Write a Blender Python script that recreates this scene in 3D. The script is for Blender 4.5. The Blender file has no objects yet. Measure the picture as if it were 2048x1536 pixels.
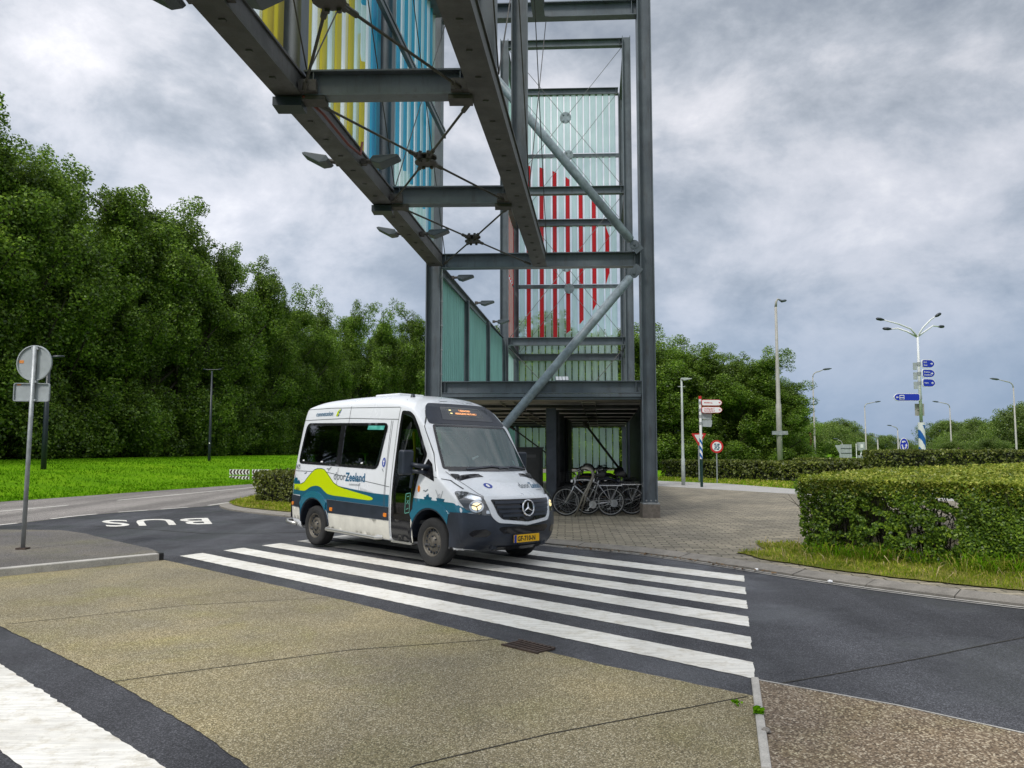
import bpy, bmesh, math, random
import numpy as np
from mathutils import Vector, Matrix
from mathutils.bvhtree import BVHTree
from mathutils.geometry import delaunay_2d_cdt
R = math.radians
random.seed(7)
scn = bpy.context.scene
COL = scn.collection

# ------------------------------------------------------------------ camera
CAM_F, CAM_H = 1540.0, 1.745            # focal length in photo pixels (2048 wide), eye height
PITCH = math.atan(125 / CAM_F)
cam_d = bpy.data.cameras.new('camera')
cam_d.sensor_width = 36.0
cam_d.lens = CAM_F / 2048 * 36.0
cam_d.clip_start = 0.05
cam_d.clip_end = 6000
cam = bpy.data.objects.new('camera', cam_d)
COL.objects.link(cam)
cam.location = (0, 0, CAM_H)
cam.rotation_euler = (R(90) + PITCH, 0, 0)
scn.camera = cam

# ------------------------------------------------------------------ world, sun, exposure
SUN_EL, SUN_AZ = R(52), R(215)          # azimuth clockwise from +Y
world = bpy.data.worlds.new('World')
scn.world = world
world.use_nodes = True
nt = world.node_tree
nt.nodes.clear()
def wn(t, **kw):
    n = nt.nodes.new(t)
    for k, v in kw.items():
        setattr(n, k, v)
    return n
def wl(a, b):
    nt.links.new(a, b)
out = wn('ShaderNodeOutputWorld')
bg_sky = wn('ShaderNodeBackground'); bg_cl = wn('ShaderNodeBackground')
sky = wn('ShaderNodeTexSky', sky_type='NISHITA', sun_disc=False)
sky.sun_elevation = SUN_EL; sky.sun_rotation = SUN_AZ
sky.air_density = 1.0; sky.dust_density = 1.5
wl(sky.outputs[0], bg_sky.inputs[0]); bg_sky.inputs[1].default_value = 0.1
tc = wn('ShaderNodeTexCoord')
sep = wn('ShaderNodeSeparateXYZ'); wl(tc.outputs['Generated'], sep.inputs[0])
zz = wn('ShaderNodeMath', operation='MAXIMUM'); wl(sep.outputs[2], zz.inputs[0]); zz.inputs[1].default_value = 0.0
za = wn('ShaderNodeMath', operation='ADD'); wl(zz.outputs[0], za.inputs[0]); za.inputs[1].default_value = 0.42
dx = wn('ShaderNodeMath', operation='DIVIDE'); wl(sep.outputs[0], dx.inputs[0]); wl(za.outputs[0], dx.inputs[1])
dy = wn('ShaderNodeMath', operation='DIVIDE'); wl(sep.outputs[1], dy.inputs[0]); wl(za.outputs[0], dy.inputs[1])
cmb = wn('ShaderNodeCombineXYZ'); wl(dx.outputs[0], cmb.inputs[0]); wl(dy.outputs[0], cmb.inputs[1])
sq = wn('ShaderNodeVectorMath', operation='MULTIPLY'); wl(tc.outputs['Generated'], sq.inputs[0]); sq.inputs[1].default_value = (1.0, 1.0, 1.55)
def noise(scale, detail, rough, off, dist=0.0, src=None):
    mp = wn('ShaderNodeMapping'); wl(src or cmb.outputs[0], mp.inputs[0]); mp.inputs['Location'].default_value = off
    n = wn('ShaderNodeTexNoise'); wl(mp.outputs[0], n.inputs['Vector'])
    n.inputs['Scale'].default_value = scale; n.inputs['Detail'].default_value = detail
    n.inputs['Roughness'].default_value = rough; n.inputs['Distortion'].default_value = dist
    return n.outputs[0]
def ramp(src, stops):
    r = wn('ShaderNodeValToRGB'); wl(src, r.inputs[0])
    e = r.color_ramp.elements
    while len(e) < len(stops): e.new(0.5)
    for q, (p, c) in zip(e, stops):
        q.position = p; q.color = (c[0], c[1], c[2], 1)
    return r.outputs[0]
def S(r, g, b):
    f = lambda c: ((c / 255 + 0.055) / 1.055) ** 2.4 if c > 10 else c / 255 / 12.92
    return (f(r), f(g), f(b))
n_big = noise(1.6, 7, 0.52, (2.2, 6.4, 0.3), 0.15, sq.outputs[0])
n_det = noise(5.0, 9, 0.62, (9.3, 2.2, 0.4), 0.15, sq.outputs[0])
mixn = wn('ShaderNodeMixRGB'); mixn.inputs[0].default_value = 0.42
wl(n_big, mixn.inputs[1]); wl(n_det, mixn.inputs[2])
cl = ramp(mixn.outputs[0], [(0.385, S(140, 149, 163)), (0.435, S(163, 171, 182)), (0.475, S(186, 192, 202)),
                            (0.51, S(208, 211, 219)), (0.55, S(224, 225, 232)), (0.60, S(248, 247, 250))])
# low over the horizon the cloud thins into blue-grey air
el = ramp(sep.outputs[2], [(0.0, (0.85,) * 3), (0.06, (0.75,) * 3), (0.2, (0.25,) * 3), (0.4, (0.0,) * 3)])
hz = wn('ShaderNodeMixRGB'); wl(el, hz.inputs[0]); wl(cl, hz.inputs[1])
hz.inputs[2].default_value = (*S(140, 164, 196), 1)
# the bank on the left is brighter than the one on the right
lr = wn('ShaderNodeMath', operation='MULTIPLY_ADD'); wl(sep.outputs[0], lr.inputs[0])
lr.inputs[1].default_value = -0.19; lr.inputs[2].default_value = 1.0
zen = wn('ShaderNodeMapRange'); wl(sep.outputs[2], zen.inputs[0])     # an overcast sky is brightest overhead
zen.inputs[1].default_value = 0.50; zen.inputs[2].default_value = 1.0; zen.inputs[3].default_value = 1.0; zen.inputs[4].default_value = 2.3
st = wn('ShaderNodeMath', operation='MULTIPLY'); wl(lr.outputs[0], st.inputs[0]); wl(zen.outputs[0], st.inputs[1])
wl(hz.outputs[0], bg_cl.inputs[0]); wl(st.outputs[0], bg_cl.inputs[1])
mx = wn('ShaderNodeMixShader'); mx.inputs[0].default_value = 0.93
wl(bg_sky.outputs[0], mx.inputs[1]); wl(bg_cl.outputs[0], mx.inputs[2]); wl(mx.outputs[0], out.inputs[0])

sun_d = bpy.data.lights.new('sun', 'SUN')
sun_d.energy = 2.1; sun_d.angle = R(11); sun_d.color = (1.0, 0.965, 0.9)
sun = bpy.data.objects.new('sun', sun_d); COL.objects.link(sun)
sdir = Vector((math.sin(SUN_AZ) * math.cos(SUN_EL), math.cos(SUN_AZ) * math.cos(SUN_EL), math.sin(SUN_EL)))
sun.rotation_euler = sdir.to_track_quat('Z', 'Y').to_euler()
scn.view_settings.view_transform = 'Standard'
scn.view_settings.look = 'None'
scn.view_settings.exposure = 0.22
scn.view_settings.gamma = 1.0
scn.cycles.max_bounces = 6
scn.cycles.transparent_max_bounces = 12
scn.cycles.use_denoising = True

# ------------------------------------------------------------------ projection helper (photo pixel -> point)
def ray(u, v):
    a = (u - 1024) / CAM_F; b = (768 - v) / CAM_F
    return Vector((a, math.cos(PITCH) - b * math.sin(PITCH), math.sin(PITCH) + b * math.cos(PITCH)))
def G(u, v, z=0.0):
    d = ray(u, v); t = (z - CAM_H) / d.z
    return Vector((d.x * t, d.y * t, z))
def aty(u, v, Y):
    d = ray(u, v); t = Y / d.y
    return Vector((d.x * t, Y, CAM_H + d.z * t))

# ------------------------------------------------------------------ object helpers
def tag(o, label=None, cat=None, group=None, kind=None):
    if label: o['label'] = label
    if cat: o['category'] = cat
    if group: o['group'] = group
    if kind: o['kind'] = kind
    return o
def thing(name, label, cat, loc=(0, 0, 0), rot=(0, 0, 0), group=None):
    o = bpy.data.objects.new(name, None)
    o.empty_display_size = 0.2
    COL.objects.link(o); o.location = loc; o.rotation_euler = rot
    return tag(o, label, cat, group)
def copy_tree(o, parent=None):
    c = o.copy(); COL.objects.link(c); c.parent = parent
    for ch in [x for x in o.children]:
        copy_tree(ch, c)
    return c
class MB:
    """collects faces, then links them as one mesh object"""
    def __init__(s): s.v = []; s.f = []; s.m = []; s.mi = 0
    def add(s, vs, fs, mi=None):
        n = len(s.v); s.v += [tuple(p) for p in vs]
        s.f += [tuple(i + n for i in f) for f in fs]
        s.m += [s.mi if mi is None else mi] * len(fs)
        return s
    def obox(s, c, ax, ay, az, mi=None):
        c = Vector(c); P = [c + ax * i + ay * j + az * k for k in (-1, 1) for j in (-1, 1) for i in (-1, 1)]
        return s.add(P, [(0, 2, 3, 1), (4, 5, 7, 6), (0, 1, 5, 4), (2, 6, 7, 3), (0, 4, 6, 2), (1, 3, 7, 5)], mi)
    def box(s, c, sx, sy, sz, mi=None):
        return s.obox(c, Vector((sx / 2, 0, 0)), Vector((0, sy / 2, 0)), Vector((0, 0, sz / 2)), mi)
    def bar(s, a, b, w, h, up=(0, 0, 1), mi=None):
        a, b = Vector(a), Vector(b); d = b - a; L = d.length; d.normalize()
        sx = d.cross(Vector(up)); sx.normalize(); uz = sx.cross(d)
        return s.obox((a + b) / 2, d * L / 2, sx * w / 2, uz * h / 2, mi)
    def ibeam(s, a, b, w, h, t=0.022, up=(0, 0, 1), mi=None):
        """I section: flanges of width w lie across `up`, h apart"""
        a, b = Vector(a), Vector(b); d = (b - a).normalized()
        sx = d.cross(Vector(up)).normalized(); uz = sx.cross(d)
        o = uz * (h / 2 - t / 2)
        s.bar(a + o, b + o, w, t, up, mi); s.bar(a - o, b - o, w, t, up, mi)
        s.bar(a, b, t * 0.8, h - 2 * t, up, mi)
        return s
    def tube(s, pts, r, n=8, mi=None, cap=True):
        pts = [Vector(p) for p in pts]; rs = r if isinstance(r, (list, tuple)) else [r] * len(pts)
        vs = []; fs = []; ref = None
        for i, p in enumerate(pts):
            d = (pts[min(i + 1, len(pts) - 1)] - pts[max(i - 1, 0)]).normalized()
            if ref is None:
                ref = d.cross(Vector((0, 0, 1)))
                if ref.length < 0.1: ref = d.cross(Vector((1, 0, 0)))
            x = (ref - d * ref.dot(d)).normalized(); y = d.cross(x); ref = x
            vs += [p + (x * math.cos(2 * math.pi * k / n) + y * math.sin(2 * math.pi * k / n)) * rs[i] for k in range(n)]
        for i in range(len(pts) - 1):
            for k in range(n):
                fs.append((i * n + k, i * n + (k + 1) % n, (i + 1) * n + (k + 1) % n, (i + 1) * n + k))
        if cap:
            fs.append(tuple(range(n))[::-1]); fs.append(tuple((len(pts) - 1) * n + k for k in range(n)))
        return s.add(vs, fs, mi)
    def cyl(s, a, b, r, n=16, mi=None): return s.tube([a, b], r, n, mi)
    def ring(s, c, nrm, R0, r, n=28, k=8, mi=None, sc=(1, 1)):
        c = Vector(c); nrm = Vector(nrm).normalized(); x = nrm.orthogonal().normalized(); y = nrm.cross(x)
        vs = []; fs = []
        for i in range(n):
            a = 2 * math.pi * i / n; rad = x * math.cos(a) + y * math.sin(a)
            for j in range(k):
                b = 2 * math.pi * j / k
                vs.append(c + rad * (R0 + r * sc[0] * math.cos(b)) + nrm * r * sc[1] * math.sin(b))
        for i in range(n):
            for j in range(k):
                fs.append((i * k + j, ((i + 1) % n) * k + j, ((i + 1) % n) * k + (j + 1) % k, i * k + (j + 1) % k))
        return s.add(vs, fs, mi)
    def prism(s, poly, mapf, t, mi=None):
        """closed polygon (2D) mapped by mapf(p, depth), extruded by t"""
        n = len(poly)
        A = [mapf(p, 0) for p in poly]; B = [mapf(p, t) for p in poly]
        return s.add(A + B, [tuple(range(n))[::-1], tuple(range(n, 2 * n))] + [(i, (i + 1) % n, n + (i + 1) % n, n + i) for i in range(n)], mi)
    def lathe(s, prof, c, axis, n=24, mi=None):
        c = Vector(c); axis = Vector(axis).normalized(); x = axis.orthogonal().normalized(); y = axis.cross(x)
        vs = []; fs = []
        for (r, h) in prof:
            for k in range(n):
                a = 2 * math.pi * k / n
                vs.append(c + axis * h + (x * math.cos(a) + y * math.sin(a)) * r)
        for i in range(len(prof) - 1):
            for k in range(n):
                fs.append((i * n + k, i * n + (k + 1) % n, (i + 1) * n + (k + 1) % n, (i + 1) * n + k))
        return s.add(vs, fs, mi)
    def build(s, name, mats, parent=None, smooth=False, recalc=True, bevel=0.0):
        me = bpy.data.meshes.new(name); me.from_pydata(s.v, [], s.f)
        if not isinstance(mats, (list, tuple)): mats = [mats]
        for m in mats: me.materials.append(m)
        if any(s.m): me.polygons.foreach_set('material_index', s.m)
        if recalc:
            bm = bmesh.new(); bm.from_mesh(me); bmesh.ops.recalc_face_normals(bm, faces=bm.faces); bm.to_mesh(me); bm.free()
        if smooth: me.shade_smooth()
        o = bpy.data.objects.new(name, me); COL.objects.link(o); o.parent = parent
        if bevel:
            b = o.modifiers.new('bevel', 'BEVEL'); b.width = bevel; b.segments = 2; b.limit_method = 'ANGLE'
        return o
def quads_obj(name, V, mat, parent=None, nv=4, smooth=False):
    """V: (n*nv,3) array of polygons with nv corners each, one mesh"""
    n = len(V) // nv
    me = bpy.data.meshes.new(name)
    me.vertices.add(n * nv); me.vertices.foreach_set('co', V.astype(np.float32).ravel())
    me.loops.add(n * nv); me.loops.foreach_set('vertex_index', np.arange(n * nv, dtype=np.int32))
    me.polygons.add(n); me.polygons.foreach_set('loop_start', np.arange(0, n * nv, nv, dtype=np.int32))
    me.update(calc_edges=True)
    me.materials.append(mat)
    o = bpy.data.objects.new(name, me); COL.objects.link(o); o.parent = parent
    return o

# ------------------------------------------------------------------ materials
def mat(name, col, rough=0.5, metal=0.0, var=0.0, vscale=3.0, bump=0.0, bscale=40.0, col2=None, spec=0.5, coat=0.0, grime=None):
    m = bpy.data.materials.new(name); m.use_nodes = True; t = m.node_tree; b = t.nodes['Principled BSDF']
    b.inputs['Base Color'].default_value = (*col, 1); b.inputs['Roughness'].default_value = rough
    b.inputs['Metallic'].default_value = metal; b.inputs['Specular IOR Level'].default_value = spec
    b.inputs['Coat Weight'].default_value = coat; b.inputs['Coat Roughness'].default_value = 0.06
    tcn = t.nodes.new('ShaderNodeTexCoord')
    if var or col2:
        n = t.nodes.new('ShaderNodeTexNoise'); n.inputs['Scale'].default_value = vscale; n.inputs['Detail'].default_value = 7
        n.inputs['Roughness'].default_value = 0.62
        t.links.new(tcn.outputs['Object'], n.inputs['Vector'])
        r = t.nodes.new('ShaderNodeValToRGB'); t.links.new(n.outputs[0], r.inputs[0])
        e = r.color_ramp.elements; e[0].position = 0.36; e[1].position = 0.66
        c2 = col2 or tuple(c * (1 + var) for c in col); c1 = col if col2 else tuple(c * (1 - var) for c in col)
        e[0].color = (*c1, 1); e[1].color = (*c2, 1)
        colout = r.outputs[0]
        if grime:
            mp = t.nodes.new('ShaderNodeMapping'); mp.inputs['Scale'].default_value = (5, 5, 0.9); t.links.new(tcn.outputs['Object'], mp.inputs[0])
            g = t.nodes.new('ShaderNodeTexNoise'); g.inputs['Scale'].default_value = 1.6; g.inputs['Detail'].default_value = 9; g.inputs['Roughness'].default_value = 0.7
            t.links.new(mp.outputs[0], g.inputs['Vector']); gr = t.nodes.new('ShaderNodeMapRange'); t.links.new(g.outputs[0], gr.inputs[0])
            gr.inputs[1].default_value = 0.52; gr.inputs[2].default_value = 0.72; gr.inputs[4].default_value = grime[1]
            gm = t.nodes.new('ShaderNodeMixRGB'); t.links.new(gr.outputs[0], gm.inputs[0]); t.links.new(colout, gm.inputs[1]); gm.inputs[2].default_value = (*grime[0], 1); colout = gm.outputs[0]
        t.links.new(colout, b.inputs['Base Color'])
        rr = t.nodes.new('ShaderNodeMapRange'); t.links.new(n.outputs[0], rr.inputs[0])
        rr.inputs[3].default_value = max(0.03, rough - 0.1); rr.inputs[4].default_value = min(1, rough + 0.12)
        t.links.new(rr.outputs[0], b.inputs['Roughness'])
    if bump:
        n2 = t.nodes.new('ShaderNodeTexNoise'); n2.inputs['Scale'].default_value = bscale; n2.inputs['Detail'].default_value = 4
        t.links.new(tcn.outputs['Object'], n2.inputs['Vector'])
        bp = t.nodes.new('ShaderNodeBump'); bp.inputs['Strength'].default_value = bump; bp.inputs['Distance'].default_value = 0.01
        t.links.new(n2.outputs[0], bp.inputs['Height']); t.links.new(bp.outputs[0], b.inputs['Normal'])
    return m
def emis(name, col, st):
    m = mat(name, col, 0.4); b = m.node_tree.nodes['Principled BSDF']
    b.inputs['Emission Color'].default_value = (*col, 1); b.inputs['Emission Strength'].default_value = st
    return m
def glass(name, tint, gloss=0.08, rough=0.02, diff=None, dfac=0.0):
    m = bpy.data.materials.new(name); m.use_nodes = True; t = m.node_tree; t.nodes.clear()
    o = t.nodes.new('ShaderNodeOutputMaterial'); tr = t.nodes.new('ShaderNodeBsdfTransparent'); gl = t.nodes.new('ShaderNodeBsdfGlossy')
    tr.inputs[0].default_value = (*tint, 1); gl.inputs['Roughness'].default_value = rough; gl.inputs[0].default_value = (1, 1, 1, 1)
    f = t.nodes.new('ShaderNodeFresnel'); f.inputs[0].default_value = 1.5
    a = t.nodes.new('ShaderNodeMath'); a.operation = 'MULTIPLY_ADD'; t.links.new(f.outputs[0], a.inputs[0]); a.inputs[1].default_value = 0.9; a.inputs[2].default_value = gloss
    mxx = t.nodes.new('ShaderNodeMixShader'); t.links.new(a.outputs[0], mxx.inputs[0])
    base = tr.outputs[0]
    if diff:
        d = t.nodes.new('ShaderNodeBsdfDiffuse'); d.inputs[0].default_value = (*diff, 1)
        m2 = t.nodes.new('ShaderNodeMixShader'); m2.inputs[0].default_value = dfac
        t.links.new(tr.outputs[0], m2.inputs[1]); t.links.new(d.outputs[0], m2.inputs[2]); base = m2.outputs[0]
    t.links.new(base, mxx.inputs[1]); t.links.new(gl.outputs[0], mxx.inputs[2]); t.links.new(mxx.outputs[0], o.inputs[0])
    return m
def uglass(name, col, trans=0.35, tl=0.55):
    """milky profiled glass: part clear, part light-scattering"""
    m = bpy.data.materials.new(name); m.use_nodes = True; t = m.node_tree; t.nodes.clear()
    o = t.nodes.new('ShaderNodeOutputMaterial'); tr = t.nodes.new('ShaderNodeBsdfTransparent'); tr.inputs[0].default_value = (*[min(1, c * 1.15) for c in col], 1)
    di = t.nodes.new('ShaderNodeBsdfDiffuse'); tb = t.nodes.new('ShaderNodeBsdfTranslucent'); gl = t.nodes.new('ShaderNodeBsdfGlossy'); gl.inputs['Roughness'].default_value = 0.25
    tcn = t.nodes.new('ShaderNodeTexCoord'); mp = t.nodes.new('ShaderNodeMapping'); mp.inputs['Scale'].default_value = (3, 3, 0.5)
    n = t.nodes.new('ShaderNodeTexNoise'); n.inputs['Scale'].default_value = 1.5; n.inputs['Detail'].default_value = 6
    t.links.new(tcn.outputs['Object'], mp.inputs[0]); t.links.new(mp.outputs[0], n.inputs['Vector'])
    r = t.nodes.new('ShaderNodeValToRGB'); t.links.new(n.outputs[0], r.inputs[0])
    r.color_ramp.elements[0].position = 0.35; r.color_ramp.elements[1].position = 0.7
    r.color_ramp.elements[0].color = (*[c * 0.8 for c in col], 1); r.color_ramp.elements[1].color = (*col, 1)
    for q in (di, tb): t.links.new(r.outputs[0], q.inputs[0])
    a = t.nodes.new('ShaderNodeMixShader'); a.inputs[0].default_value = tl; t.links.new(di.outputs[0], a.inputs[1]); t.links.new(tb.outputs[0], a.inputs[2])
    b = t.nodes.new('ShaderNodeMixShader'); b.inputs[0].default_value = trans; t.links.new(a.outputs[0], b.inputs[1]); t.links.new(tr.outputs[0], b.inputs[2])
    c = t.nodes.new('ShaderNodeMixShader'); c.inputs[0].default_value = 0.05; t.links.new(b.outputs[0], c.inputs[1]); t.links.new(gl.outputs[0], c.inputs[2])
    t.links.new(c.outputs[0], o.inputs[0])
    return m
def leafmat(name, c1, c2, c3, trans=0.35, nscale=0.5, gloss=0.03):
    """leaves: colour differs from leaf to leaf and from bough to bough"""
    m = bpy.data.materials.new(name); m.use_nodes = True; t = m.node_tree; t.nodes.clear()
    o = t.nodes.new('ShaderNodeOutputMaterial')
    g = t.nodes.new('ShaderNodeNewGeometry'); r = t.nodes.new('ShaderNodeValToRGB'); t.links.new(g.outputs['Random Per Island'], r.inputs[0])
    e = r.color_ramp.elements; e.new(0.5); e[0].position = 0.1; e[1].position = 0.6; e[2].position = 0.97
    for q, c in zip(e, (c1, c2, c3)): q.color = (*c, 1)
    n = t.nodes.new('ShaderNodeTexNoise'); n.inputs['Scale'].default_value = nscale; n.inputs['Detail'].default_value = 3
    t.links.new(g.outputs['Position'], n.inputs['Vector'])
    mr = t.nodes.new('ShaderNodeMapRange'); t.links.new(n.outputs[0], mr.inputs[0]); mr.inputs[1].default_value = 0.3; mr.inputs[2].default_value = 0.7
    mr.inputs[3].default_value = 0.6; mr.inputs[4].default_value = 1.35
    vm = t.nodes.new('ShaderNodeVectorMath'); vm.operation = 'SCALE'; t.links.new(r.outputs[0], vm.inputs[0]); t.links.new(mr.outputs[0], vm.inputs['Scale'])
    d = t.nodes.new('ShaderNodeBsdfDiffuse'); tb = t.nodes.new('ShaderNodeBsdfTranslucent'); gl = t.nodes.new('ShaderNodeBsdfGlossy'); gl.inputs['Roughness'].default_value = 0.45
    t.links.new(vm.outputs[0], d.inputs[0]); t.links.new(vm.outputs[0], tb.inputs[0])
    a = t.nodes.new('ShaderNodeMixShader'); a.inputs[0].default_value = trans; t.links.new(d.outputs[0], a.inputs[1]); t.links.new(tb.outputs[0], a.inputs[2])
    b = t.nodes.new('ShaderNodeMixShader'); b.inputs[0].default_value = gloss; t.links.new(a.outputs[0], b.inputs[1]); t.links.new(gl.outputs[0], b.inputs[2])
    t.links.new(b.outputs[0], o.inputs[0])
    return m

class NT:
    """small node helper for the ground materials"""
    def __init__(s, name):
        s.m = bpy.data.materials.new(name); s.m.use_nodes = True; s.t = s.m.node_tree; s.b = s.t.nodes['Principled BSDF']
        s.pos = s.n('ShaderNodeNewGeometry').outputs['Position']
    def n(s, t, **kw):
        q = s.t.nodes.new(t)
        for k, v in kw.items(): setattr(q, k, v)
        return q
    def l(s, a, b): s.t.links.new(a, b)
    def noise(s, sc, det=5, rough=0.6, scale3=None, dist=0.0, rot=None):
        v = s.pos
        if scale3 or rot:
            mp = s.n('ShaderNodeMapping'); mp.inputs['Scale'].default_value = scale3 or (1, 1, 1); mp.inputs['Rotation'].default_value = rot or (0, 0, 0)
            s.l(v, mp.inputs[0]); v = mp.outputs[0]
        q = s.n('ShaderNodeTexNoise'); q.inputs['Scale'].default_value = sc; q.inputs['Detail'].default_value = det; q.inputs['Roughness'].default_value = rough
        q.inputs['Distortion'].default_value = dist
        s.l(v, q.inputs['Vector']); return q.outputs[0]
    def ramp(s, src, stops, interp='LINEAR'):
        r = s.n('ShaderNodeValToRGB'); s.l(src, r.inputs[0]); r.color_ramp.interpolation = interp
        e = r.color_ramp.elements
        while len(e) < len(stops): e.new(0.5)
        for q, (p, c) in zip(e, stops):
            q.position = p; q.color = (*c, 1) if isinstance(c, tuple) else (c, c, c, 1)
        return r.outputs[0]
    def mix(s, f, a, b, mode='MIX'):
        q = s.n('ShaderNodeMixRGB', blend_type=mode)
        for i, x in enumerate((f, a, b)):
            if hasattr(x, 'links'): s.l(x, q.inputs[i])
            elif isinstance(x, tuple): q.inputs[i].default_value = (*x, 1)
            else: q.inputs[i].default_value = x if i == 0 else (x, x, x, 1)
        return q.outputs[0]
    def vor(s, sc, feature='F1', out='Distance', rand=1.0):
        q = s.n('ShaderNodeTexVoronoi', feature=feature); q.inputs['Scale'].default_value = sc; q.inputs['Randomness'].default_value = rand
        s.l(s.pos, q.inputs['Vector']); return q.outputs[out]
    def bump(s, h, st, dist=0.01):
        b = s.n('ShaderNodeBump'); b.inputs['Strength'].default_value = st; b.inputs['Distance'].default_value = dist
        s.l(h, b.inputs['Height']); s.l(b.outputs[0], s.b.inputs['Normal'])
    def fin(s, col, rough=0.85):
        if s.b.inputs['Specular IOR Level'].default_value > 0.4: s.b.inputs['Specular IOR Level'].default_value = 0.28
        s.l(col, s.b.inputs['Base Color'])
        if hasattr(rough, 'links'): s.l(rough, s.b.inputs['Roughness'])
        else: s.b.inputs['Roughness'].default_value = rough
        return s.m

def m_asphalt(name, c, wear=0.3, damp=True):
    k = NT(name)
    grain = k.ramp(k.vor(130, out='Color'), [(0.1, tuple(x * 0.5 for x in c)), (0.6, c), (0.9, tuple(x * 2.3 for x in c))])
    big = k.ramp(k.noise(0.45, 6, 0.6, (1, 1, 1)), [(0.3, 1 - wear), (0.7, 1 + wear)])
    col = k.mix(1.0, grain, big, 'MULTIPLY')
    # tyre tracks worn along the driving line
    tr = k.ramp(k.noise(1.0, 3, 0.5, (1.1, 0.08, 1), rot=(0, 0, R(-45))), [(0.42, 0.92), (0.6, 1.35)])
    col = k.mix(1.0, col, tr, 'MULTIPLY')
    fl = k.ramp(k.vor(7, out='Distance'), [(0.02, (0.5, 0.48, 0.45)), (0.028, (0, 0, 0))])
    col = k.mix(0.45, col, fl, 'ADD')
    k.bump(k.vor(110), 0.5, 0.006)
    ro = k.ramp(k.noise(0.6, 4, 0.5), [(0.42, 0.36 if damp else 0.8), (0.56, 0.82)])
    return k.fin(col, ro)
def m_aggregate(name, c1, c2, c3, gs=75):
    k = NT(name)
    g = k.ramp(k.vor(gs, out='Color'), [(0.08, tuple(x * 0.45 for x in c1)), (0.4, c1), (0.65, c2), (0.9, c3)])
    gap = k.ramp(k.vor(gs), [(0.45, 1.0), (0.8, 0.6)])
    col = k.mix(1.0, g, gap, 'MULTIPLY')
    big = k.ramp(k.noise(0.5, 6, 0.6), [(0.3, (0.72, 0.72, 0.75)), (0.52, (1, 1, 0.97)), (0.72, (1.28, 1.22, 1.05))])
    col = k.mix(1.0, col, big, 'MULTIPLY')
    moss = k.ramp(k.noise(0.9, 5, 0.6, (1, 1, 1), dist=0.3), [(0.5, 0.0), (0.68, 0.4)])
    col = k.mix(moss, col, k.mix(1.0, col, (0.98, 1.04, 0.55), 'MULTIPLY'))
    wash = k.ramp(k.noise(0.33, 4, 0.55, (1, 1, 1), dist=0.5), [(0.46, 0.0), (0.62, 0.55)])
    col = k.mix(wash, col, k.mix(1.0, col, (0.92, 0.95, 1.12), 'MULTIPLY'))
    oil = k.ramp(k.noise(1.7, 6, 0.7), [(0.24, (0.6, 0.6, 0.6)), (0.38, (1, 1, 1))])
    col = k.mix(0.8, col, oil, 'MULTIPLY')
    k.bump(k.vor(gs), -0.7, 0.008)
    return k.fin(col, 0.8)
def m_marking(name):
    k = NT(name)
    base = k.ramp(k.noise(1.2, 6, 0.65), [(0.3, (0.62, 0.60, 0.54)), (0.7, (0.83, 0.815, 0.76))])
    sc = k.ramp(k.noise(3.0, 5, 0.7, (1, 9, 1), rot=(0, 0, R(-72))), [(0.42, 0.84), (0.58, 1.0)])
    col = k.mix(1.0, base, sc, 'MULTIPLY')
    chip = k.ramp(k.noise(45, 4, 0.7), [(0.27, (0.08, 0.08, 0.08)), (0.31, (1, 1, 1))])
    col = k.mix(1.0, col, chip, 'MULTIPLY')
    dirt = k.ramp(k.noise(7, 6, 0.75), [(0.36, (0.72, 0.68, 0.6)), (0.5, (1, 1, 1))])
    col = k.mix(0.7, col, dirt, 'MULTIPLY')
    k.bump(k.vor(110), 0.25, 0.004)
    return k.fin(col, 0.7)
def m_bricks(name):
    k = NT(name)
    mp = k.n('ShaderNodeMapping'); mp.inputs['Rotation'].default_value = (0, 0, R(4)); k.l(k.pos, mp.inputs[0])
    # wavy joints: shift the coordinate a little
    nz = k.n('ShaderNodeTexNoise'); nz.inputs['Scale'].default_value = 6.0; k.l(k.pos, nz.inputs['Vector'])
    va = k.n('ShaderNodeVectorMath', operation='MULTIPLY_ADD'); k.l(nz.outputs['Color'], va.inputs[0]); va.inputs[1].default_value = (0.05, 0.05, 0); k.l(mp.outputs[0], va.inputs[2])
    br = k.n('ShaderNodeTexBrick'); k.l(va.outputs[0], br.inputs['Vector'])
    br.inputs['Scale'].default_value = 1.0; br.inputs['Brick Width'].default_value = 0.30; br.inputs['Row Height'].default_value = 0.15
    br.inputs['Mortar Size'].default_value = 0.012; br.inputs['Bias'].default_value = -0.1
    br.inputs['Color1'].default_value = (0.20, 0.18, 0.14, 1); br.inputs['Color2'].default_value = (0.33, 0.295, 0.23, 1); br.inputs['Mortar'].default_value = (0.075, 0.07, 0.05, 1)
    big = k.ramp(k.noise(0.5, 6, 0.6), [(0.3, (0.75, 0.75, 0.75)), (0.7, (1.2, 1.17, 1.1))])
    col = k.mix(1.0, br.outputs[0], big, 'MULTIPLY')
    sp = k.ramp(k.noise(26, 3, 0.6), [(0.3, (0.75, 0.75, 0.75)), (0.7, (1.2, 1.2, 1.2))])
    col = k.mix(0.8, col, sp, 'MULTIPLY')
    k.bump(br.outputs[1], -0.6, 0.012)
    return k.fin(col, 0.8)
def m_concrete(name, c, sc=5, stain=0.3):
    k = NT(name)
    a = k.ramp(k.noise(sc, 8, 0.7), [(0.3, tuple(x * (1 - stain) for x in c)), (0.68, tuple(x * 1.12 for x in c))])
    b = k.ramp(k.noise(sc * 16, 3, 0.7), [(0.3, (0.75, 0.75, 0.75)), (0.7, (1.15, 1.15, 1.15))])
    k.bump(k.noise(90, 3, 0.6), 0.35, 0.006)
    return k.fin(k.mix(1.0, a, b, 'MULTIPLY'), 0.85)
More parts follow.
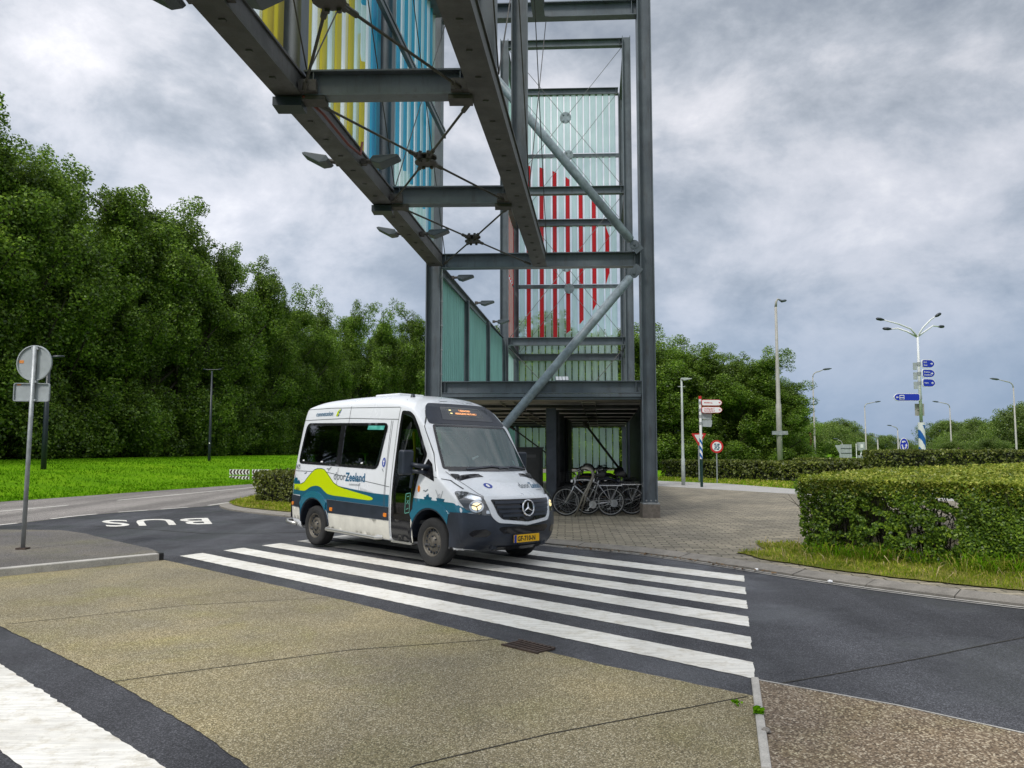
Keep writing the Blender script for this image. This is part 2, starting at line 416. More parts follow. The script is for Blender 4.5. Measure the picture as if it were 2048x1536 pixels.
def m_grass(name, c1, c2, c3, sc=1.0):
    k = NT(name); k.b.inputs['Specular IOR Level'].default_value = 0.08
    a = k.ramp(k.noise(0.35 * sc, 5, 0.6), [(0.3, c1), (0.5, c2), (0.72, c3)])
    b = k.ramp(k.noise(9 * sc, 5, 0.7), [(0.3, (0.6, 0.6, 0.6)), (0.7, (1.3, 1.3, 1.3))])
    k.bump(k.noise(14, 5, 0.75), 1.0, 0.08)
    return k.fin(k.mix(1.0, a, b, 'MULTIPLY'), 0.9)

M = dict(
    asphalt=m_asphalt('dark_asphalt', (0.044, 0.045, 0.050), 0.32),
    road=m_asphalt('worn_road_asphalt', (0.165, 0.152, 0.14), 0.15, False),
    tan=m_aggregate('exposed_aggregate', (0.20, 0.168, 0.095), (0.30, 0.253, 0.148), (0.54, 0.49, 0.35), 130),
    tan2=m_aggregate('brown_aggregate', (0.15, 0.11, 0.075), (0.24, 0.185, 0.13), (0.48, 0.42, 0.33), 85),
    gravel=m_aggregate('grey_aggregate', (0.125, 0.115, 0.10), (0.17, 0.155, 0.14), (0.28, 0.26, 0.24), 100),
    white=m_marking('road_paint'), bricks=m_bricks('brick_paving'),
    kerb=m_concrete('kerb_concrete', (0.25, 0.23, 0.20)), kerb2=m_concrete('pale_kerb_concrete', (0.46, 0.44, 0.40)),
    path=m_concrete('pale_path_concrete', (0.36, 0.35, 0.33), 1.5, 0.15), foot=m_concrete('footing_concrete', (0.20, 0.175, 0.15), 9, 0.5),
    grass=m_grass('verge_grass', (0.075, 0.20, 0.002), (0.13, 0.29, 0.003), (0.18, 0.34, 0.006)),
    dryg=m_grass('dry_grass', (0.12, 0.16, 0.02), (0.22, 0.23, 0.04), (0.32, 0.28, 0.09), 3),
    blade=leafmat('grass_blades', (0.07, 0.20, 0.004), (0.13, 0.32, 0.006), (0.22, 0.42, 0.02), 0.45, 0.8, 0.0),
    dryb=leafmat('dry_blades', (0.16, 0.26, 0.015), (0.32, 0.38, 0.03), (0.55, 0.46, 0.14), 0.4, 2.0, 0.0),
    leaf=leafmat('tree_leaves', (0.055, 0.105, 0.012), (0.145, 0.25, 0.024), (0.28, 0.41, 0.05), 0.47, 0.35),
    leaf2=leafmat('bush_leaves', (0.07, 0.12, 0.022), (0.14, 0.22, 0.035), (0.25, 0.33, 0.06), 0.4, 0.25),
    hleaf=leafmat('hedge_leaves', (0.05, 0.10, 0.010), (0.13, 0.235, 0.018), (0.30, 0.42, 0.035), 0.45, 1.2),
    hleaf2=leafmat('far_hedge_leaves', (0.05, 0.065, 0.012), (0.11, 0.14, 0.02), (0.22, 0.24, 0.04), 0.35, 1.0),
    htop_lit=leafmat('sunlit_hedge_top_leaves', (0.12, 0.17, 0.015), (0.27, 0.33, 0.03), (0.50, 0.50, 0.10), 0.4, 1.5),  # yellow light on the clipped top is mixed into this leaf colour
    bark=mat('bark', (0.05, 0.042, 0.032), 0.95, var=0.4, vscale=6, bump=0.6, bscale=12),
    steel=mat('painted_steel', (0.075, 0.092, 0.108), 0.42, col2=(0.12, 0.142, 0.162), vscale=1.3, bump=0.15, bscale=60, grime=((0.055, 0.05, 0.045), 0.7)),
    steel_d=mat('grimy_steel', (0.045, 0.045, 0.042), 0.6, col2=(0.10, 0.10, 0.098), vscale=2.5, bump=0.2, bscale=40, grime=((0.06, 0.05, 0.042), 0.8)),
    tube=mat('brace_tube_paint', (0.22, 0.27, 0.30), 0.4, var=0.25, vscale=5, bump=0.1, bscale=30, grime=((0.12, 0.13, 0.12), 0.6)),
    rod=mat('tie_rod_steel', (0.05, 0.045, 0.04), 0.6, var=0.4, vscale=9),
    cable=mat('steel_cable', (0.12, 0.12, 0.12), 0.5), deck=mat('deck_soffit', (0.42, 0.40, 0.36), 0.8, var=0.35, vscale=1.2),
    wall=mat('shed_cladding', (0.07, 0.082, 0.098), 0.6, var=0.3, vscale=2), lampgrey=mat('floodlight_grey', (0.055, 0.07, 0.08), 0.4),
    lampface=mat('floodlight_lens', (0.45, 0.5, 0.55), 0.15), cabinet=mat('cabinet_grey', (0.055, 0.056, 0.055), 0.55, var=0.2, vscale=4),
    galv=mat('galvanised', (0.36, 0.38, 0.39), 0.45, metal=0.35, var=0.18, vscale=8), signback=mat('sign_back', (0.36, 0.39, 0.40), 0.5, var=0.1, vscale=6),
    pole_g=mat('lamp_pole_grey', (0.33, 0.32, 0.29), 0.5, var=0.12, vscale=4), pole_w=mat('lamp_pole_white', (0.66, 0.67, 0.68), 0.45),
    pole_m=mat('lamp_pole_mint', (0.40, 0.44, 0.42), 0.5, var=0.1, vscale=5), pole_d=mat('dark_pole', (0.012, 0.02, 0.026), 0.4),
    blue=mat('sign_blue', (0.01, 0.03, 0.42), 0.4), bluep=mat('stripe_blue', (0.01, 0.10, 0.36), 0.45), red=mat('sign_red', (0.55, 0.02, 0.02), 0.45),
    wsign=mat('sign_white', (0.78, 0.78, 0.78), 0.45), black=mat('black_plastic', (0.012, 0.012, 0.013), 0.45), green=mat('dark_green_post', (0.006, 0.03, 0.025), 0.4),
    orange=mat('orange_sticker', (0.7, 0.25, 0.05), 0.6), cable_r=mat('red_brown_cable', (0.13, 0.02, 0.012), 0.6), yellowf=mat('pale_straw', (0.5, 0.42, 0.2), 0.9, var=0.3),
)
M['mint'] = uglass('mint_glass', (0.66, 0.83, 0.82), 0.42); M['mint2'] = uglass('pale_mint_glass', (0.84, 0.97, 0.95), 0.50)
M['teal'] = uglass('teal_glass', (0.26, 0.50, 0.47), 0.12, 0.4); M['ye'] = uglass('yellow_glass', (0.66, 0.56, 0.06), 0.22)
M['bl'] = uglass('blue_glass', (0.05, 0.42, 0.64), 0.25); M['rd'] = uglass('red_glass', (0.70, 0.008, 0.012), 0.03, 0.45); M['bl2'] = uglass('deep_blue_glass', (0.02, 0.2, 0.42), 0.08)
# ------------------------------------------------------------------ the ground
def chaikin(pts, n=2, closed=False):
    for _ in range(n):
        q = [] if closed else [pts[0]]
        rng = range(len(pts)) if closed else range(len(pts) - 1)
        for i in rng:
            a, b = pts[i], pts[(i + 1) % len(pts)]
            q += [(a[0] * .75 + b[0] * .25, a[1] * .75 + b[1] * .25), (a[0] * .25 + b[0] * .75, a[1] * .25 + b[1] * .75)]
        if not closed: q.append(pts[-1])
        pts = q
    return pts
def rough_edge(pts, step, amp, closed=True):
    out = []
    n = len(pts)
    for i in range(n if closed else n - 1):
        a = Vector(pts[i][:2]); b = Vector(pts[(i + 1) % n][:2]); L = (b - a).length
        k = max(1, int(L / step)) if L < 60 else 1
        for j in range(k):
            p = a.lerp(b, j / k)
            if j: p += Vector((random.uniform(-amp, amp), random.uniform(-amp, amp)))
            out.append((p.x, p.y))
    if not closed: out.append(tuple(pts[-1][:2]))
    return out
def sheet(name, pts, z, m, kind='structure', amp=0.0, step=0.08, parent=None):
    if amp: pts = rough_edge(pts, step, amp)
    vs = [Vector((p[0], p[1])) for p in pts]; n = len(vs)
    r = delaunay_2d_cdt(vs, [(i, (i + 1) % n) for i in range(n)], [], 1, 1e-5)
    me = bpy.data.meshes.new(name); me.from_pydata([(p.x, p.y, z) for p in r[0]], [], [list(f) for f in r[2]])
    bm = bmesh.new(); bm.from_mesh(me)
    for f in bm.faces:
        if f.normal.z < 0: f.normal_flip()
    bm.to_mesh(me); bm.free()
    me.materials.append(m)
    o = bpy.data.objects.new(name, me); COL.objects.link(o); o.parent = parent
    if kind: o['kind'] = kind
    return o

sheet('ground', [(-2500, -2500), (2500, -2500), (2500, 2500), (-2500, 2500)], -0.012, M['grass'])
dash = [(-11.42, 17.37), (-11.19, 17.95), (-10.98, 19.1), (-10.69, 20.1), (-10.3, 20.75), (-9.75, 21.5), (-9.03, 22.6), (-8.75, 23.2)]
kb = [(-8.75, 23.2), (-8.3, 22.1), (-7.6, 21.1), (-6.6, 20.15), (-5.0, 18.8), (-3.0, 17.05), (-1.0, 15.3), (0.8, 13.7), (1.88, 12.95), (2.9, 12.02), (3.81, 11.0), (4.65, 10.15), (5.57, 9.2), (7.2, 7.2), (9.0, 4.6), (12, 0.5), (15, -6)]
kb = [(-8.75, 23.2), (-8.3, 22.1), (-7.6, 21.1), (-6.6, 20.15), (-5.0, 18.8), (-3.0, 17.05), (-1.0, 15.35), (0.8, 13.67), (1.88, 12.95), (2.65, 12.1), (3.30, 11.2), (3.81, 10.45), (4.65, 9.41), (5.57, 8.54), (7.0, 7.35), (9.5, 5.5), (14, 2.5), (20, -1)]
kb = chaikin(kb, 2)
sheet('bus_lane', dash + kb[1:] + [(20, -14), (-16, -14), (-16, 14), (-12.5, 16)], 0.0, M['asphalt'])
edge_l = [(-30, -6), (-26, 0), (-19.6, 14.5), (-17.6, 20), (-16.15, 24.5), (-14.87, 28.03), (-13.72, 31.6), (-12.05, 36.2), (-11.1, 38.8), (-8.2, 46), (-4, 54), (3, 62), (14, 68), (30, 72)]
edge_l = chaikin(edge_l, 2)
edge_r = [(30, 66), (15, 62), (6, 56), (0, 49), (-4.2, 42), (-6.6, 37), (-8.4, 31.5), (-9.2, 28), (-9.1, 25.4), (-8.75, 23.2)]
sheet('road', edge_l + edge_r + dash[::-1] + [(-12.3, 14), (-15, 5), (-17, -6)], 0.004, M['road'])
tan_up = [(-5.42, 12.10), (-3.64, 10.47), (-1.82, 8.83), (-0.11, 7.10), (0.71, 6.33), (1.69, 5.55), (1.80, 5.66)]
tan_lo = [(1.36, 4.30), (0.9, 2.6), (0.3, 0.6), (-0.4, 1.6), (-0.95, 3.5), (-1.39, 4.3), (-1.91, 4.87), (-2.96, 5.88), (-4.95, 7.63), (-7.2, 9.6)]
sheet('footway', tan_up + tan_lo + [(-7.0, 10.5)], 0.0055, M['tan'], amp=0.006, step=0.06)
sheet('footway_right', [(1.84, 5.90), (2.6, 5.33), (3.06, 4.88), (4.6, 3.4), (6.5, 1.2), (8, -3), (1, -3), (1.36, 4.30)], 0.0075, M['tan2'], amp=0.006, step=0.06)
sheet('refuge_island', [(-10.75, 15.9), (-10.42, 15.97), (-9.2, 15.87), (-8.4, 15.3), (-7.71, 14.61), (-6.04, 13.02), (-5.66, 12.55), (-5.55, 12.3), (-7.1, 10.75), (-12, 5.8), (-16, 8)], 0.05, M['gravel'], amp=0.012, step=0.07)
# joints cut in the slab
def line(name, pts, w, z, m):
    mb = MB()
    for a, b in zip(pts, pts[1:]):
        a, b = Vector((*a, z)), Vector((*b, z)); d = (b - a).normalized(); s = Vector((-d.y, d.x, 0)) * w / 2
        mb.add([a - s, b - s, b + s, a + s], [(0, 1, 2, 3)])
    o = mb.build(name, m); o['kind'] = 'structure'
    return o
jm = mat('joint_dirt', (0.03, 0.027, 0.02), 0.9)
for pts in ([(-4.95, 7.72), (-3.59, 8.62), (-2.1, 9.07)], [(-2.98, 5.86), (-1.39, 6.76), (-0.11, 7.14)], [(-0.9, 3.9), (-0.52, 4.37), (0.23, 4.83), (1.64, 5.53)]):
    line('slab_joint', rough_edge(pts, 0.09, 0.0022, False), 0.011, 0.009, jm)
line('asphalt_seam', rough_edge([(1.98, 5.84), (3.14, 6.4), (4.69, 7.22), (6.6, 8.0)], 0.1, 0.004, False), 0.015, 0.004, jm)
line('asphalt_seam', rough_edge([(-9.3, 17.2), (-6, 15.6), (-2.2, 16.2)], 0.2, 0.02, False), 0.03, 0.004, jm)
# zebra crossings
n_ = Vector((0.675, 0.738)); d_ = Vector((-0.738, 0.675))
def zline(k, p0, p1):       # where n.p = k meets the line p0-p1
    p0, p1 = Vector(p0), Vector(p1); a = n_.dot(p0); b = n_.dot(p1)
    return p0.lerp(p1, (k - a) / (b - a))
for k0, k1 in ((5.63, 6.04), (6.42, 6.82), (7.19, 7.60), (7.95, 8.37), (8.71, 9.14), (9.50, 9.94)):
    P = [zline(k0, (1.83, 5.96), (3.16, 10.67)), zline(k1, (1.83, 5.96), (3.16, 10.67)), zline(k1, (-5.31, 12.49), (-3.4, 15.25)), zline(k0, (-5.31, 12.49), (-3.4, 15.25))]
    sheet('zebra_stripe', [tuple(p) for p in P], 0.004, M['white'], amp=0.006, step=0.05)
sheet('zebra_stripe', [(-5.6, 7.45), (-4.12, 6.36), (-2.88, 5.23), (-1.89, 4.35), (-0.9, 3.2), (-1.35, 2.9), (-2.65, 4.33), (-2.98, 4.62), (-4.4, 5.9), (-5.9, 7.1)], 0.004, M['white'], amp=0.008, step=0.05)
# road lines
def strip(pts, w, z=0.009):
    pts = [Vector((*p, 0)) for p in pts]; L = []; Rr = []
    for i, p in enumerate(pts):
        d = (pts[min(i + 1, len(pts) - 1)] - pts[max(0, i - 1)]).normalized(); s = Vector((-d.y, d.x, 0)) * w / 2
        L.append(p + s); Rr.append(p - s)
    return [(q.x, q.y) for q in L + Rr[::-1]]
for seg in ([(-13.2, 11), (-12.1, 15.2), (-11.25, 17.7)], [(-11.1, 18.75), (-10.98, 19.5), (-10.72, 20.1)], [(-10.45, 20.65), (-9.98, 21.3)], [(-9.75, 21.6), (-9.3, 22.3)], [(-8.98, 23.0), (-8.75, 24.6)],
            [(-14.9, 17), (-13.79, 20.95), (-13.19, 23.07)], [(-12.79, 25.19), (-11.9, 29.2), (-11.08, 33.13), (-9.3, 38.5)]):
    sheet('road_marking', strip(chaikin(seg, 2), 0.11), 0.009, M['white'])
# BUS lettering on the lane, read from the right
def text_mesh(body, size=1.0, bold=0.0, sx=1.0, align='LEFT', sp=1.0):
    cu = bpy.data.curves.new('txt', 'FONT'); cu.body = body; cu.size = size; cu.offset = bold; cu.align_x = align; cu.space_character = sp
    cu.resolution_u = 3
    o = bpy.data.objects.new('txt', cu); COL.objects.link(o)
    bpy.context.view_layer.update()
    me = bpy.data.meshes.new_from_object(o.evaluated_get(bpy.context.evaluated_depsgraph_get()))
    V = [(v.co.x * sx, v.co.y) for v in me.vertices]; Fs = [tuple(p.vertices) for p in me.polygons]
    bpy.data.objects.remove(o); bpy.data.curves.remove(cu); bpy.data.meshes.remove(me)
    return V, Fs
V, Fs = text_mesh('BUS', 1.0, 0.012, sp=1.12)
xs = [p[0] for p in V]; ys = [p[1] for p in V]; x0, x1, y0, y1 = min(xs), max(xs), min(ys), max(ys)
# letters run right to left seen from here, tops towards the viewer; a quad of ground points frames them
c00, c10, c01, c11 = Vector((-6.85, 18.9)), Vector((-8.65, 19.45)), Vector((-7.45, 16.9)), Vector((-9.35, 17.6))
c00, c10, c01, c11 = Vector((-7.45, 19.05)), Vector((-9.75, 18.45)), Vector((-6.75, 17.55)), Vector((-8.85, 16.95))
pts = []
for (x, y) in V:
    a = (x - x0) / (x1 - x0); b = (y - y0) / (y1 - y0)
    p = c00.lerp(c10, a).lerp(c01.lerp(c11, a), b); pts.append((p.x, p.y, 0.005))
mb = MB(); mb.add(pts, Fs); mb.build('bus_lettering', M['white'])['kind'] = 'structure'

# kerbs
def kerb_line(name, pts, out_w, z1, m, block=1.0, gap=0.012, inner=0.0, ztop=None):
    """sloping kerb blocks whose foot follows pts; they rise to z1 over out_w on the left of the line"""
    P = [Vector((*p, 0)) for p in pts]; D = [0]
    for a, b in zip(P, P[1:]): D.append(D[-1] + (b - a).length)
    def at(s):
        s = min(max(s, 0), D[-1])
        for i in range(len(P) - 1):
            if s <= D[i + 1]:
                t = (s - D[i]) / max(1e-6, D[i + 1] - D[i]); d = (P[i + 1] - P[i]).normalized()
                return P[i].lerp(P[i + 1], t), Vector((-d.y, d.x, 0))
    mb = MB(); s = 0
    while s < D[-1] - 0.1:
        e = min(s + block - gap, D[-1]); (a, na), (b, nb) = at(s), at(e)
        nb = na = (na + nb).normalized() if (e - s) < 0.4 else na; nb = at(e)[1]
        j = random.uniform(-0.004, 0.004)
        prof = [(0, -0.05), (0, 0.035 + j), (out_w * 0.92, z1 + j), (out_w, z1 + j - 0.008), (out_w, -0.05)]
        A = [a + na * x + Vector((0, 0, z)) for x, z in prof]; B = [b + nb * x + Vector((0, 0, z)) for x, z in prof]
        n = len(prof)
        mb.add(A + B, [tuple(range(n))[::-1], tuple(range(n, 2 * n))] + [(i, (i + 1) % n, n + (i + 1) % n, n + i) for i in range(n)])
        s += block
    o = mb.build(name, m); o['kind'] = 'structure'; return o
i_c = next(i for i, p in enumerate(kb) if p[0] > -8.5)
kb_in = kb[:]
kerb_line('kerb', kb, 0.30, 0.075, M['kerb'])
# thin drain strips beside the kerb foot
for off, w, zz_ in ((-0.05, 0.05, 0.012), (-0.13, 0.035, 0.008)):
    P = [Vector((*p, 0)) for p in kb if 0.5 < p[0] < 16]; q = []
    for i, p in enumerate(P):
        d = (P[min(i + 1, len(P) - 1)] - P[max(0, i - 1)]).normalized(); q.append((p.x - d.y * off, p.y + d.x * off))
    sheet('gutter', rough_edge(strip(q, w), 0.3, 0.004), zz_, M['kerb2'])
# plaza behind the kerb
P = [Vector((*p, 0)) for p in kb]; inner = []
for i, p in enumerate(P):
    d = (P[min(i + 1, len(P) - 1)] - P[max(0, i - 1)]).normalized(); inner.append((p.x - d.y * 0.29, p.y + d.x * 0.29))
sheet('plaza', inner + [(24, 8), (20, 18), (14, 23.5), (10.0, 27.4), (6.1, 33.1), (2, 37.5), (-4.5, 38), (-7.6, 32), (-8.8, 28), (-8.7, 25.4)], 0.068, M['bricks'])
sheet('path', [(2, 37.5), (6.1, 33.1), (10.0, 27.4), (14, 23.5), (20, 18), (24, 22), (16.5, 27), (11.3, 30.3), (9.7, 35.0), (7, 38.2), (3, 40)], 0.072, M['path'])
sheet('grass_island', [(-8.45, 23.2), (-8.0, 22.3), (-7.4, 21.4), (-6.4, 20.5), (-4.8, 19.2), (-3.2, 19.5), (-2.5, 23), (-5, 27.5), (-8.7, 28), (-8.75, 25.4)], 0.085, M['dryg'])
# kerbs of the footway: thick on the left, thin on the right
mb = MB(); mb.bar((-5.45, 12.02, 0.045), (-9.6, 7.85, 0.045), 0.14, 0.13)
for k in range(6):
    pass
o = mb.build('kerb_stone', M['kerb2'], bevel=0.012); o['kind'] = 'structure'
mb = MB(); mb.bar((-5.405, 12.065, 0.045), (-5.452, 12.018, 0.045), 0.142, 0.134)
mb.build('kerb_end', M['black'])['kind'] = 'structure'
mb = MB(); mb.bar((1.82, 5.93, 0.0), (1.37, 4.30, 0.0), 0.055, 0.05); mb.bar((1.367, 4.29, 0.0), (0.8, 2.2, 0.0), 0.055, 0.05)
mb.build('kerb_edging', M['kerb2'], bevel=0.008)['kind'] = 'structure'
line('edging_line', [(1.84, 5.915), (2.6, 5.345), (3.06, 4.895), (4.6, 3.41)], 0.018, 0.0095, M['kerb2'])
# drain cover in the slab
dr = thing('drain_cover', 'rusty slotted drain cover beside the nearest zebra stripe', 'drain', (0.14, 6.86, 0.0), (0, 0, R(-43)))
rust = mat('rusty_iron', (0.06, 0.04, 0.03), 0.8, var=0.4, vscale=20)
mb = MB(); mb.box((0, 0.11, 0.012), 0.42, 0.02, 0.018); mb.box((0, -0.11, 0.012), 0.42, 0.02, 0.018)
for i in range(9): mb.bar((-0.19 + i * 0.047, -0.1, 0.012), (-0.17 + i * 0.047, 0.1, 0.012), 0.018, 0.016)
mb.build('grate', rust, dr)
mb = MB(); mb.box((0, 0, 0.0075), 0.40, 0.20, 0.001); mb.build('pit_shade', M['black'], dr)  # thin black sheet painted as the shade below the grate

# verge rising to the tree line
E_ = [Vector((*p, 0)) for p in edge_l]; rows = []
for off, z in ((0, 0.012), (0.4, 0.05), (2.5, 0.18), (5, 0.42), (9, 0.78), (14, 0.98), (20, 1.02), (60, 1.0)):
    row = []
    for i, p in enumerate(E_):
        d = (E_[min(i + 1, len(E_) - 1)] - E_[max(0, i - 1)]).normalized()
        row.append(p + Vector((-d.y, d.x, 0)) * (off + (random.uniform(-.04, .04) if off == 0 else 0)) + Vector((0, 0, z + random.uniform(-.03, .03) * (off > 2))))
    rows.append(row)
mb = MB(); n = len(E_)
mb.add([p for r in rows for p in r], [(j * n + i, j * n + i + 1, (j + 1) * n + i + 1, (j + 1) * n + i) for j in range(len(rows) - 1) for i in range(n - 1)])
verge = mb.build('verge', M['grass'], smooth=True); verge['kind'] = 'structure'

# ------------------------------------------------------------------ the steel gateway
FL, FR = Vector((-1.93, 18.82, 0)), Vector((3.29, 18.55, 0))        # front frame
BL, BR = Vector((-0.32, 31.45, 0)), Vector((4.80, 31.2, 0))         # back tower, near frame
CL_, CR_ = Vector((0.16, 36.6, 0)), Vector((5.36, 36.4, 0))         # back tower, far frame
WD = (FR - FL).normalized(); DD = (BR - FR).normalized()
Z = Vector((0, 0, 1))
gate = thing('steel_gateway', 'tall grey steel gateway with coloured glass strips, its truss bridge crossing overhead', 'gateway', (3.29, 18.55, 0))
gate_o = Vector(gate.location)
def GB(mb, name, m=None, bevel=0.0, smooth=False):
    o = mb.build(name, m or M['steel'], None, smooth=smooth, bevel=bevel)
    o.parent = gate; o.matrix_parent_inverse = Matrix.Translation(-gate_o)
    return o
def column(p, z0, z1, w=0.32, h=0.32, m=None):
    mb = MB(); mb.ibeam(p + Z * z0, p + Z * z1, w, h, 0.024, up=WD)       # flanges at the sides, web to the front
    return GB(mb, 'column', m)
def beam(a, b, z, h=0.34, w=0.24, m=None, trim=0.17):
    d = (b - a).normalized(); mb = MB(); mb.ibeam(a + d * trim + Z * z, b - d * trim + Z * z, w, h, 0.022)
    # web stiffeners near the ends
    for q in (a + d * (trim + 0.12), b - d * (trim + 0.12)):
        mb.bar(q + Z * (z - h / 2 + 0.024), q + Z * (z + h / 2 - 0.024), w * 0.9, 0.012, up=d)
    return GB(mb, 'beam', m)
column(FR, 0.42, 13.3, 0.36, 0.34); column(FL, 0.42, 13.3, 0.36, 0.36)
for p in (FR, FL):
    mb = MB(); mb.box(p + Z * 0.2, 0.42, 0.42, 0.36); GB(mb, 'footing', M['foot'], bevel=0.015)
    mb = MB(); mb.box(p + Z * 0.40, 0.40, 0.40, 0.03)
    for i in (-1, 0, 1):
        mb.cyl(p + Vector((i * 0.11, -0.19, 0.47)), p + Vector((i * 0.11, -0.165, 0.47)), 0.018, 8)
    GB(mb, 'base_plate', M['galv'])
LV = [3.18, 6.22, 9.35, 12.45, 15.6, 18.7]
fwd = -DD * 0.0
beam(FL, FR, 6.31, 0.36); beam(FL, FR, 12.72, 0.40)
beam(FL, FR, 3.18, 0.30, 0.20, trim=0.18)
# lower fascia of the deck, two stepped channels
mb = MB(); a, b = FL + WD * 0.18, FR - WD * 0.18
mb.bar(a + Z * 2.975 - DD * 0.03, b + Z * 2.975 - DD * 0.03, 0.16, 0.075); mb.bar(a + Z * 2.90 + DD * 0.02, b + Z * 2.90 + DD * 0.02, 0.16, 0.05)
GB(mb, 'fascia')
# back tower
for p in (BL, BR, CL_, CR_): column(p, 0.05, 18.95, 0.30, 0.34)
for z in (18.72, 12.36, 6.04): beam(BL, BR, z, 0.32)
for z in (19.07, 12.52, 5.98): beam(CL_, CR_, z, 0.32)
for z in (15.85, 9.4):
    mb = MB(); mb.bar(CL_ + WD * .17 + Z * z, CR_ - WD * .17 + Z * z, 0.1, 0.18); GB(mb, 'rail')
for z in (18.72, 12.4, 6.1): beam(BL, CL_, z, 0.3); beam(BR, CR_, z, 0.3)
# deck between front frame and back tower: soffit sheets between joists
for i in range(8):
    a = FL.lerp(CL_, i / 8); b = FR.lerp(CR_, i / 8)
    beam(a, b, 2.865 - 0.24 * i / 8, 0.075, 0.10, M['steel_d'], trim=0.1) if 0 < i else None
mb = MB()
for i in range(8):
    a, b = FL.lerp(CL_, i / 8), FR.lerp(CR_, i / 8); c, d = FL.lerp(CL_, (i + 1) / 8), FR.lerp(CR_, (i + 1) / 8)
    g = DD * 0.07
    s0, s1 = 2.92 - 0.24 * i / 8, 2.92 - 0.24 * (i + 1) / 8
    mb.add([a + g + Z * s0, b + g + Z * s0, d - g + Z * s1, c - g + Z * s1, a + g + Z * 3.02, b + g + Z * 3.02, d - g + Z * 3.02, c - g + Z * 3.02],
           [(0, 1, 2, 3), (4, 7, 6, 5), (0, 4, 5, 1), (2, 6, 7, 3), (1, 5, 6, 2), (0, 3, 7, 4)])
GB(mb, 'deck', M['deck'])
for f in (0.32, 0.72):      # cable trays under the soffit
    a, b = FL.lerp(FR, f) + DD * 1.0, CL_.lerp(CR_, f) - Z * 0.23
    mb = MB(); L = (b - a); n = 26
    for i in range(n): mb.bar(a + L * (i / n) + Z * 2.86 - WD * 0.16, a + L * (i / n) + Z * 2.86 + WD * 0.16, 0.05, 0.015)
    mb.bar(a + Z * 2.87 - WD * .17, b + Z * 2.87 - WD * .17, 0.02, 0.06); mb.bar(a + Z * 2.87 + WD * .17, b + Z * 2.87 + WD * .17, 0.02, 0.06)
    GB(mb, 'cable_tray', M['deck'])
# left edge girder at 6.2 m from front frame back
mb = MB(); mb.ibeam(FL + DD * 0.2 + Z * 6.22, CL_ - DD * 0.2 + Z * 6.05, 0.2, 0.26); GB(mb, 'girder')
mb = MB(); mb.ibeam(FL + DD * 0.2 + Z * 3.2, CL_ - DD * 0.2 + Z * 3.2, 0.2, 0.26); GB(mb, 'girder')
mb = MB(); mb.ibeam(FR + DD * 0.2 + Z * 3.2, CR_ - DD * 0.2 + Z * 3.2, 0.2, 0.26); GB(mb, 'girder')
# brace tubes in the front frame
def brace(a, b):
    mb = MB(); d = (b - a).normalized(); mb.tube([a, a + d * 0.05, b - d * 0.05, b], [0.05, 0.108, 0.108, 0.05], 16); GB(mb, 'brace_tube', M['tube'], smooth=True)
    for p, s in ((a, 1), (b, -1)):
        mb = MB(); q = p - d * s * 0.10; mb.cyl(q - DD * 0.03, q + DD * 0.03, 0.11, 16); mb.bar(q, q - d * s * 0.22, 0.22, 0.05, up=DD)
        mb.cyl(q - DD * 0.06, q + DD * 0.06, 0.03, 10); GB(mb, 'gusset')
off = -DD * 0.18
brace(FL + WD * 0.35 + off + Z * 0.55, FR - WD * 0.38 + off + Z * 5.85)
brace(FR - WD * 0.36 + off + Z * 6.72, FL + WD * 0.45 + off + Z * 12.3)
# U-glass strips of the far wall, every second one red inside the circle
def gstrip(mb, a, b, lo, hi, mi, th=0.05, nrm=None):
    """profiled strip from a to b (plan), lo/hi = heights at a and b"""
    n = nrm; P = [a + Z * lo[0], b + Z * lo[1], b + Z * hi[1], a + Z * hi[0]]
    i = (b - a) * 0.12
    # shallow channel: two flanges and a face
    A, B, C_, D = P
    mb.add([A, A + i + n * th, B - i + n * th, B, D, D + i + n * th, C_ - i + n * th, C_], [(0, 1, 5, 4), (1, 2, 6, 5), (2, 3, 7, 6)], mi)
a0 = CL_ + WD * 0.16; W = (CR_ - CL_).length - 0.32; per = W / 15.5; ns = 15
cx, cz, cr = 0.03, 10.95, 4.44
for (z0, z1) in ((0.75, 2.62), (3.35, 5.80), (6.16, 9.3), (9.5, 12.34), (12.70, 15.75), (15.95, 18.88)):
    mb = MB()
    for k in range(ns):
        xa = 0.04 + k * per; xb = xa + per * 0.84
        if k % 2 == 1 and abs(xa - cx) < cr and z1 > 5 and z0 < 15.7:
            gstrip(mb, a0 + WD * xa, a0 + WD * (xa + 0.032), (z0, z0), (z1, z1), 2, 0.02, -DD); gstrip(mb, a0 + WD * (xb - 0.032), a0 + WD * xb, (z0, z0), (z1, z1), 2, 0.02, -DD); xa += 0.034; xb -= 0.034
            def ch(x):
                q = cr * cr - (x - cx) ** 2
                return math.sqrt(q) if q > 0 else 0.0
            la, lb, ha, hb = cz - ch(xa), cz - ch(xb), cz + ch(xa), cz + ch(xb)
            cl = lambda v: min(max(v, z0), z1)
            segs = [((z0, z0), (cl(la), cl(lb)), 0), ((cl(la), cl(lb)), (cl(ha), cl(hb)), 1), ((cl(ha), cl(hb)), (z1, z1), 0)]
        else: segs = [((z0, z0), (z1, z1), 0)]
        for lo, hi, mi in segs:
            if hi[0] - lo[0] > 0.01 or hi[1] - lo[1] > 0.01:
                gstrip(mb, a0 + WD * xa, a0 + WD * xb, lo, hi, mi, 0.06, -DD)
    GB(mb, 'glass_strips', [M['mint'], M['rd'], M['mint2']])
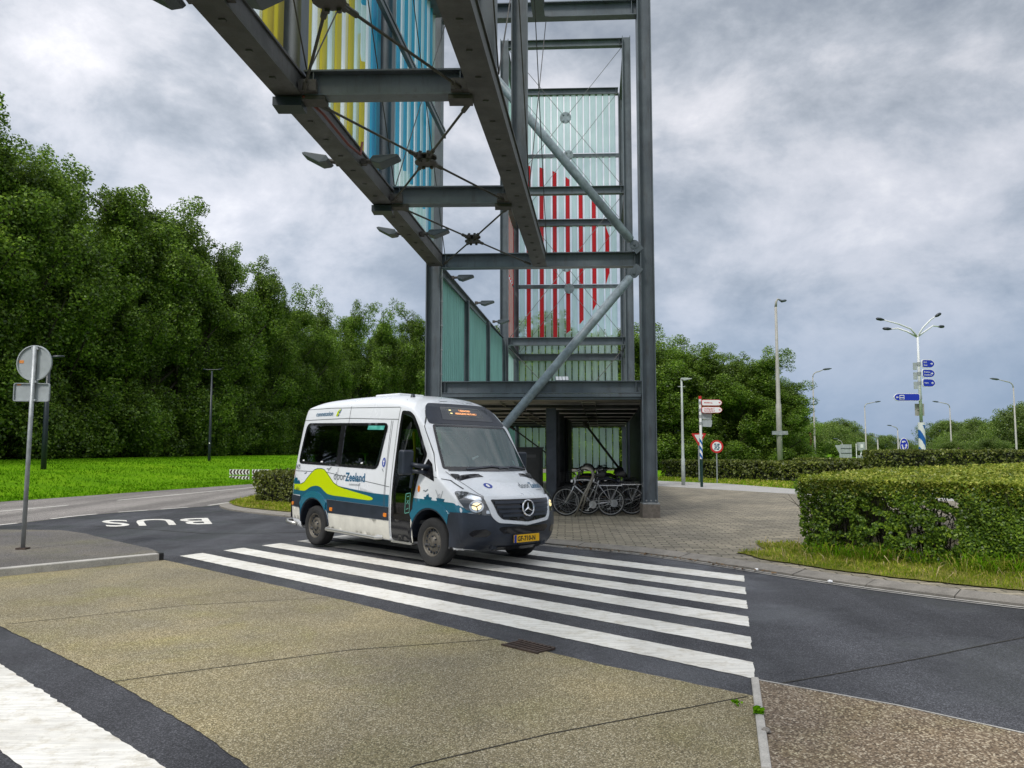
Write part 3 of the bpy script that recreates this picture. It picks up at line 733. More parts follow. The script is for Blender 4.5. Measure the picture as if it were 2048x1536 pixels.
# side wall of the back tower (seen almost edge on) and teal wall along the deck
def side_wall(p, q, z0, z1, pick, per=0.3, name='glass_strips', mats=None):
    mb = MB(); L = (q - p).length; d = (q - p).normalized(); nn = d.cross(Z)
    k = 0
    while k * per < L - 0.05:
        a = k * per; b = min(a + per * 0.93, L)
        for (lo, hi, mi) in pick(k, a, b, z0, z1): gstrip(mb, p + d * a, p + d * b, lo, hi, mi, 0.06, nn)
        k += 1
    return GB(mb, name, mats)
def plain(mi): return lambda k, a, b, z0, z1: [((z0, z0), (z1, z1), mi)]
def redwall(k, a, b, z0, z1): return [((z0, z0), (z1, z1), 1 if (k % 2 and 4 < z0 < 14) else 0)]
for (z0, z1) in ((3.35, 5.9), (6.3, 9.3), (9.45, 12.2), (12.6, 15.7), (15.9, 18.55)):
    side_wall(BL + DD * .2 - WD * .12, CL_ - DD * .2 - WD * .12, z0, z1, redwall, mats=[M['mint'], M['rd']])
tw = [FL.lerp(BL, f) for f in (0, 0.32, 0.64, 0.96)] + [BL]
for i in range(3):
    p, q = tw[i] + DD * 0.2 - WD * .05, tw[i + 1] - DD * 0.12 - WD * .05
    side_wall(p, q, 3.3, 6.1, plain(0), 0.26, mats=[M['teal']])
    column(tw[i + 1], 3.3, 6.12, 0.22, 0.26)
side_wall(BL + DD * .2 - WD * .05, CL_ - DD * .2 - WD * .05, 0.6, 2.9, plain(0), 0.26, mats=[M['teal']])

# bridge truss towards the viewer
def LCp(Y): return Vector((-1.84 + (Y - 18.6) * 0.1035, Y, 0))
def RCp(Y): return Vector((0.69 + (Y - 18.6) * 0.112, Y, 0))
YN = [18.55, 13.75, 9.42, 5.05, 0.65]
for Pn in (LCp, RCp):
    mb = MB(); a, b = Pn(18.6 - 0.12), Pn(-1.2)
    mb.bar(a + Z * 6.275, b + Z * 6.275, 0.29, 0.245); mb.bar(a + Z * 6.138, b + Z * 6.138, 0.34, 0.028); mb.bar(a + Z * 6.412, b + Z * 6.412, 0.34, 0.028)
    for t in np.arange(0.3, 19, 0.62):       # pads bolted under the flange
        q = a.lerp(b, t / 19.6); mb.box(q + Z * 6.116, 0.07, 0.05, 0.014)
    GB(mb, 'chord', M['steel_d'])
    mb = MB(); mb.ibeam(a + Z * 12.6, b + Z * 12.6, 0.3, 0.3); GB(mb, 'chord')
for i, Y in enumerate(YN[1:]):
    l, r = LCp(Y), RCp(Y - 0.06)
    for z, h in ((6.29, 0.33), (12.6, 0.3)):
        beam(l, r, z, h, 0.22, trim=0.18)
    for q, nm in ((l, 0), (r, 1)):
        mb = MB(); mb.ibeam(q + Z * 6.42, q + Z * 12.45, 0.30, 0.30, 0.022, up=WD); GB(mb, 'column')
    mb = MB(); mb.box(l + Vector((-0.02, 0, 6.045)), 0.36, 0.26, 0.11); GB(mb, 'junction_box', M['pole_d'])
    for q, s in ((l, 1), (r, -1)):
        mb = MB(); mb.box(q + WD * s * 0.30 + Z * 6.09, 0.30, 0.22, 0.05); mb.box(q + WD * s * 0.28 - DD * .18 + Z * 6.2, 0.22, 0.10, 0.14); GB(mb, 'gusset', M['rod'])
def rod(a, b, r=0.018, m='rod', name='tie_rod'):
    d = (b - a).normalized(); L = (b - a).length
    mb = MB(); mb.tube([a, b], r, 7)
    if r > 0.012:
        for q, s in ((a, 1), (b, -1)): mb.tube([q + d * s * 0.02, q + d * s * 0.28], r * 1.9, 8)
    return GB(mb, name, M[m])
for i in range(4):
    ya, yb = YN[i], YN[i + 1]; la, ra, lb, rb = LCp(ya) + WD * .22, RCp(ya) - WD * .22, LCp(yb) + WD * .22, RCp(yb) - WD * .22
    c = (la + ra + lb + rb) / 4 + Z * 6.16
    for p in (la - DD * .15, ra - DD * .15, lb + DD * .15, rb + DD * .15): rod(p + Z * 6.16, c + (p + Z * 6.16 - c).normalized() * 0.12)
    mb = MB()
    for dz in (-0.045, 0.045): mb.cyl(c + Z * (dz - 0.012), c + Z * (dz + 0.012), 0.17, 14)
    for p in (la, ra, lb, rb):
        e = (p - c); e.z = 0; e.normalize(); mb.cyl(c + e * 0.15 - Z * 0.09, c + e * 0.15 + Z * 0.09, 0.028, 8)
        mb.bar(c + e * 0.08, c + e * 0.26, 0.07, 0.07)
    GB(mb, 'node_plate', M['rod'])
    for P0, P1 in ((LCp(ya), LCp(yb)), (RCp(ya), RCp(yb))):
        s = WD * (0.2 if P0.x < -0.9 and P0 == LCp(ya) else 0.17)
        rod(P0 + s + Z * 6.45, P1 + s + Z * 12.4, 0.010, 'rod'); rod(P0 + s + Z * 12.4, P1 + s + Z * 6.45, 0.010, 'rod')
    # rail half way up the glazed side
    mb = MB(); mb.bar(LCp(ya) + WD * .17 + Z * 9.4, LCp(yb) + WD * .17 + Z * 9.4, 0.08, 0.09); mb.bar(LCp(ya) + WD * .17 + Z * 9.55, LCp(yb) + WD * .17 + Z * 9.55, 0.06, 0.05)
    GB(mb, 'rail')
# glass of the bridge side: yellow, mint and blue figures
def yz(k, a, b, bay, z0, z1):
    """coloured figure on one strip; a = distance from the front frame"""
    pale = [((z0, z0), (z1, z1), 0 if k % 4 else 4)]
    cl = lambda v: min(max(v, z0), z1)
    if bay == 0:
        if k % 2 == 0: return pale
        lo = 7.1 + 0.12 * a if a > 0.7 else 6.3
        return [s for s in (((z0, z0), (cl(lo), cl(lo + .15)), 4), ((cl(lo), cl(lo + .15)), (z1, z1), 2)) if s[1][0] - s[0][0] > .02]
    if bay == 1:
        t = (a - 4.85) / 4.3
        if t < 0.13: return [((z0, z0), (z1, z1), 2)]
        if k % 2 == 0: return pale
        hi = 7.8 + 5.5 * (t - 0.13)
        up = [((cl(hi), cl(hi + .35)), (cl(hi + 1.0), cl(hi + 1.0)), 4), ((cl(hi + 1.0), cl(hi + 1.0)), (z1, z1), 2 if t < 0.55 else 4)]
        return [s for s in [((z0, z0), (cl(hi), cl(hi + .35)), 1)] + up if s[1][0] - s[0][0] > .02]
    if bay == 2 and a < 9.5: return [((z0, z0), (z1, z1), 1)]
    return pale if k % 2 == 0 else [((z0, z0), (z1, z1), 1)]
for i in range(4):
    ya, yb = YN[i], YN[i + 1]; p, q = LCp(ya - 0.2), LCp(yb + 0.2); s0 = 18.6 - ya
    fn = lambda k, a, b, z0, z1, i=i, s0=s0: yz(k, a + s0, b + s0, min(i, 2), z0, z1)
    side_wall(p - WD * .04, q - WD * .04, 6.44, 12.44, fn, 0.31, mats=[M['mint2'], M['ye'], M['bl'], M['bl2'], M['mint']])
# X rods and node discs of the tower's far part
def xr(a, b, za, zb, r=0.012):
    c = (a + b) / 2 + Z * (za + zb) / 2
    for p in (a + Z * za, b + Z * za, a + Z * zb, b + Z * zb): rod(p, c, r, 'cable', 'tie_rod')
    mb = MB(); mb.cyl(c - DD * 0.03, c + DD * 0.03, 0.24, 20)
    for p in (a + Z * za, b + Z * za, a + Z * zb, b + Z * zb):
        e = (p - c).normalized(); mb.bar(c + e * 0.13 - DD * 0.04, c + e * 0.20 - DD * 0.04, 0.05, 0.05)
    GB(mb, 'node_plate', M['tube'])
for za, zb in ((12.55, 18.55), (6.2, 12.2)): xr(BL + WD * .2 + DD * .1, BR - WD * .2 + DD * .1, za, zb)
for za, zb in ((12.7, 18.9), (6.15, 12.35)): xr(CL_ + WD * .2 - DD * .25, CR_ - WD * .2 - DD * .25, za, zb)
a, b = BL + WD * .2 + DD * .1, BR - WD * .2 + DD * .1
rod(a + Z * 5.8, a.lerp(b, .5) + Z * 3.3, 0.015, 'cable'); rod(b + Z * 5.8, a.lerp(b, .55) + Z * 3.3, 0.015, 'cable')
rod(BL + WD * .2 + Z * 2.6, BL.lerp(BR, .62) + Z * 0.4, 0.03, 'rod'); rod(BR - WD * 1.9 + Z * 2.75, BR - WD * .2 + Z * 0.5, 0.05, 'rod')
# enclosures under the deck
def clad(p, q, z0, z1, m, per=0.42, dep=0.06):
    mb = MB(); L = (q - p).length; d = (q - p).normalized(); nn = Vector((-d.y, d.x, 0)); k = 0
    while k * per < L:
        a = p + d * (k * per); b = p + d * min(k * per + per * 0.7, L); c = p + d * min((k + 1) * per, L)
        mb.bar(a + Z * (z0 + z1) / 2, b + Z * (z0 + z1) / 2, dep, z1 - z0); mb.bar(b + nn * -0.012 + Z * (z0 + z1) / 2, c + nn * -0.012 + Z * (z0 + z1) / 2, dep * 0.6, z1 - z0 - 0.004)
        k += 1
    return mb
GB(clad(FR + DD * 0.35 - WD * .02, BR - DD * .2 - WD * .02, 0.08, 2.88, 0), 'cladding', M['wall'])
mid = FL.lerp(FR, 0.52)
GB(clad(mid + DD * 1.8, mid + DD * 9.2 + WD * .25, 0.08, 2.66, 0), 'cladding', M['wall'])
for f in (1.8, 4.2, 6.7, 9.2): 
    mb = MB(); mb.ibeam(mid + DD * f + WD * .16 + Z * 0.08, mid + DD * f + WD * .16 + Z * 2.7, 0.2, 0.2, up=WD); GB(mb, 'column', M['steel_d'])
mb = MB(); mb.box(mid + DD * 1.62 + WD * 0.05 + Z * 1.4, 0.26, 0.26, 2.7); GB(mb, 'pier', M['wall'], bevel=0.01)
# drain pipe on left column, red cable on chord
mb = MB(); mb.tube([FL + WD * .21 - DD * .1 + Z * 2.7, FL + WD * .21 - DD * .1 + Z * 6.1], 0.025, 8)
for z in np.arange(2.9, 6.1, 0.6): mb.box(FL + WD * .21 - DD * .1 + Z * z, 0.07, 0.07, 0.03)
GB(mb, 'drain_pipe', M['galv'])
cp = [LCp(9.3) + WD * .2 + Z * 6.1, LCp(9.9) + WD * .24 + Z * 6.14, LCp(10.9) + WD * .25 + Z * 6.13, LCp(11.6) + WD * .22 + Z * 6.25, LCp(11.75) + WD * .2 + Z * 6.5]
mb = MB(); mb.tube([Vector(p) for p in cp], 0.02, 8); GB(mb, 'cable', M['cable_r'], smooth=True)
# floodlights
def flood(p, out, tilt=0.25):
    f = bpy.data.objects.new('floodlight', None); COL.objects.link(f); f.parent = gate; f.matrix_parent_inverse = Matrix.Translation(-gate_o)
    f.empty_display_size = 0.1
    f.location = p
    out = out.normalized(); s = out.cross(Z)
    mb = MB(); P0 = out * 0.12
    prof = [(0, -0.02), (0.03, -0.06), (0.14, -0.10), (0.44, -0.02), (0.46, 0.01), (0.42, 0.03), (0.06, 0.04)]
    rot = Matrix.Rotation(tilt, 3, s)
    A = [rot @ (out * (0.12 + x) + Z * z) - s * (0.15 if x < 0.3 else 0.12) for x, z in prof]; B = [rot @ (out * (0.12 + x) + Z * z) + s * (0.15 if x < 0.3 else 0.12) for x, z in prof]; n = len(prof)
    mb.add(A + B, [tuple(range(n)), tuple(range(n, 2 * n))[::-1]] + [(i, n + i, n + (i + 1) % n, (i + 1) % n) for i in range(n)])
    h = mb.build('lamp_head', M['lampgrey'], f, bevel=0.008)
    mb = MB(); mb.cyl(Vector((0, 0, 0)), rot @ (out * 0.17), 0.035, 10); mb.box((0, 0, 0), 0.09, 0.09, 0.09); mb.build('bracket', M['rod'], f)
for Y, zz_ in ((11.85, 6.22), (16.05, 6.24), (7.35, 6.22)):
    c = LCp(Y) + Z * zz_
    flood(c + WD * 0.2, WD, 0.10); flood(c - WD * 0.2, -WD, 0.22)
for f in (0.13, 0.42, 0.71): flood(FL.lerp(BL, f) + WD * .12 + Z * 6.28, WD, 0.05)
# panel lamp lying on the deck
fp = FL.lerp(FR, 0.60) + DD * 0.3 + Z * 3.40
mb = MB(); ax = Matrix.Rotation(R(35), 3, 'X')
mb.obox(fp, WD * 0.17, ax @ Vector((0, 0.10, 0)), ax @ Vector((0, 0, 0.02)), 0)
for i in range(4):
    for j in range(3): mb.obox(fp + WD * (-0.12 + i * 0.08) + ax @ Vector((0, -0.06 + j * 0.06, 0.024)), WD * 0.033, ax @ Vector((0, 0.025, 0)), ax @ Vector((0, 0, 0.006)), 1)
mb.box(fp + DD * .05 - Z * 0.06, 0.26, 0.05, 0.08, 0)
GB(mb, 'panel_lamp', [M['lampgrey'], M['wsign']])
# grey cabinet beside the shed wall
cb = thing('utility_cabinet', 'dark grey metal cabinet under the deck behind the minibus', 'cabinet', (0.36, 21.0, 0.07), (0, 0, R(-3)))
mb = MB(); mb.box((0, 0, 0.82), 0.95, 0.6, 1.6); mb.build('case', M['cabinet'], cb, bevel=0.015)
mb = MB(); mb.box((0, -0.315, 0.82), 0.80, 0.02, 1.42); dcab = mb.build('door', M['cabinet'], cb, bevel=0.006)
mb = MB(); mb.box((0.1, -0.328, 1.42), 0.4, 0.005, 0.08); mb.build('label_plate', mat('label_plate', (0.10, 0.10, 0.10), 0.5), dcab)
mb = MB(); mb.box((0, 0, 1.64), 1.0, 0.66, 0.04); mb.build('lid', M['cabinet'], cb)
# ------------------------------------------------------------------ the minibus
VAN_LOC, VAN_YAW = (-0.498, 12.0, 0.004), -0.79
van = thing('minibus', 'white minibus with a teal and lime hill design stopped on the zebra crossing', 'minibus', VAN_LOC, (R(-1.0), 0, VAN_YAW))
paint = mat('van_white_paint', (0.74, 0.76, 0.79), 0.28, coat=0.5, col2=(0.70, 0.72, 0.74), vscale=1.5)
V_ = dict(inner=mat('van_interior', (0.05, 0.052, 0.055), 0.8), black=mat('van_black_plastic', (0.019, 0.025, 0.038), 0.4, var=0.25, vscale=4),
          gloss=mat('van_gloss_black', (0.012, 0.012, 0.014), 0.12), teal=mat('livery_teal', (0.003, 0.085, 0.155), 0.3, coat=0.4),
          lime=mat('livery_lime', (0.50, 0.62, 0.0), 0.3, coat=0.4), teal2=mat('arch_teal', (0.004, 0.12, 0.19), 0.25, coat=0.5), line=mat('livery_olive', (0.05, 0.10, 0.02), 0.5),
          seam=mat('panel_seam', (0.06, 0.065, 0.07), 0.7), tyre=mat('tyre', (0.018, 0.018, 0.018), 0.85, var=0.3, vscale=12, bump=0.3), rim=mat('dirty_rim', (0.12, 0.108, 0.088), 0.5, metal=0.3, var=0.3, vscale=9),
          chrome=mat('chrome', (0.75, 0.76, 0.78), 0.12, metal=1.0), steel=mat('brushed_step', (0.5, 0.49, 0.46), 0.3, metal=0.8), cream=mat('dusty_white_sill', (0.62, 0.60, 0.53), 0.45, var=0.12, vscale=3),
          amber=mat('amber_lens', (0.75, 0.22, 0.02), 0.3), redl=mat('red_lens', (0.45, 0.01, 0.01), 0.2), gtext=mat('grey_lettering', (0.14, 0.16, 0.18), 0.5),
          ttext=mat('blue_lettering', (0.005, 0.10, 0.20), 0.5), ypl=mat('plate_yellow', (0.80, 0.45, 0.01), 0.4), seat=mat('seat_fabric', (0.03, 0.05, 0.06), 0.9), pole=mat('grab_rail_yellow', (0.85, 0.72, 0.02), 0.4),
          film=mat('green_film', (0.05, 0.32, 0.26), 0.5), white=mat('decal_white', (0.8, 0.8, 0.8), 0.5), dblue=mat('decal_blue', (0.01, 0.04, 0.32), 0.4))
g_dark = glass('tinted_glass', (0.20, 0.27, 0.25), 0.06); g_ws = glass('windscreen_glass', (0.62, 0.74, 0.71), 0.05, diff=(0.10, 0.25, 0.23), dfac=0.22)  # windscreen's teal diffuse share paints in a pale reflection
g_lamp = glass('lamp_glass', (0.9, 0.92, 0.92), 0.06)

def lerp_tab(tab, x):
    if x <= tab[0][0]: return tab[0][1]
    for (a, fa), (b, fb) in zip(tab, tab[1:]):
        if x <= b: return fa + (fb - fa) * (x - a) / (b - a)
    return tab[-1][1]
SW = [(0.2, 0.93), (0.45, 0.975), (0.8, 0.995), (1.1, 0.99), (1.35, 0.968), (1.6, 0.945), (2.0, 0.905), (2.3, 0.868), (2.42, 0.835)]
def half(x, z):
    w = lerp_tab(SW, z)
    t = max(0.0, x - 0.25) / 0.75
    w -= 0.10 * t ** 2
    if x < -3.7: w -= 0.05 * ((-3.7 - x) / 0.45) ** 2
    if z > 1.3: w -= 0.045 * min(1, max(0, (x + 0.5) / 0.7))
    return w
NJ = 9
# centre profile: nose (bottom to hood lip), then over the top, then down the back
nose = [(0.84, 0.26), (0.96, 0.36), (1.00, 0.48), (1.01, 0.58), (1.00, 0.68), (0.98, 0.78), (0.965, 0.88), (0.94, 0.96), (0.905, 1.015)]
topc = [(0.80, 1.10), (0.66, 1.205), (0.52, 1.29), (0.43, 1.345), (0.36, 1.40), (0.22, 1.56), (0.06, 1.755), (-0.10, 1.95), (-0.19, 2.06), (-0.26, 2.13), (-0.36, 2.27), (-0.47, 2.385), (-0.68, 2.495), (-1.0, 2.565), (-1.5, 2.60), (-2.2, 2.615), (-2.9, 2.605), (-3.45, 2.59), (-3.72, 2.565)]
rear = [(-3.86, 2.49), (-3.92, 2.32), (-3.97, 2.0), (-4.03, 1.7), (-4.08, 1.4), (-4.12, 1.1), (-4.14, 0.8), (-4.15, 0.55), (-4.12, 0.40)]
US = [0, 0.2, 0.4, 0.6, 0.78, 0.90, 0.97, 1.0]
def back_shift(x, z, u):
    if x > 0.3 and z < 1.35: k = 0.36 if z < 1.05 else 0.34
    elif x > -0.3: k = 0.30 - 0.16 * min(1, max(0, (0.36 - x) / 0.55))
    elif x > -0.8: k = 0.14 * (x + 0.8) / 0.5 + 0.05
    elif x < -3.6: return -0.07 * u ** 3
    else: k = 0.05 * max(0, (x + 1.6) / 0.8) if x > -1.6 else 0
    return k * u ** 2.4
def zdrop(x, z, u):
    if z < 1.03 and x > 0.5: return 0.02 * u ** 4 * (z > 0.8)
    if x > 0.36: return 0.05 * u ** 3
    if x > -0.2: return 0.0 * u
    if x > -3.75:
        k = 0.17 * min(1, (-0.2 - x) / 0.5); return k * (0.25 * u ** 2 + 0.75 * u ** 6)
    return 0.05 * u ** 4
prof = nose + topc + rear
VS = []; idx = {}
def addv(p): VS.append(p); return len(VS) - 1
rowsL = []
for (x, z) in prof:
    row = []
    for u in US:
        xe = x - back_shift(x, z, u); ze = z - zdrop(x, z, u)
        w = half(x - back_shift(x, z, 1), min(z - zdrop(x, z, 1), 2.42))
        row.append((xe, u * w, ze))
    rowsL.append(row)
R_, L_ = [], []
for row in rowsL:
    l = [addv(p) for p in row]; r = [l[0]] + [addv((p[0], -p[1], p[2])) for p in row[1:]]
    L_.append(l); R_.append(r)
FC = []
nr = len(prof); nu = len(US)
for i in range(nr - 1):
    for j in range(nu - 1):
        FC.append((L_[i][j], L_[i][j + 1], L_[i + 1][j + 1], L_[i + 1][j]))
        FC.append((R_[i][j + 1], R_[i][j], R_[i + 1][j], R_[i + 1][j + 1]))
nN, nT = len(nose), len(topc)
assert nN == NJ and len(rear) == NJ
SC = {}
for side, RW in ((1, L_), (-1, R_)):
    cols = [[RW[j][-1] for j in range(nN)]]                 # nose edge, bottom to top
    fr = [0, .10, .22, .36, .50, .64, .78, .90, 1.0]
    for i in range(nN, nN + nT):
        xe, ye, ze = rowsL[i][-1]; zb = 0.27; col = []
        for j in range(NJ - 1):
            z = zb + (ze - zb) * fr[j]
            # columns lean so that they follow the nose and the tail
            xn = VS[RW[j][-1]][0]; xt = rowsL[nN + nT + NJ - 1 - j][-1][0]
            x = xe
            k = (i - nN + 1) / (nT + 1)
            if xe > -0.2: x = xe + (xn - rowsL[nN - 1][-1][0]) * max(0, 1 - (i - nN + 1) / 5)
            if xe < -2.5: x = xe + (xt - rowsL[nN + nT][-1][0]) * ((-2.5 - xe) / 1.33)
            y = half(x, z)
            if j == NJ - 2: y = max(y, abs(ye))
            col.append(addv((x, side * y, z)))
        col.append(RW[i][-1]); cols.append(col)
    cols.append([RW[nN + nT + NJ - 1 - j][-1] for j in range(NJ)])
    for a, b in zip(cols, cols[1:]):
        for j in range(NJ - 1):
            q = (a[j], a[j + 1], b[j + 1], b[j]); FC.append(q if side == 1 else q[::-1])
    SC[side] = cols
bottom = [c[0] for c in SC[1]] + L_[-1][::-1][1:] + R_[-1][1:] + [c[0] for c in SC[-1]][::-1][1:] + R_[0][::-1][1:] + L_[0][1:-1]
seen = []; 
for q in bottom:
    if q not in seen: seen.append(q)
FC.append(tuple(seen))
shell_me = bpy.data.meshes.new('body'); shell_me.from_pydata(VS, [], FC)
bm = bmesh.new(); bm.from_mesh(shell_me); bmesh.ops.recalc_face_normals(bm, faces=bm.faces)
cl_ = bm.edges.layers.float.new('crease_edge')
for e in bm.edges:
    if any(len(f.verts) > 8 for f in e.link_faces): e[cl_] = 0.7
bm.to_mesh(shell_me); bm.free()
shell = bpy.data.objects.new('body_cage', shell_me); COL.objects.link(shell)
ss = shell.modifiers.new('s', 'SUBSURF'); ss.levels = 2; ss.render_levels = 2
bpy.context.view_layer.update()
dg = bpy.context.evaluated_depsgraph_get()
smooth_me = bpy.data.meshes.new_from_object(shell.evaluated_get(dg))
bvh = BVHTree.FromPolygons([v.co.copy() for v in smooth_me.vertices], [tuple(p.vertices) for p in smooth_me.polygons])
bpy.data.objects.remove(shell)

def hit(o, d):
    r = bvh.ray_cast(Vector(o), Vector(d).normalized())
    return r[0], r[1]
def m_side(s):
    def f(p, off):
        co, no = hit((p[0], s * 2.5, p[1]), (0, -s, 0))
        if co is None: co, no = Vector((p[0], s * 0.9, p[1])), Vector((0, s, 0))
        if no.y * s < 0: no = -no
        return co + Vector((no.x * 0.3, no.y, no.z)).normalized() * off
    return f
def m_front(p, off):
    co, no = hit((3, p[0], p[1]), (-1, 0, 0))
    if co is None: co, no = Vector((0.6, p[0], p[1])), Vector((1, 0, 0))
    if no.x < 0: no = -no
    return co + no * off
def m_rear(p, off):
    co, no = hit((-6, p[0], p[1]), (1, 0, 0))
    if co is None: co = Vector((-4.1, p[0], p[1]))
    return co + Vector((-off, 0, 0))
def m_top(p, off):
    co, no = hit((p[0], p[1], 4), (0, 0, -1))
    return co + Vector((0, 0, off))
def m_corner(s):
    """front quarter, s=-1 right; first coordinate runs inward to the centre"""
    dr = Vector((-0.8, -s * 0.6, 0)); ex = Vector((0.6, -s * 0.8, 0))
    def f(p, off):
        o = ex * p[0] - dr * 4; co, no = hit((o.x, o.y, p[1]), dr)
        if co is None: return Vector((0.6, s * 0.9, p[1]))
        if no.dot(dr) > 0: no = -no
        return co + no * off
    return f
def inpoly(p, poly):
    c = False; n = len(poly)
    for i in range(n):
        x1, y1 = poly[i]; x2, y2 = poly[(i + 1) % n]
        if (y1 > p[1]) != (y2 > p[1]) and p[0] < (x2 - x1) * (p[1] - y1) / (y2 - y1) + x1: c = not c
    return c
def rnd(poly, r=0.05, n=4):
    out = []; N = len(poly)
    for i in range(N):
        p = Vector(poly[i]); a = Vector(poly[i - 1]) - p; b = Vector(poly[(i + 1) % N]) - p
        ra = min(r, a.length * .45); rb = min(r, b.length * .45)
        A = p + a.normalized() * ra; B = p + b.normalized() * rb
        for k in range(n + 1):
            t = k / n; q = A * (1 - t) ** 2 + p * 2 * t * (1 - t) + B * t * t; out.append((q.x, q.y))
    return out
def shrink(poly, d):
    N = len(poly); ar = sum(poly[i][0] * poly[(i + 1) % N][1] - poly[(i + 1) % N][0] * poly[i][1] for i in range(N)); s = 1 if ar > 0 else -1
    out = []
    for i in range(N):
        a = Vector(poly[i - 1]); p = Vector(poly[i]); b = Vector(poly[(i + 1) % N])
        d1 = (p - a); d2 = (b - p)
        if d1.length < 1e-6: d1 = d2
        if d2.length < 1e-6: d2 = d1
        n1 = Vector((-d1.y, d1.x)).normalized() * s; n2 = Vector((-d2.y, d2.x)).normalized() * s
        n = (n1 + n2); n.normalize(); out.append(tuple(p + n * d))
    return out
def patch(name, poly, mp, off, m, parent=None, holes=(), step=0.06, thick=0.0, smooth=True):
    """a piece lying on the body: poly (2D) filled with a grid of points and mapped on"""
    vs = []; ed = []
    for lp in (poly,) + tuple(holes):
        n0 = len(vs); pts = []
        for i in range(len(lp)):
            a = Vector(lp[i]); b = Vector(lp[(i + 1) % len(lp)]); k = max(1, int((b - a).length / step))
            pts += [a.lerp(b, j / k) for j in range(k)]
        vs += pts; ed += [(n0 + i, n0 + (i + 1) % len(pts)) for i in range(len(pts))]
    xs = [v.x for v in vs]; ys = [v.y for v in vs]; nb = len(vs)
    x = min(xs) + step / 2
    while x < max(xs):
        y = min(ys) + step / 2
        while y < max(ys):
            if inpoly((x, y), poly) and not any(inpoly((x, y), h) for h in holes):
                q = Vector((x, y))
                if min((q - v).length_squared for v in vs[:nb]) > (step * 0.5) ** 2: vs.append(q)
            y += step
        x += step
    r = delaunay_2d_cdt(vs, ed, [], 0, 1e-6)
    fs = []
    for f in r[2]:
        c = sum((r[0][i] for i in f), Vector((0, 0))) / len(f)
        if inpoly(c, poly) and not any(inpoly(c, h) for h in holes): fs.append(tuple(f))
    P = [mp(p, off) for p in r[0]]
    me = bpy.data.meshes.new(name); me.from_pydata(P, [], fs); me.materials.append(m)
    if thick:
        Q = [mp(p, off - thick) for p in r[0]]; n = len(P); cnt = {}
        for f in fs:
            for i in range(len(f)):
                k = (f[i], f[(i + 1) % len(f)]); cnt[k] = cnt.get(k, 0) + 1
        side = [(b, a, a + n, b + n) for (a, b) in cnt if (b, a) not in cnt]
        me.clear_geometry(); me.from_pydata(P + Q, [], fs + side)
    bm = bmesh.new(); bm.from_mesh(me); bmesh.ops.recalc_face_normals(bm, faces=bm.faces); bm.to_mesh(me); bm.free()
    if smooth and not thick: me.shade_smooth()
    o = bpy.data.objects.new(name, me); COL.objects.link(o); o.parent = parent or van
    return o
def strokes(name, lines, w, mp, off, m, parent=None):
    if name == 'seam' and len(lines) > 1:
        for l in lines: strokes(name, [l], w, mp, off, m, parent)
        return
    mb = MB()
    for pts in lines:
        pts = [Vector(p) for p in pts]; q = [pts[0]]
        for a, b in zip(pts, pts[1:]):
            k = max(1, int((b - a).length / 0.08)); q += [a.lerp(b, (j + 1) / k) for j in range(k)]
        for a, b in zip(q, q[1:]):
            d = (b - a); 
            if d.length < 1e-6: continue
            d.normalize(); s = Vector((-d.y, d.x)) * w / 2
            mb.add([mp(a - s, off), mp(b - s, off), mp(b + s, off), mp(a + s, off)], [(0, 1, 2, 3)])
    return mb.build(name, m, parent or van, recalc=False)
def letters(name, body, x, z, h, mp, off, m, sx=1.0, bold=0.0, flip=1, slope=0.0, parent=None, sp=1.0):
    """h = cap height; flip=-1 where the surface's first axis runs right to left for the reader"""
    Vt, Ft = text_mesh(body, h / 0.7, bold * h, sx, sp=sp)
    pts = [mp((x + flip * a, z + b + slope * a), off) for a, b in Vt]
    mb = MB(); mb.add(pts, Ft); o = mb.build(name, m, parent or van, recalc=False); return o

S_ = m_side(-1); SL = m_side(1)
# outlines (x forward, z up) of the glazed openings, right-hand side
o_side = rnd([(-3.88, 1.42), (-1.37, 1.36), (-1.20, 2.10), (-3.72, 2.15)], 0.12)
o_door = rnd([(-0.97, 0.30), (-0.46, 0.28), (-0.44, 0.62), (-0.40, 0.95), (-0.31, 1.30), (-0.17, 1.60), (-0.42, 2.02), (-0.56, 2.20), (-0.68, 2.27), (-0.90, 2.29)], 0.05)
o_drv = rnd([(-0.95, 1.32), (-0.30, 1.30), (-0.17, 1.55), (-0.42, 2.0), (-0.60, 2.08), (-0.92, 2.1)], 0.05)
o_ws = rnd([(-0.86, 1.395), (0.86, 1.395), (0.81, 1.75), (0.765, 2.02), (0.74, 2.065), (-0.74, 2.065), (-0.765, 2.02), (-0.81, 1.75)], 0.04)
o_rear = rnd([(-0.72, 1.35), (0.72, 1.35), (0.66, 2.1), (-0.66, 2.1)], 0.08)
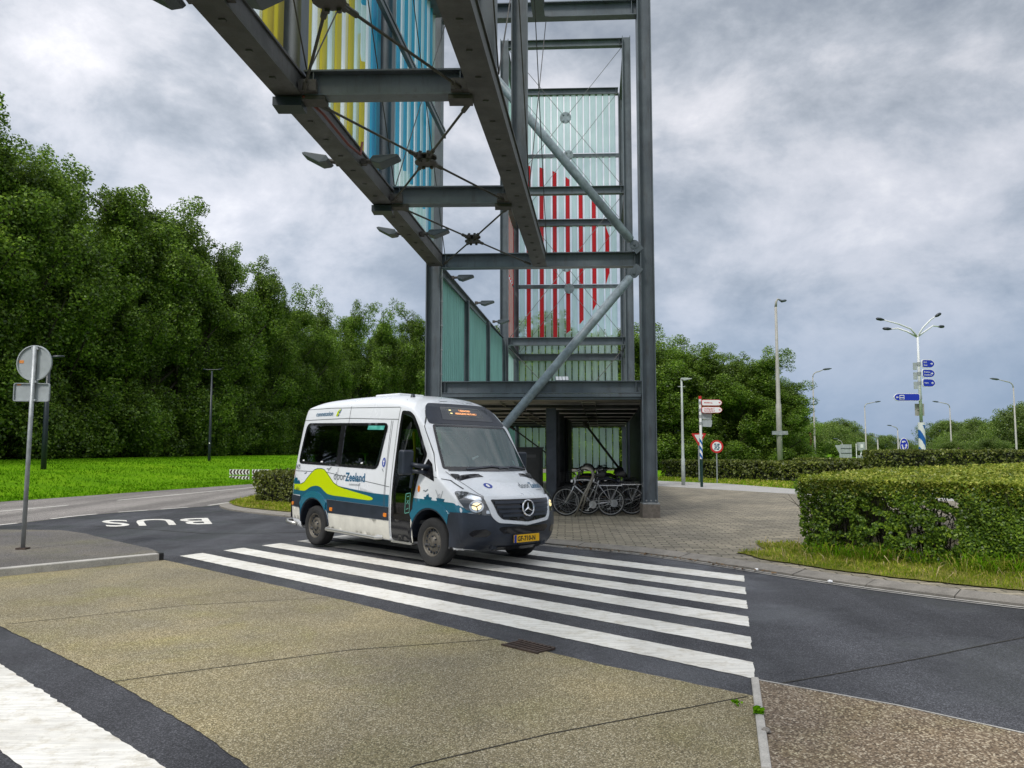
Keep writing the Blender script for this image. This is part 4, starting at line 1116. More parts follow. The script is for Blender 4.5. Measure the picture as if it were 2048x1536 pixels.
# body: the shell with its openings cut, then given a wall thickness
bm = bmesh.new(); bm.from_mesh(smooth_me); bmesh.ops.recalc_face_normals(bm, faces=bm.faces)
def open_up(poly, axis, sgn):
    """poly convex in the plane across `axis` (0: y,z seen from the front; 1: x,z seen from the side)"""
    ia = 1 if axis == 0 else 0
    ctr = sum((Vector(p) for p in poly), Vector((0, 0))) / len(poly); rad = max((Vector(p) - ctr).length for p in poly) + 0.25
    def near(f):
        c = f.calc_center_median(); return f.normal[axis] * sgn > 0.12 and (Vector((c[ia], c[2])) - ctr).length < rad and c[axis] * sgn > -0.6 and (axis == 1 or sgn * c[0] > (-0.6 if sgn > 0 else 3.5))
    N = len(poly)
    for i in range(N):
        a, b = Vector(poly[i]), Vector(poly[(i + 1) % N]); d = (b - a).normalized(); n2 = Vector((-d.y, d.x))
        co = Vector((0, 0, 0)); no = Vector((0, 0, 0)); co[ia] = a.x; co[2] = a.y; no[ia] = n2.x; no[2] = n2.y
        fs = [f for f in bm.faces if near(f)]
        g = list({e for f in fs for e in f.edges}) + list({v for f in fs for v in f.verts}) + fs
        bmesh.ops.bisect_plane(bm, geom=g, plane_co=co, plane_no=no, dist=1e-5)
    dl = [f for f in bm.faces if near(f) and inpoly((f.calc_center_median()[ia], f.calc_center_median()[2]), poly)]
    bmesh.ops.delete(bm, geom=dl, context='FACES')
for x in (0.0, -3.25):
    arc = [(x + 0.44, 0.05)] + [(x + 0.47 * math.cos(R(k)), 0.36 + 0.455 * math.sin(R(k))) for k in range(0, 181, 15)] + [(x - 0.44, 0.05)]
    for s in (-1, 1): open_up(arc, 1, s)
q_side = [(-3.83, 1.47), (-1.45, 1.41), (-1.26, 2.06), (-3.67, 2.10)]
q_door = [(-0.93, 0.35), (-0.50, 0.33), (-0.46, 0.95), (-0.36, 1.30), (-0.24, 1.60), (-0.46, 2.0), (-0.60, 2.16), (-0.88, 2.24)]
q_drv = [(-0.90, 1.37), (-0.34, 1.35), (-0.24, 1.56), (-0.46, 1.96), (-0.60, 2.04), (-0.88, 2.05)]
for q, s in ((q_side, -1), (q_side, 1), (q_door, -1), (q_drv, 1)): open_up(q, 1, s)
open_up([(-0.825, 1.43), (0.825, 1.43), (0.78, 1.75), (0.725, 2.03), (-0.725, 2.03), (-0.78, 1.75)], 0, 1)
open_up([(-0.67, 1.40), (0.67, 1.40), (0.61, 2.05), (-0.61, 2.05)], 0, -1)
bme = bpy.data.meshes.new('body'); bm.to_mesh(bme); bm.free()
bme.materials.clear(); bme.materials.append(paint); bme.materials.append(V_['inner'])
body = bpy.data.objects.new('body', bme); COL.objects.link(body); body.parent = van
bme.shade_smooth()
so = body.modifiers.new('so', 'SOLIDIFY'); so.thickness = 0.03; so.offset = -1; so.material_offset = 1; so.material_offset_rim = 1
for x in (0.0, -3.25):
    for s in (-1, 1):
        mb = MB(); pts = [(x + 0.48 * math.cos(R(k)), 0.36 + 0.465 * math.sin(R(k))) for k in range(0, 181, 12)]
        A = [Vector((a, s * 0.95, b)) for a, b in pts]; B = [Vector((a, s * 0.50, b)) for a, b in pts]; n = len(A)
        mb.add(A + B, [(i, i + 1, n + i + 1, n + i) for i in range(n - 1)] + [tuple(range(n, 2 * n))])
        mb.build('wheel_arch_liner', V_['black'], van)

# panes
def pane(name, poly, mp, m, frit=0.05, film=None, par=None):
    o = patch(name, poly, mp, 0.004, m, par)
    patch('seal', poly, mp, 0.007, V_['gloss'], o, holes=(shrink(poly, frit),))
    return o
w1 = pane('side_window', o_side, S_, g_dark, 0.045); pane('side_window', o_side, SL, g_dark, 0.045)
patch('pillar_trim', [(-2.62, 1.40), (-2.44, 1.40), (-2.42, 2.11), (-2.58, 2.11)], S_, 0.0055, V_['gloss'], w1)
patch('green_film', [(-1.78, 2.00), (-1.32, 1.99), (-1.30, 2.07), (-1.76, 2.085)], S_, 0.0065, V_['film'], w1)
strokes('stickers', [[(-3.72, 1.475), (-3.66, 1.475)], [(-3.10, 1.46), (-3.03, 1.46)], [(-1.86, 1.45), (-1.80, 1.46)]], 0.022, S_, 0.0085, V_['white'], w1)
dro = pane('passenger_door', o_door, S_, glass('door_glass', (0.34, 0.42, 0.39), 0.04), 0.055)
patch('lower_panel', [(-0.93, 0.33), (-0.49, 0.31), (-0.47, 0.60), (-0.93, 0.62)], S_, 0.0085, V_['gloss'], dro)
strokes('door_mark', [[(-0.60, 0.72), (-0.49, 0.74), (-0.47, 1.03), (-0.58, 1.01), (-0.60, 0.72)], [(-0.57, 0.78), (-0.51, 0.80)], [(-0.56, 0.86), (-0.50, 0.92)], [(-0.50, 0.86), (-0.55, 0.92)], [(-0.55, 0.97), (-0.50, 0.98)]], 0.012, S_, 0.009, mat('door_mark_green', (0.10, 0.3, 0.24), 0.5), dro)
patch('handle', rnd([(-0.50, 1.10), (-0.44, 1.10), (-0.42, 1.30), (-0.48, 1.30)], 0.02), S_, 0.02, V_['black'], dro, thick=0.016)
pane('driver_window', o_drv, SL, g_dark, 0.03)
ws = pane('windscreen', o_ws, m_front, g_ws, 0.035)
pane('rear_window', o_rear, m_rear, g_dark, 0.05)
# quarter light below the mirror
tri = [(-0.27, 1.32), (0.07, 1.215), (-0.04, 1.47), (-0.14, 1.55)]
for mp in (S_, SL): patch('quarter_light', rnd(tri, 0.02, 2), mp, 0.006, V_['gloss'])
# destination box above the screen
dest = patch('destination_box', rnd([(-0.79, 2.075), (0.79, 2.075), (0.755, 2.22), (0.69, 2.34), (0.60, 2.405), (-0.60, 2.405), (-0.69, 2.34), (-0.755, 2.22)], 0.04), m_front, 0.010, V_['black'], thick=0.02)
dsp = patch('display', rnd([(-0.54, 2.135), (0.52, 2.135), (0.50, 2.345), (-0.47, 2.345)], 0.02), m_front, 0.014, mat('display_grey', (0.045, 0.05, 0.058), 0.15), dest)
strokes('display_frame', [[(-0.37, 2.20), (0.30, 2.20), (0.30, 2.33), (-0.37, 2.33), (-0.37, 2.20)]], 0.010, m_front, 0.0165, mat('display_edge', (0.16, 0.17, 0.16), 0.5), dsp)
led = emis('led_orange', (1.0, 0.42, 0.16), 1.0); led2 = emis('led_amber', (0.85, 0.72, 0.3), 1.0)
letters('led_text', 'T EERNHOREN', -0.16, 2.277, 0.026, m_front, 0.018, led, 0.95, parent=dsp, bold=0.04)
letters('led_text', 'MIDDELBURG HALTE AML 7', -0.25, 2.23, 0.026, m_front, 0.018, led, 0.95, parent=dsp, bold=0.04)
strokes('led_text', [[(-0.345, 2.292), (-0.305, 2.292)], [(-0.345, 2.243), (-0.305, 2.243)]], 0.016, m_front, 0.018, led2, dsp)

# livery on both sides
arc_r = lambda cx, r, a0, a1, n=10: [(cx + r * math.cos(R(a0 + (a1 - a0) * k / n)), 0.36 + r * math.sin(R(a0 + (a1 - a0) * k / n))) for k in range(n + 1)]
for mp, tx in ((S_, 1), (SL, -1)):
    zt = lambda x: 1.03 + (-4.05 - x) * 0.022 if x < -3.4 else 1.03 - (x + 3.4) * 0.022
    patch('black_rubbing_strip', [(-4.10, 0.66), (-3.74, 0.64)] + [(-3.72, 0.60)] + [(-3.70, 0.84), (-4.10, 0.86)], mp, 0.012, V_['black'], thick=0.014)
    patch('black_rubbing_strip', [(-2.78, 0.60), (-1.02, 0.585), (-1.02, 0.785), (-2.80, 0.82)], mp, 0.012, V_['black'], thick=0.014)
    tl = patch('teal_band', [(-4.10, 0.865), (-3.72, 0.86)] + arc_r(-3.25, 0.50, 168, 12)[0:] + [(-2.80, 0.825), (-1.02, 0.79), (-1.02, 0.975), (-1.45, 0.985), (-2.1, 1.03), (-2.4, 1.055), (-2.7, 1.10), (-3.25, 1.10), (-3.8, 1.03), (-4.07, 1.04)], mp, 0.004, V_['teal'])
    hill = [(-4.07, 0.955), (-3.60, 0.93), (-3.50, 0.955), (-3.36, 1.02), (-3.16, 1.045), (-3.02, 1.02), (-2.90, 0.955), (-2.76, 0.90), (-2.2, 0.885), (-1.8, 0.872), (-1.55, 0.865), (-1.45, 0.882), (-1.44, 0.905), (-1.52, 0.93), (-1.9, 0.975), (-2.25, 1.02), (-2.48, 1.06), (-2.62, 1.11), (-2.78, 1.22), (-2.90, 1.30), (-2.96, 1.335), (-3.10, 1.345), (-3.24, 1.33), (-3.34, 1.27), (-3.45, 1.21), (-3.60, 1.08), (-3.72, 1.05), (-4.06, 1.045)]
    hill = chaikin(hill, 1, True); hill = [(max(-4.085, a), b) for a, b in hill]
    patch('lime_hill', hill, mp, 0.0065, V_['lime'])
    strokes('hill_outline', [[(-3.72, 1.052), (-3.60, 1.085), (-3.52, 1.15), (-3.45, 1.205), (-3.37, 1.26), (-3.28, 1.315), (-3.18, 1.338), (-3.05, 1.34), (-2.95, 1.325), (-2.85, 1.265), (-2.74, 1.19), (-2.62, 1.11), (-2.48, 1.062), (-2.25, 1.022)]], 0.012, mp, 0.008, V_['line'])
    patch('town_silhouette', [(-4.06, 1.05), (-3.72, 1.05), (-3.76, 1.10), (-3.80, 1.13), (-3.84, 1.10), (-3.86, 1.16), (-3.92, 1.165), (-3.94, 1.155), (-3.945, 1.24), (-3.955, 1.16), (-3.98, 1.155), (-3.99, 1.11), (-4.03, 1.13), (-4.06, 1.10)], mp, 0.0055, V_['teal'])
    # arch flare in brighter teal, both wheels
    for cx in (-3.25, 0.0):
        a = arc_r(cx, 0.475, 150, 34, 14) + arc_r(cx, 0.59, 44, 142, 14)
        patch('arch_flare', a, mp, 0.022, V_['teal2'], thick=0.02, step=0.05)
        patch('arch_lip', arc_r(cx, 0.482, 176, 4, 16) + arc_r(cx, 0.452, 4, 176, 16), mp, 0.014, V_['black'], thick=0.03, step=0.05)
    # front wing: teal swoosh with ships
    patch('teal_wing', [(-0.30, 0.72), (-0.44, 0.76), (-0.40, 0.96), (-0.2, 0.955), (0.2, 0.94), (0.50, 0.93), (0.60, 0.90), (0.70, 0.84), (0.74, 0.80), (0.44, 0.78)] + arc_r(0, 0.49, 40, 140, 8), mp, 0.004, V_['teal2'])
    patch('ship_silhouette', [(-0.13, 0.945), (0.02, 0.94), (0.04, 0.985), (-0.03, 0.99), (-0.035, 1.02), (-0.05, 1.05), (-0.06, 1.02), (-0.09, 1.02), (-0.10, 0.99), (-0.15, 0.985)], mp, 0.005, V_['teal'])
    patch('ship_silhouette', [(0.16, 0.94), (0.30, 0.93), (0.33, 0.975), (0.14, 0.985)], mp, 0.005, V_['teal'])
    strokes('ship_masts', [[(0.20, 0.98), (0.12, 1.10)], [(0.24, 0.98), (0.28, 1.09)], [(0.22, 0.98), (0.22, 1.05)], [(0.17, 0.99), (0.2, 1.04)]], 0.008, mp, 0.006, V_['gtext'])
    strokes('gull_mark', [[(-2.88, 1.345), (-2.80, 1.335), (-2.74, 1.375)], [(-2.81, 1.335), (-2.82, 1.30)], [(-3.62, 1.245), (-3.57, 1.25), (-3.54, 1.27)], [(-0.17, 1.08), (-0.11, 1.07), (-0.06, 1.10)]], 0.014, mp, 0.006, V_['gtext'])
    strokes('bridge_mark', [[(-1.80 + k * 0.035, 0.985), (-1.80 + k * 0.035, 1.06 - k * 0.006)] for k in range(13)] + [[(-1.86, 1.0), (-1.86, 1.12), (-1.82, 1.125)]], 0.006, mp, 0.006, V_['gtext'])
    sd = -1 if tx == 1 else 1
    # lettering reads left to right for someone facing that side
    xo = (lambda a, b: a) if tx == 1 else (lambda a, b: b)
    letters('lettering', 'door', xo(-2.64, -1.60), 1.165, 0.13, mp, 0.006, V_['gtext'], 0.98, 0.0, tx)
    letters('lettering', 'Zeeland', xo(-2.27, -1.96), 1.155, 0.135, mp, 0.006, V_['ttext'], 0.88, 0.035, tx, sp=1.04)
    letters('lettering', 'connexxion', xo(-2.15, -1.72), 1.085, 0.042, mp, 0.006, V_['gtext'], 1.15, 0.0, tx)
    letters('lettering', 'connexxion', xo(-3.47, -2.84), 2.265, 0.082, mp, 0.006, V_['ttext'], 1.02, 0.02, tx)
    letters('fleet_number', '7475', xo(-3.98, -3.75), 1.315, 0.085, mp, 0.006, V_['gtext'], 0.8, 0.01, tx)
    patch('logo_mark', [(-2.80, 2.25), (-2.74, 2.25), (-2.72, 2.33), (-2.68, 2.36), (-2.72, 2.37), (-2.78, 2.33)], mp, 0.006, V_['lime'])
    strokes('logo_mark', [[(-2.74, 2.34), (-2.70, 2.30), (-2.66, 2.37)], [(-2.70, 2.28), (-2.74, 2.25)]], 0.014, mp, 0.0075, V_['ttext'])
    patch('round_sticker', [(-1.22 + 0.045 * math.cos(a / 8 * math.pi), 1.475 + 0.075 * math.sin(a / 8 * math.pi)) for a in range(16)], mp, 0.006, V_['dblue'])
    strokes('round_sticker', [[(-1.22, 1.43), (-1.22, 1.52)], [(-1.24, 1.49), (-1.20, 1.49)]], 0.016, mp, 0.0075, V_['white'])
    strokes('round_sticker', [[(-1.25, 1.375), (-1.21, 1.33)]], 0.014, mp, 0.0075, V_['gtext'])
    patch('round_sticker', [(-0.28 + 0.03 * math.cos(a / 6 * math.pi), 1.10 + 0.05 * math.sin(a / 6 * math.pi)) for a in range(12)], mp, 0.006, V_['amber'])
    # dusty sill below the rubbing strip
    patch('sill', [(-2.76, 0.35), (-1.02, 0.29), (-1.02, 0.575), (-2.77, 0.595)], mp, 0.006, V_['cream'])
    patch('sill', [(-4.04, 0.44), (-3.73, 0.42), (-3.74, 0.625), (-4.06, 0.645)], mp, 0.006, V_['cream'])
    # seams
    strokes('seam', [[(-3.86, 2.395), (-3.0, 2.40), (-0.97, 2.345)], [(-3.92, 2.20), (-2.4, 2.205), (-0.95, 2.15)], [(-2.37, 2.50), (-2.36, 2.12)], [(-2.52, 1.36), (-2.55, 0.33)], [(-1.14, 2.14), (-1.16, 0.31)],
                     [(-4.05, 1.285), (-2.9, 1.285), (-1.02, 1.10)], [(-0.98, 2.47), (-0.955, 2.33), (-0.99, 1.2), (-1.0, 0.3)], [(-1.10, 2.13), (-1.13, 1.2), (-1.12, 0.6)], [(-0.62, 2.45), (-0.50, 2.28), (-0.36, 2.10), (-0.06, 1.62), (0.06, 1.36)], [(0.0, 1.29), (0.3, 1.235), (0.52, 1.12)]], 0.008, mp, 0.0045, V_['seam'])
    patch('rear_bumper_corner', [(-4.16, 0.44), (-4.05, 0.43), (-4.07, 0.86), (-4.16, 0.86)], mp, 0.016, V_['black'], thick=0.012)
    patch('tail_light', [(-4.13, 0.87), (-4.08, 0.87), (-4.01, 1.38), (-4.05, 1.40)], mp, 0.01, V_['redl'], thick=0.012)
    for x in (-3.99, -2.66, -1.10):
        zz_ = 0.70 if x < -3.5 else 0.665
        patch('marker_lamp', rnd([(x - .04, zz_ - .03), (x + .04, zz_ - .03), (x + .04, zz_ + .03), (x - .04, zz_ + .03)], 0.02), mp, 0.022, V_['amber'], thick=0.012, step=0.03)
    # running board (tube and tread)
    y = -0.99 if mp is S_ else 0.99
    st = MB(); st.tube([(-2.76, y * 0.93, 0.36), (-2.74, y * 1.04, 0.33), (-1.30, y * 1.04, 0.30), (-1.24, y * 0.95, 0.30)], 0.028, 10); st.box((-2.0, y * 0.97, 0.30), 1.45, 0.12, 0.02)
    for x in (-2.5, -2.0, -1.5): st.bar((x, y * 1.02, 0.30), (x, y * 0.85, 0.34), 0.03, 0.03)
    st.build('running_board', V_['steel'], van, smooth=False)
    st = MB(); yy = y; st.tube([(-4.28, 0, 0.40)if 0 else (-4.24, yy * 0.2, 0.38), (-4.26, yy * 0.8, 0.38), (-4.18, yy * 0.98, 0.38), (-4.05, yy * 1.04, 0.36), (-3.78, yy * 1.02, 0.35)], 0.03, 10)
    st.build('rear_step_bar', V_['steel'], van, smooth=True)
    st = MB(); st.box((-0.70, y * 0.955, 0.275), 0.52, 0.06, 0.03); st.build('door_sill', V_['steel'], van)
    # cream mudguard edge behind the front arch
    strokes('mud_strip', [[(-0.44, 0.30), (-0.445, 0.62), (-0.40, 0.70)]], 0.03, mp, 0.012, V_['cream'])
# bumper wraps nose and corners
bump = patch('front_bumper', [(-0.86, 0.30), (-0.6, 0.28), (0.6, 0.28), (0.86, 0.30), (0.87, 0.75), (0.66, 0.745), (0.60, 0.70), (0.30, 0.635), (0, 0.60), (-0.30, 0.635), (-0.60, 0.70), (-0.66, 0.745), (-0.87, 0.75)], m_front, 0.016, V_['black'], thick=0.02, step=0.05)
for mp in (S_, SL):
    patch('front_bumper', arc_r(0, 0.475, 4, 52, 6)[0:] + [(0.50, 0.785), (0.72, 0.79), (0.74, 0.32), (0.46, 0.31)], mp, 0.016, V_['black'], thick=0.02, step=0.05)
patch('air_intake', rnd([(-0.42, 0.505), (0.42, 0.505), (0.50, 0.57), (0.46, 0.60), (-0.46, 0.60), (-0.50, 0.57)], 0.03), m_front, 0.018, V_['gloss'], bump)
patch('lower_lip', [(-0.5, 0.285), (0.5, 0.285), (0.44, 0.33), (-0.44, 0.33)], m_front, 0.03, V_['gloss'], bump, thick=0.012)
for s in (-1, 1):
    cm = m_corner(s)
    patch('bumper_corner', [(-0.52, 0.31), (0.02, 0.29), (0.14, 0.29), (0.14, 0.745), (0.09, 0.762), (-0.05, 0.762), (-0.20, 0.785), (-0.34, 0.80), (-0.52, 0.80)], cm, 0.0135, V_['black'], bump, step=0.05)
    patch('fog_lamp_recess', rnd([(-0.22, 0.47), (0.00, 0.47), (0.06, 0.52), (-0.02, 0.575), (-0.20, 0.56), (-0.27, 0.51)], 0.03), cm, 0.020, V_['gloss'], bump)
    # headlamp: dark housing, reflector bowls, clear lens
    hl = [(-0.47, 1.075), (-0.44, 1.095), (-0.30, 1.085), (-0.10, 1.03), (0.02, 0.985), (0.07, 0.85), (0.085, 0.765), (-0.05, 0.765), (-0.20, 0.79), (-0.32, 0.85), (-0.41, 0.96)]
    H = patch('headlight', rnd(hl, 0.03, 3), cm, 0.003, mat('lamp_housing', (0.06, 0.065, 0.07), 0.3), van, step=0.04)
    patch('top_reflector', rnd([(-0.43, 1.07), (-0.30, 1.06), (-0.10, 1.01), (-0.08, 0.965), (-0.22, 0.97), (-0.36, 1.02)], 0.015), cm, 0.006, V_['chrome'], H, step=0.04)
    pc = Vector((-0.16, 0.885)); el_ = [(pc.x + 0.105 * math.cos(a / 12 * math.pi), pc.y + 0.082 * math.sin(a / 12 * math.pi)) for a in range(24)]
    patch('reflector_bowl', el_, cm, 0.007, V_['chrome'], H, step=0.03)
    patch('bulb', [(pc.x + 0.068 * math.cos(a / 8 * math.pi), pc.y + 0.05 * math.sin(a / 8 * math.pi)) for a in range(16)], cm, 0.012, emis('bulb_glow', (1.0, 0.82, 0.45), 1.3), H, step=0.03)
    strokes('bowl_ribs', [[(pc.x - 0.09, pc.y + 0.02), (pc.x, pc.y + 0.0), (pc.x + 0.08, pc.y + 0.04)], [(pc.x + 0.02, pc.y - 0.07), (pc.x, pc.y)]], 0.016, cm, 0.0145, V_['rim'], H)
    patch('indicator', rnd([(-0.02, 0.785), (0.06, 0.785), (0.05, 0.825), (-0.02, 0.83)], 0.01), cm, 0.008, V_['chrome'], H, step=0.03)
    patch('lens', rnd(hl, 0.03, 3), cm, 0.018, g_lamp, H, step=0.04)
    # mirror
    mir = MB(); X, Y_ = -0.34, s * 1.20
    mir.tube([(-0.10, s * 0.93, 1.42), (-0.20, s * 1.08, 1.44), (-0.30, s * 1.14, 1.46)], 0.035, 8); mir.tube([(-0.14, s * 0.94, 1.34), (-0.28, s * 1.13, 1.36)], 0.03, 8)
    mo = mir.build('mirror_arm', V_['black'], van, smooth=True)
    mir = MB(); mir.prism(rnd([(-0.10, -0.18), (0.10, -0.18), (0.11, 0.19), (-0.09, 0.19)], 0.04, 4), lambda p, t: Vector((X - 0.07 + t, Y_ + p[0], 1.48 + p[1])), 0.14)
    mh = mir.build('wing_mirror', V_['black'], van, bevel=0.03)
    mir = MB(); mir.box((X - 0.073, Y_, 1.48), 0.004, 0.15, 0.3); mir.build('mirror_glass', V_['chrome'], mh)
    # black louvres on the bonnet
    patch('bonnet_louvre', [(0.275, s * 0.80), (0.40, s * 0.42), (0.48, s * 0.38), (0.39, s * 0.76)], lambda p, off: m_top(p, off), 0.004, V_['gloss'])
# grille
gp = [(-0.56, 0.93), (-0.58, 0.97), (0.58, 0.97), (0.56, 0.93), (0.50, 0.76), (0.44, 0.70), (0, 0.655), (-0.44, 0.70), (-0.50, 0.76)]
patch('grille_surround', rnd([(-0.63, 0.90), (-0.66, 1.01), (0.66, 1.01), (0.63, 0.90), (0.58, 0.73), (0.50, 0.655), (0, 0.612), (-0.50, 0.655), (-0.58, 0.73)], 0.04), m_front, 0.026, paint, step=0.05, thick=0.024)
gr = patch('grille', rnd(gp, 0.03), m_front, 0.030, V_['gloss'], step=0.05)
for z, w in ((0.925, 0.53), (0.865, 0.51), (0.805, 0.485), (0.745, 0.44)):
    patch('grille_slat', [(-w, z - 0.014), (w, z - 0.014), (w, z + 0.018), (-w, z + 0.018)], m_front, 0.048, V_['black'], gr, thick=0.016, step=0.06)
c0 = m_front((0, 0.845), 0.062)
mb = MB(); mb.ring(c0, (1, 0, 0.12), 0.112, 0.012, 32, 8)
for k in range(3):
    a = R(90 + 120 * k); e = Vector((-0.12 * math.sin(a) * 0.9, math.cos(a), math.sin(a))).normalized()
    sd_ = Vector((0, -e.z, e.y)); mb.add([c0 + sd_ * 0.018 , c0 - sd_ * 0.018, c0 + e * 0.108, c0 + Vector((0.014, 0, 0))], [(0, 2, 3), (1, 3, 2), (0, 3, 1), (0, 1, 2)])
mb.build('emblem', V_['chrome'], van)
mb = MB(); mb.cyl(c0 - Vector((0.03, 0, 0)), c0 - Vector((0.006, 0, 0)), 0.105, 24); mb.build('emblem_back', V_['gloss'], van)
mb = MB(); c1_ = m_front((0, 0.995), 0.03); mb.ring(c1_ + Vector((-0.03, 0, 0.02)), (1, 0, 0.8), 0.028, 0.005, 20, 6); mb.build('bonnet_badge', V_['chrome'], van)
# number plate
pl = thing('number_plate', None, None); pl.parent = van
del_z = 0.425; px_ = m_front((0, del_z), 0.035).x
mb = MB(); mb.box((px_ + 0.012, -0.02, del_z), 0.012, 0.52, 0.11); mb.build('plate', V_['ypl'], pl, bevel=0.004)
mb = MB(); mb.box((px_ + 0.020, -0.256, del_z), 0.003, 0.045, 0.108); mb.build('blue_strip', V_['dblue'], pl)
Vt, Ft = text_mesh('GF-710-N', 0.095, 0.003, 0.92, sp=1.03)
mb = MB(); mb.add([(px_ + 0.0205, -0.215 + a, del_z - 0.033 + b) for a, b in Vt], Ft); mb.build('characters', mat('plate_ink', (0.02, 0.02, 0.02), 0.5), pl, recalc=False)
# bonnet lettering and roundel (read from the front)
def m_hood(p, off): return m_front(p, off)
letters('bonnet_lettering', 'door', 0.10, 1.125, 0.075, m_hood, 0.005, V_['gtext'], 1.25, 0, 1)
letters('bonnet_lettering', 'Zeeland', 0.385, 1.123, 0.075, m_hood, 0.005, V_['ttext'], 1.05, 0.025, 1, slope=-0.03, sp=1.05)
letters('bonnet_lettering', 'connexxion', 0.46, 1.085, 0.024, m_hood, 0.005, V_['gtext'], 1.2, 0, 1, slope=-0.02)
patch('roundel', [(-0.45 + 0.062 * math.cos(a / 8 * math.pi), 1.165 + 0.035 * math.sin(a / 8 * math.pi)) for a in range(16)], m_hood, 0.005, V_['dblue'], step=0.03)
patch('roundel_figure', [(-0.465, 1.145), (-0.435, 1.145), (-0.43, 1.17), (-0.45, 1.19), (-0.48, 1.17)], m_hood, 0.0065, V_['white'], step=0.03)
strokes('seam', [[(-0.84, 1.36), (-0.76, 1.20), (-0.68, 1.06), (-0.63, 1.015)], [(0.84, 1.36), (0.76, 1.20), (0.68, 1.06), (0.63, 1.015)], [(-0.63, 1.015), (0, 1.01), (0.63, 1.015)]], 0.008, m_front, 0.0045, V_['seam'])
strokes('cowl', [[(-0.80, 1.385), (0, 1.378), (0.80, 1.385)]], 0.03, m_front, 0.012, V_['gloss'])
for pts in ([(-0.55, 1.39), (-0.1, 1.43), (0.25, 1.40)], [(0.72, 1.39), (0.35, 1.425), (0.02, 1.40)]): strokes('wiper', [pts], 0.022, m_front, 0.022, V_['black'])
# roof hatch, aerial
mb = MB(); mb.box((-2.15, 0, 2.622), 0.7, 0.55, 0.05); mb.build('roof_hatch', paint, van, bevel=0.02)
mb = MB(); mb.lathe([(0.0, 0.07), (0.03, 0.06), (0.045, 0.0)], (-1.05, -0.55, 2.51), (0, 0, 1), 12); mb.build('aerial_base', V_['black'], van, smooth=True)
# wheels
def wheel(x, s):
    w = thing('wheel', None, None); w.parent = van; w.location = (x, s * 0.845, 0.345)
    mb = MB(); mb.lathe([(0.20, -0.11), (0.30, -0.115), (0.335, -0.10), (0.345, -0.07), (0.345, 0.07), (0.335, 0.10), (0.30, 0.115), (0.22, 0.11), (0.205, 0.09), (0.205, -0.09), (0.20, -0.11)], (0, 0, 0), (0, s, 0), 40)
    mb.build('tyre', V_['tyre'], w, smooth=True)
    mb = MB(); mb.lathe([(0.215, 0.10), (0.205, 0.108), (0.195, 0.085), (0.185, 0.05), (0.165, 0.045), (0.13, 0.075), (0.10, 0.082), (0.085, 0.07), (0.075, 0.075), (0.06, 0.10), (0.0, 0.105)], (0, 0, 0), (0, s, 0), 40)
    mb.build('rim', V_['rim'], w, smooth=True)
    mb = MB()
    for k in range(16):
        a = k / 16 * 2 * math.pi; c, s_ = math.cos(a), math.sin(a); e = Vector((c, 0, s_)); tt = Vector((-s_, 0, c))
        mb.obox(e * 0.163 + Vector((0, s * 0.055, 0)), e * 0.016, tt * 0.013, Vector((0, 0.012, 0)))
    for k in range(6):
        a = (k + .5) / 6 * 2 * math.pi; e = Vector((math.cos(a), 0, math.sin(a))); mb.cyl(e * 0.075 + Vector((0, s * 0.07, 0)), e * 0.075 + Vector((0, s * 0.098, 0)), 0.011, 8)
    mb.build('rim_vents', V_['black'], w)
for x in (0, -3.25):
    for s in (-1, 1): wheel(x, s)
# chassis and wheel-well liners, so that nothing shows through underneath
mb = MB(); mb.box((-1.6, 0, 0.36), 4.9, 1.1, 0.16); mb.box((0, 0, 0.345), 0.12, 1.5, 0.1); mb.box((-3.25, 0, 0.345), 0.14, 1.5, 0.12)
mb.build('underbody', V_['black'], van)
# cabin
mb = MB(); mb.box((-2.1, 0, 0.60), 3.9, 1.7, 0.06); mb.build('cabin_floor', V_['inner'], van)
mb = MB(); mb.prism(rnd([(0.42, 1.15), (0.35, 1.33), (0.05, 1.34), (-0.12, 1.25), (-0.15, 0.95), (0.42, 0.9)], 0.05), lambda p, t: Vector((p[0] - 0.05, -0.80 + t, p[1])), 1.6); mb.build('dashboard', V_['inner'], van)
mb = MB(); mb.ring((-0.28, 0.42, 1.30), (-0.8, 0, 0.6), 0.20, 0.016, 28, 8); mb.cyl((-0.28, 0.42, 1.30), (-0.08, 0.42, 1.16), 0.03, 8); mb.bar((-0.28, 0.22, 1.30), (-0.28, 0.62, 1.30), 0.03, 0.03); mb.build('steering_wheel', V_['black'], van, smooth=True)
def seat(x, y):
    t = thing('seat', None, None); t.parent = van; t.location = (x, y, 0.62)
    mb = MB(); mb.box((0, 0, 0.38), 0.46, 0.44, 0.14); mb.build('cushion', V_['seat'], t, bevel=0.04)
    mb = MB(); mb.bar((-0.20, 0, 0.42), (-0.32, 0, 0.98), 0.44, 0.11, up=(1, 0, 0)); mb.build('backrest', V_['seat'], t, bevel=0.04)
    mb = MB(); mb.bar((-0.32, 0, 1.0), (-0.35, 0, 1.2), 0.26, 0.09, up=(1, 0, 0)); mb.build('headrest', V_['seat'], t, bevel=0.03)
    mb = MB(); mb.box((0, 0, 0.16), 0.3, 0.3, 0.32); mb.build('pedestal', V_['inner'], t)
for x, y in ((-0.75, 0.42), (-1.7, 0.55), (-1.7, -0.05), (-2.5, 0.55), (-2.5, -0.5), (-3.3, 0.55), (-3.3, 0.0), (-3.3, -0.55)): seat(x, y)
mb = MB(); mb.tube([(-0.62, -0.84, 1.02), (-0.60, -0.87, 1.12), (-0.57, -0.87, 1.4), (-0.60, -0.84, 1.72), (-0.68, -0.80, 1.95)], 0.022, 8); mb.build('grab_rail', V_['pole'], van, smooth=True)
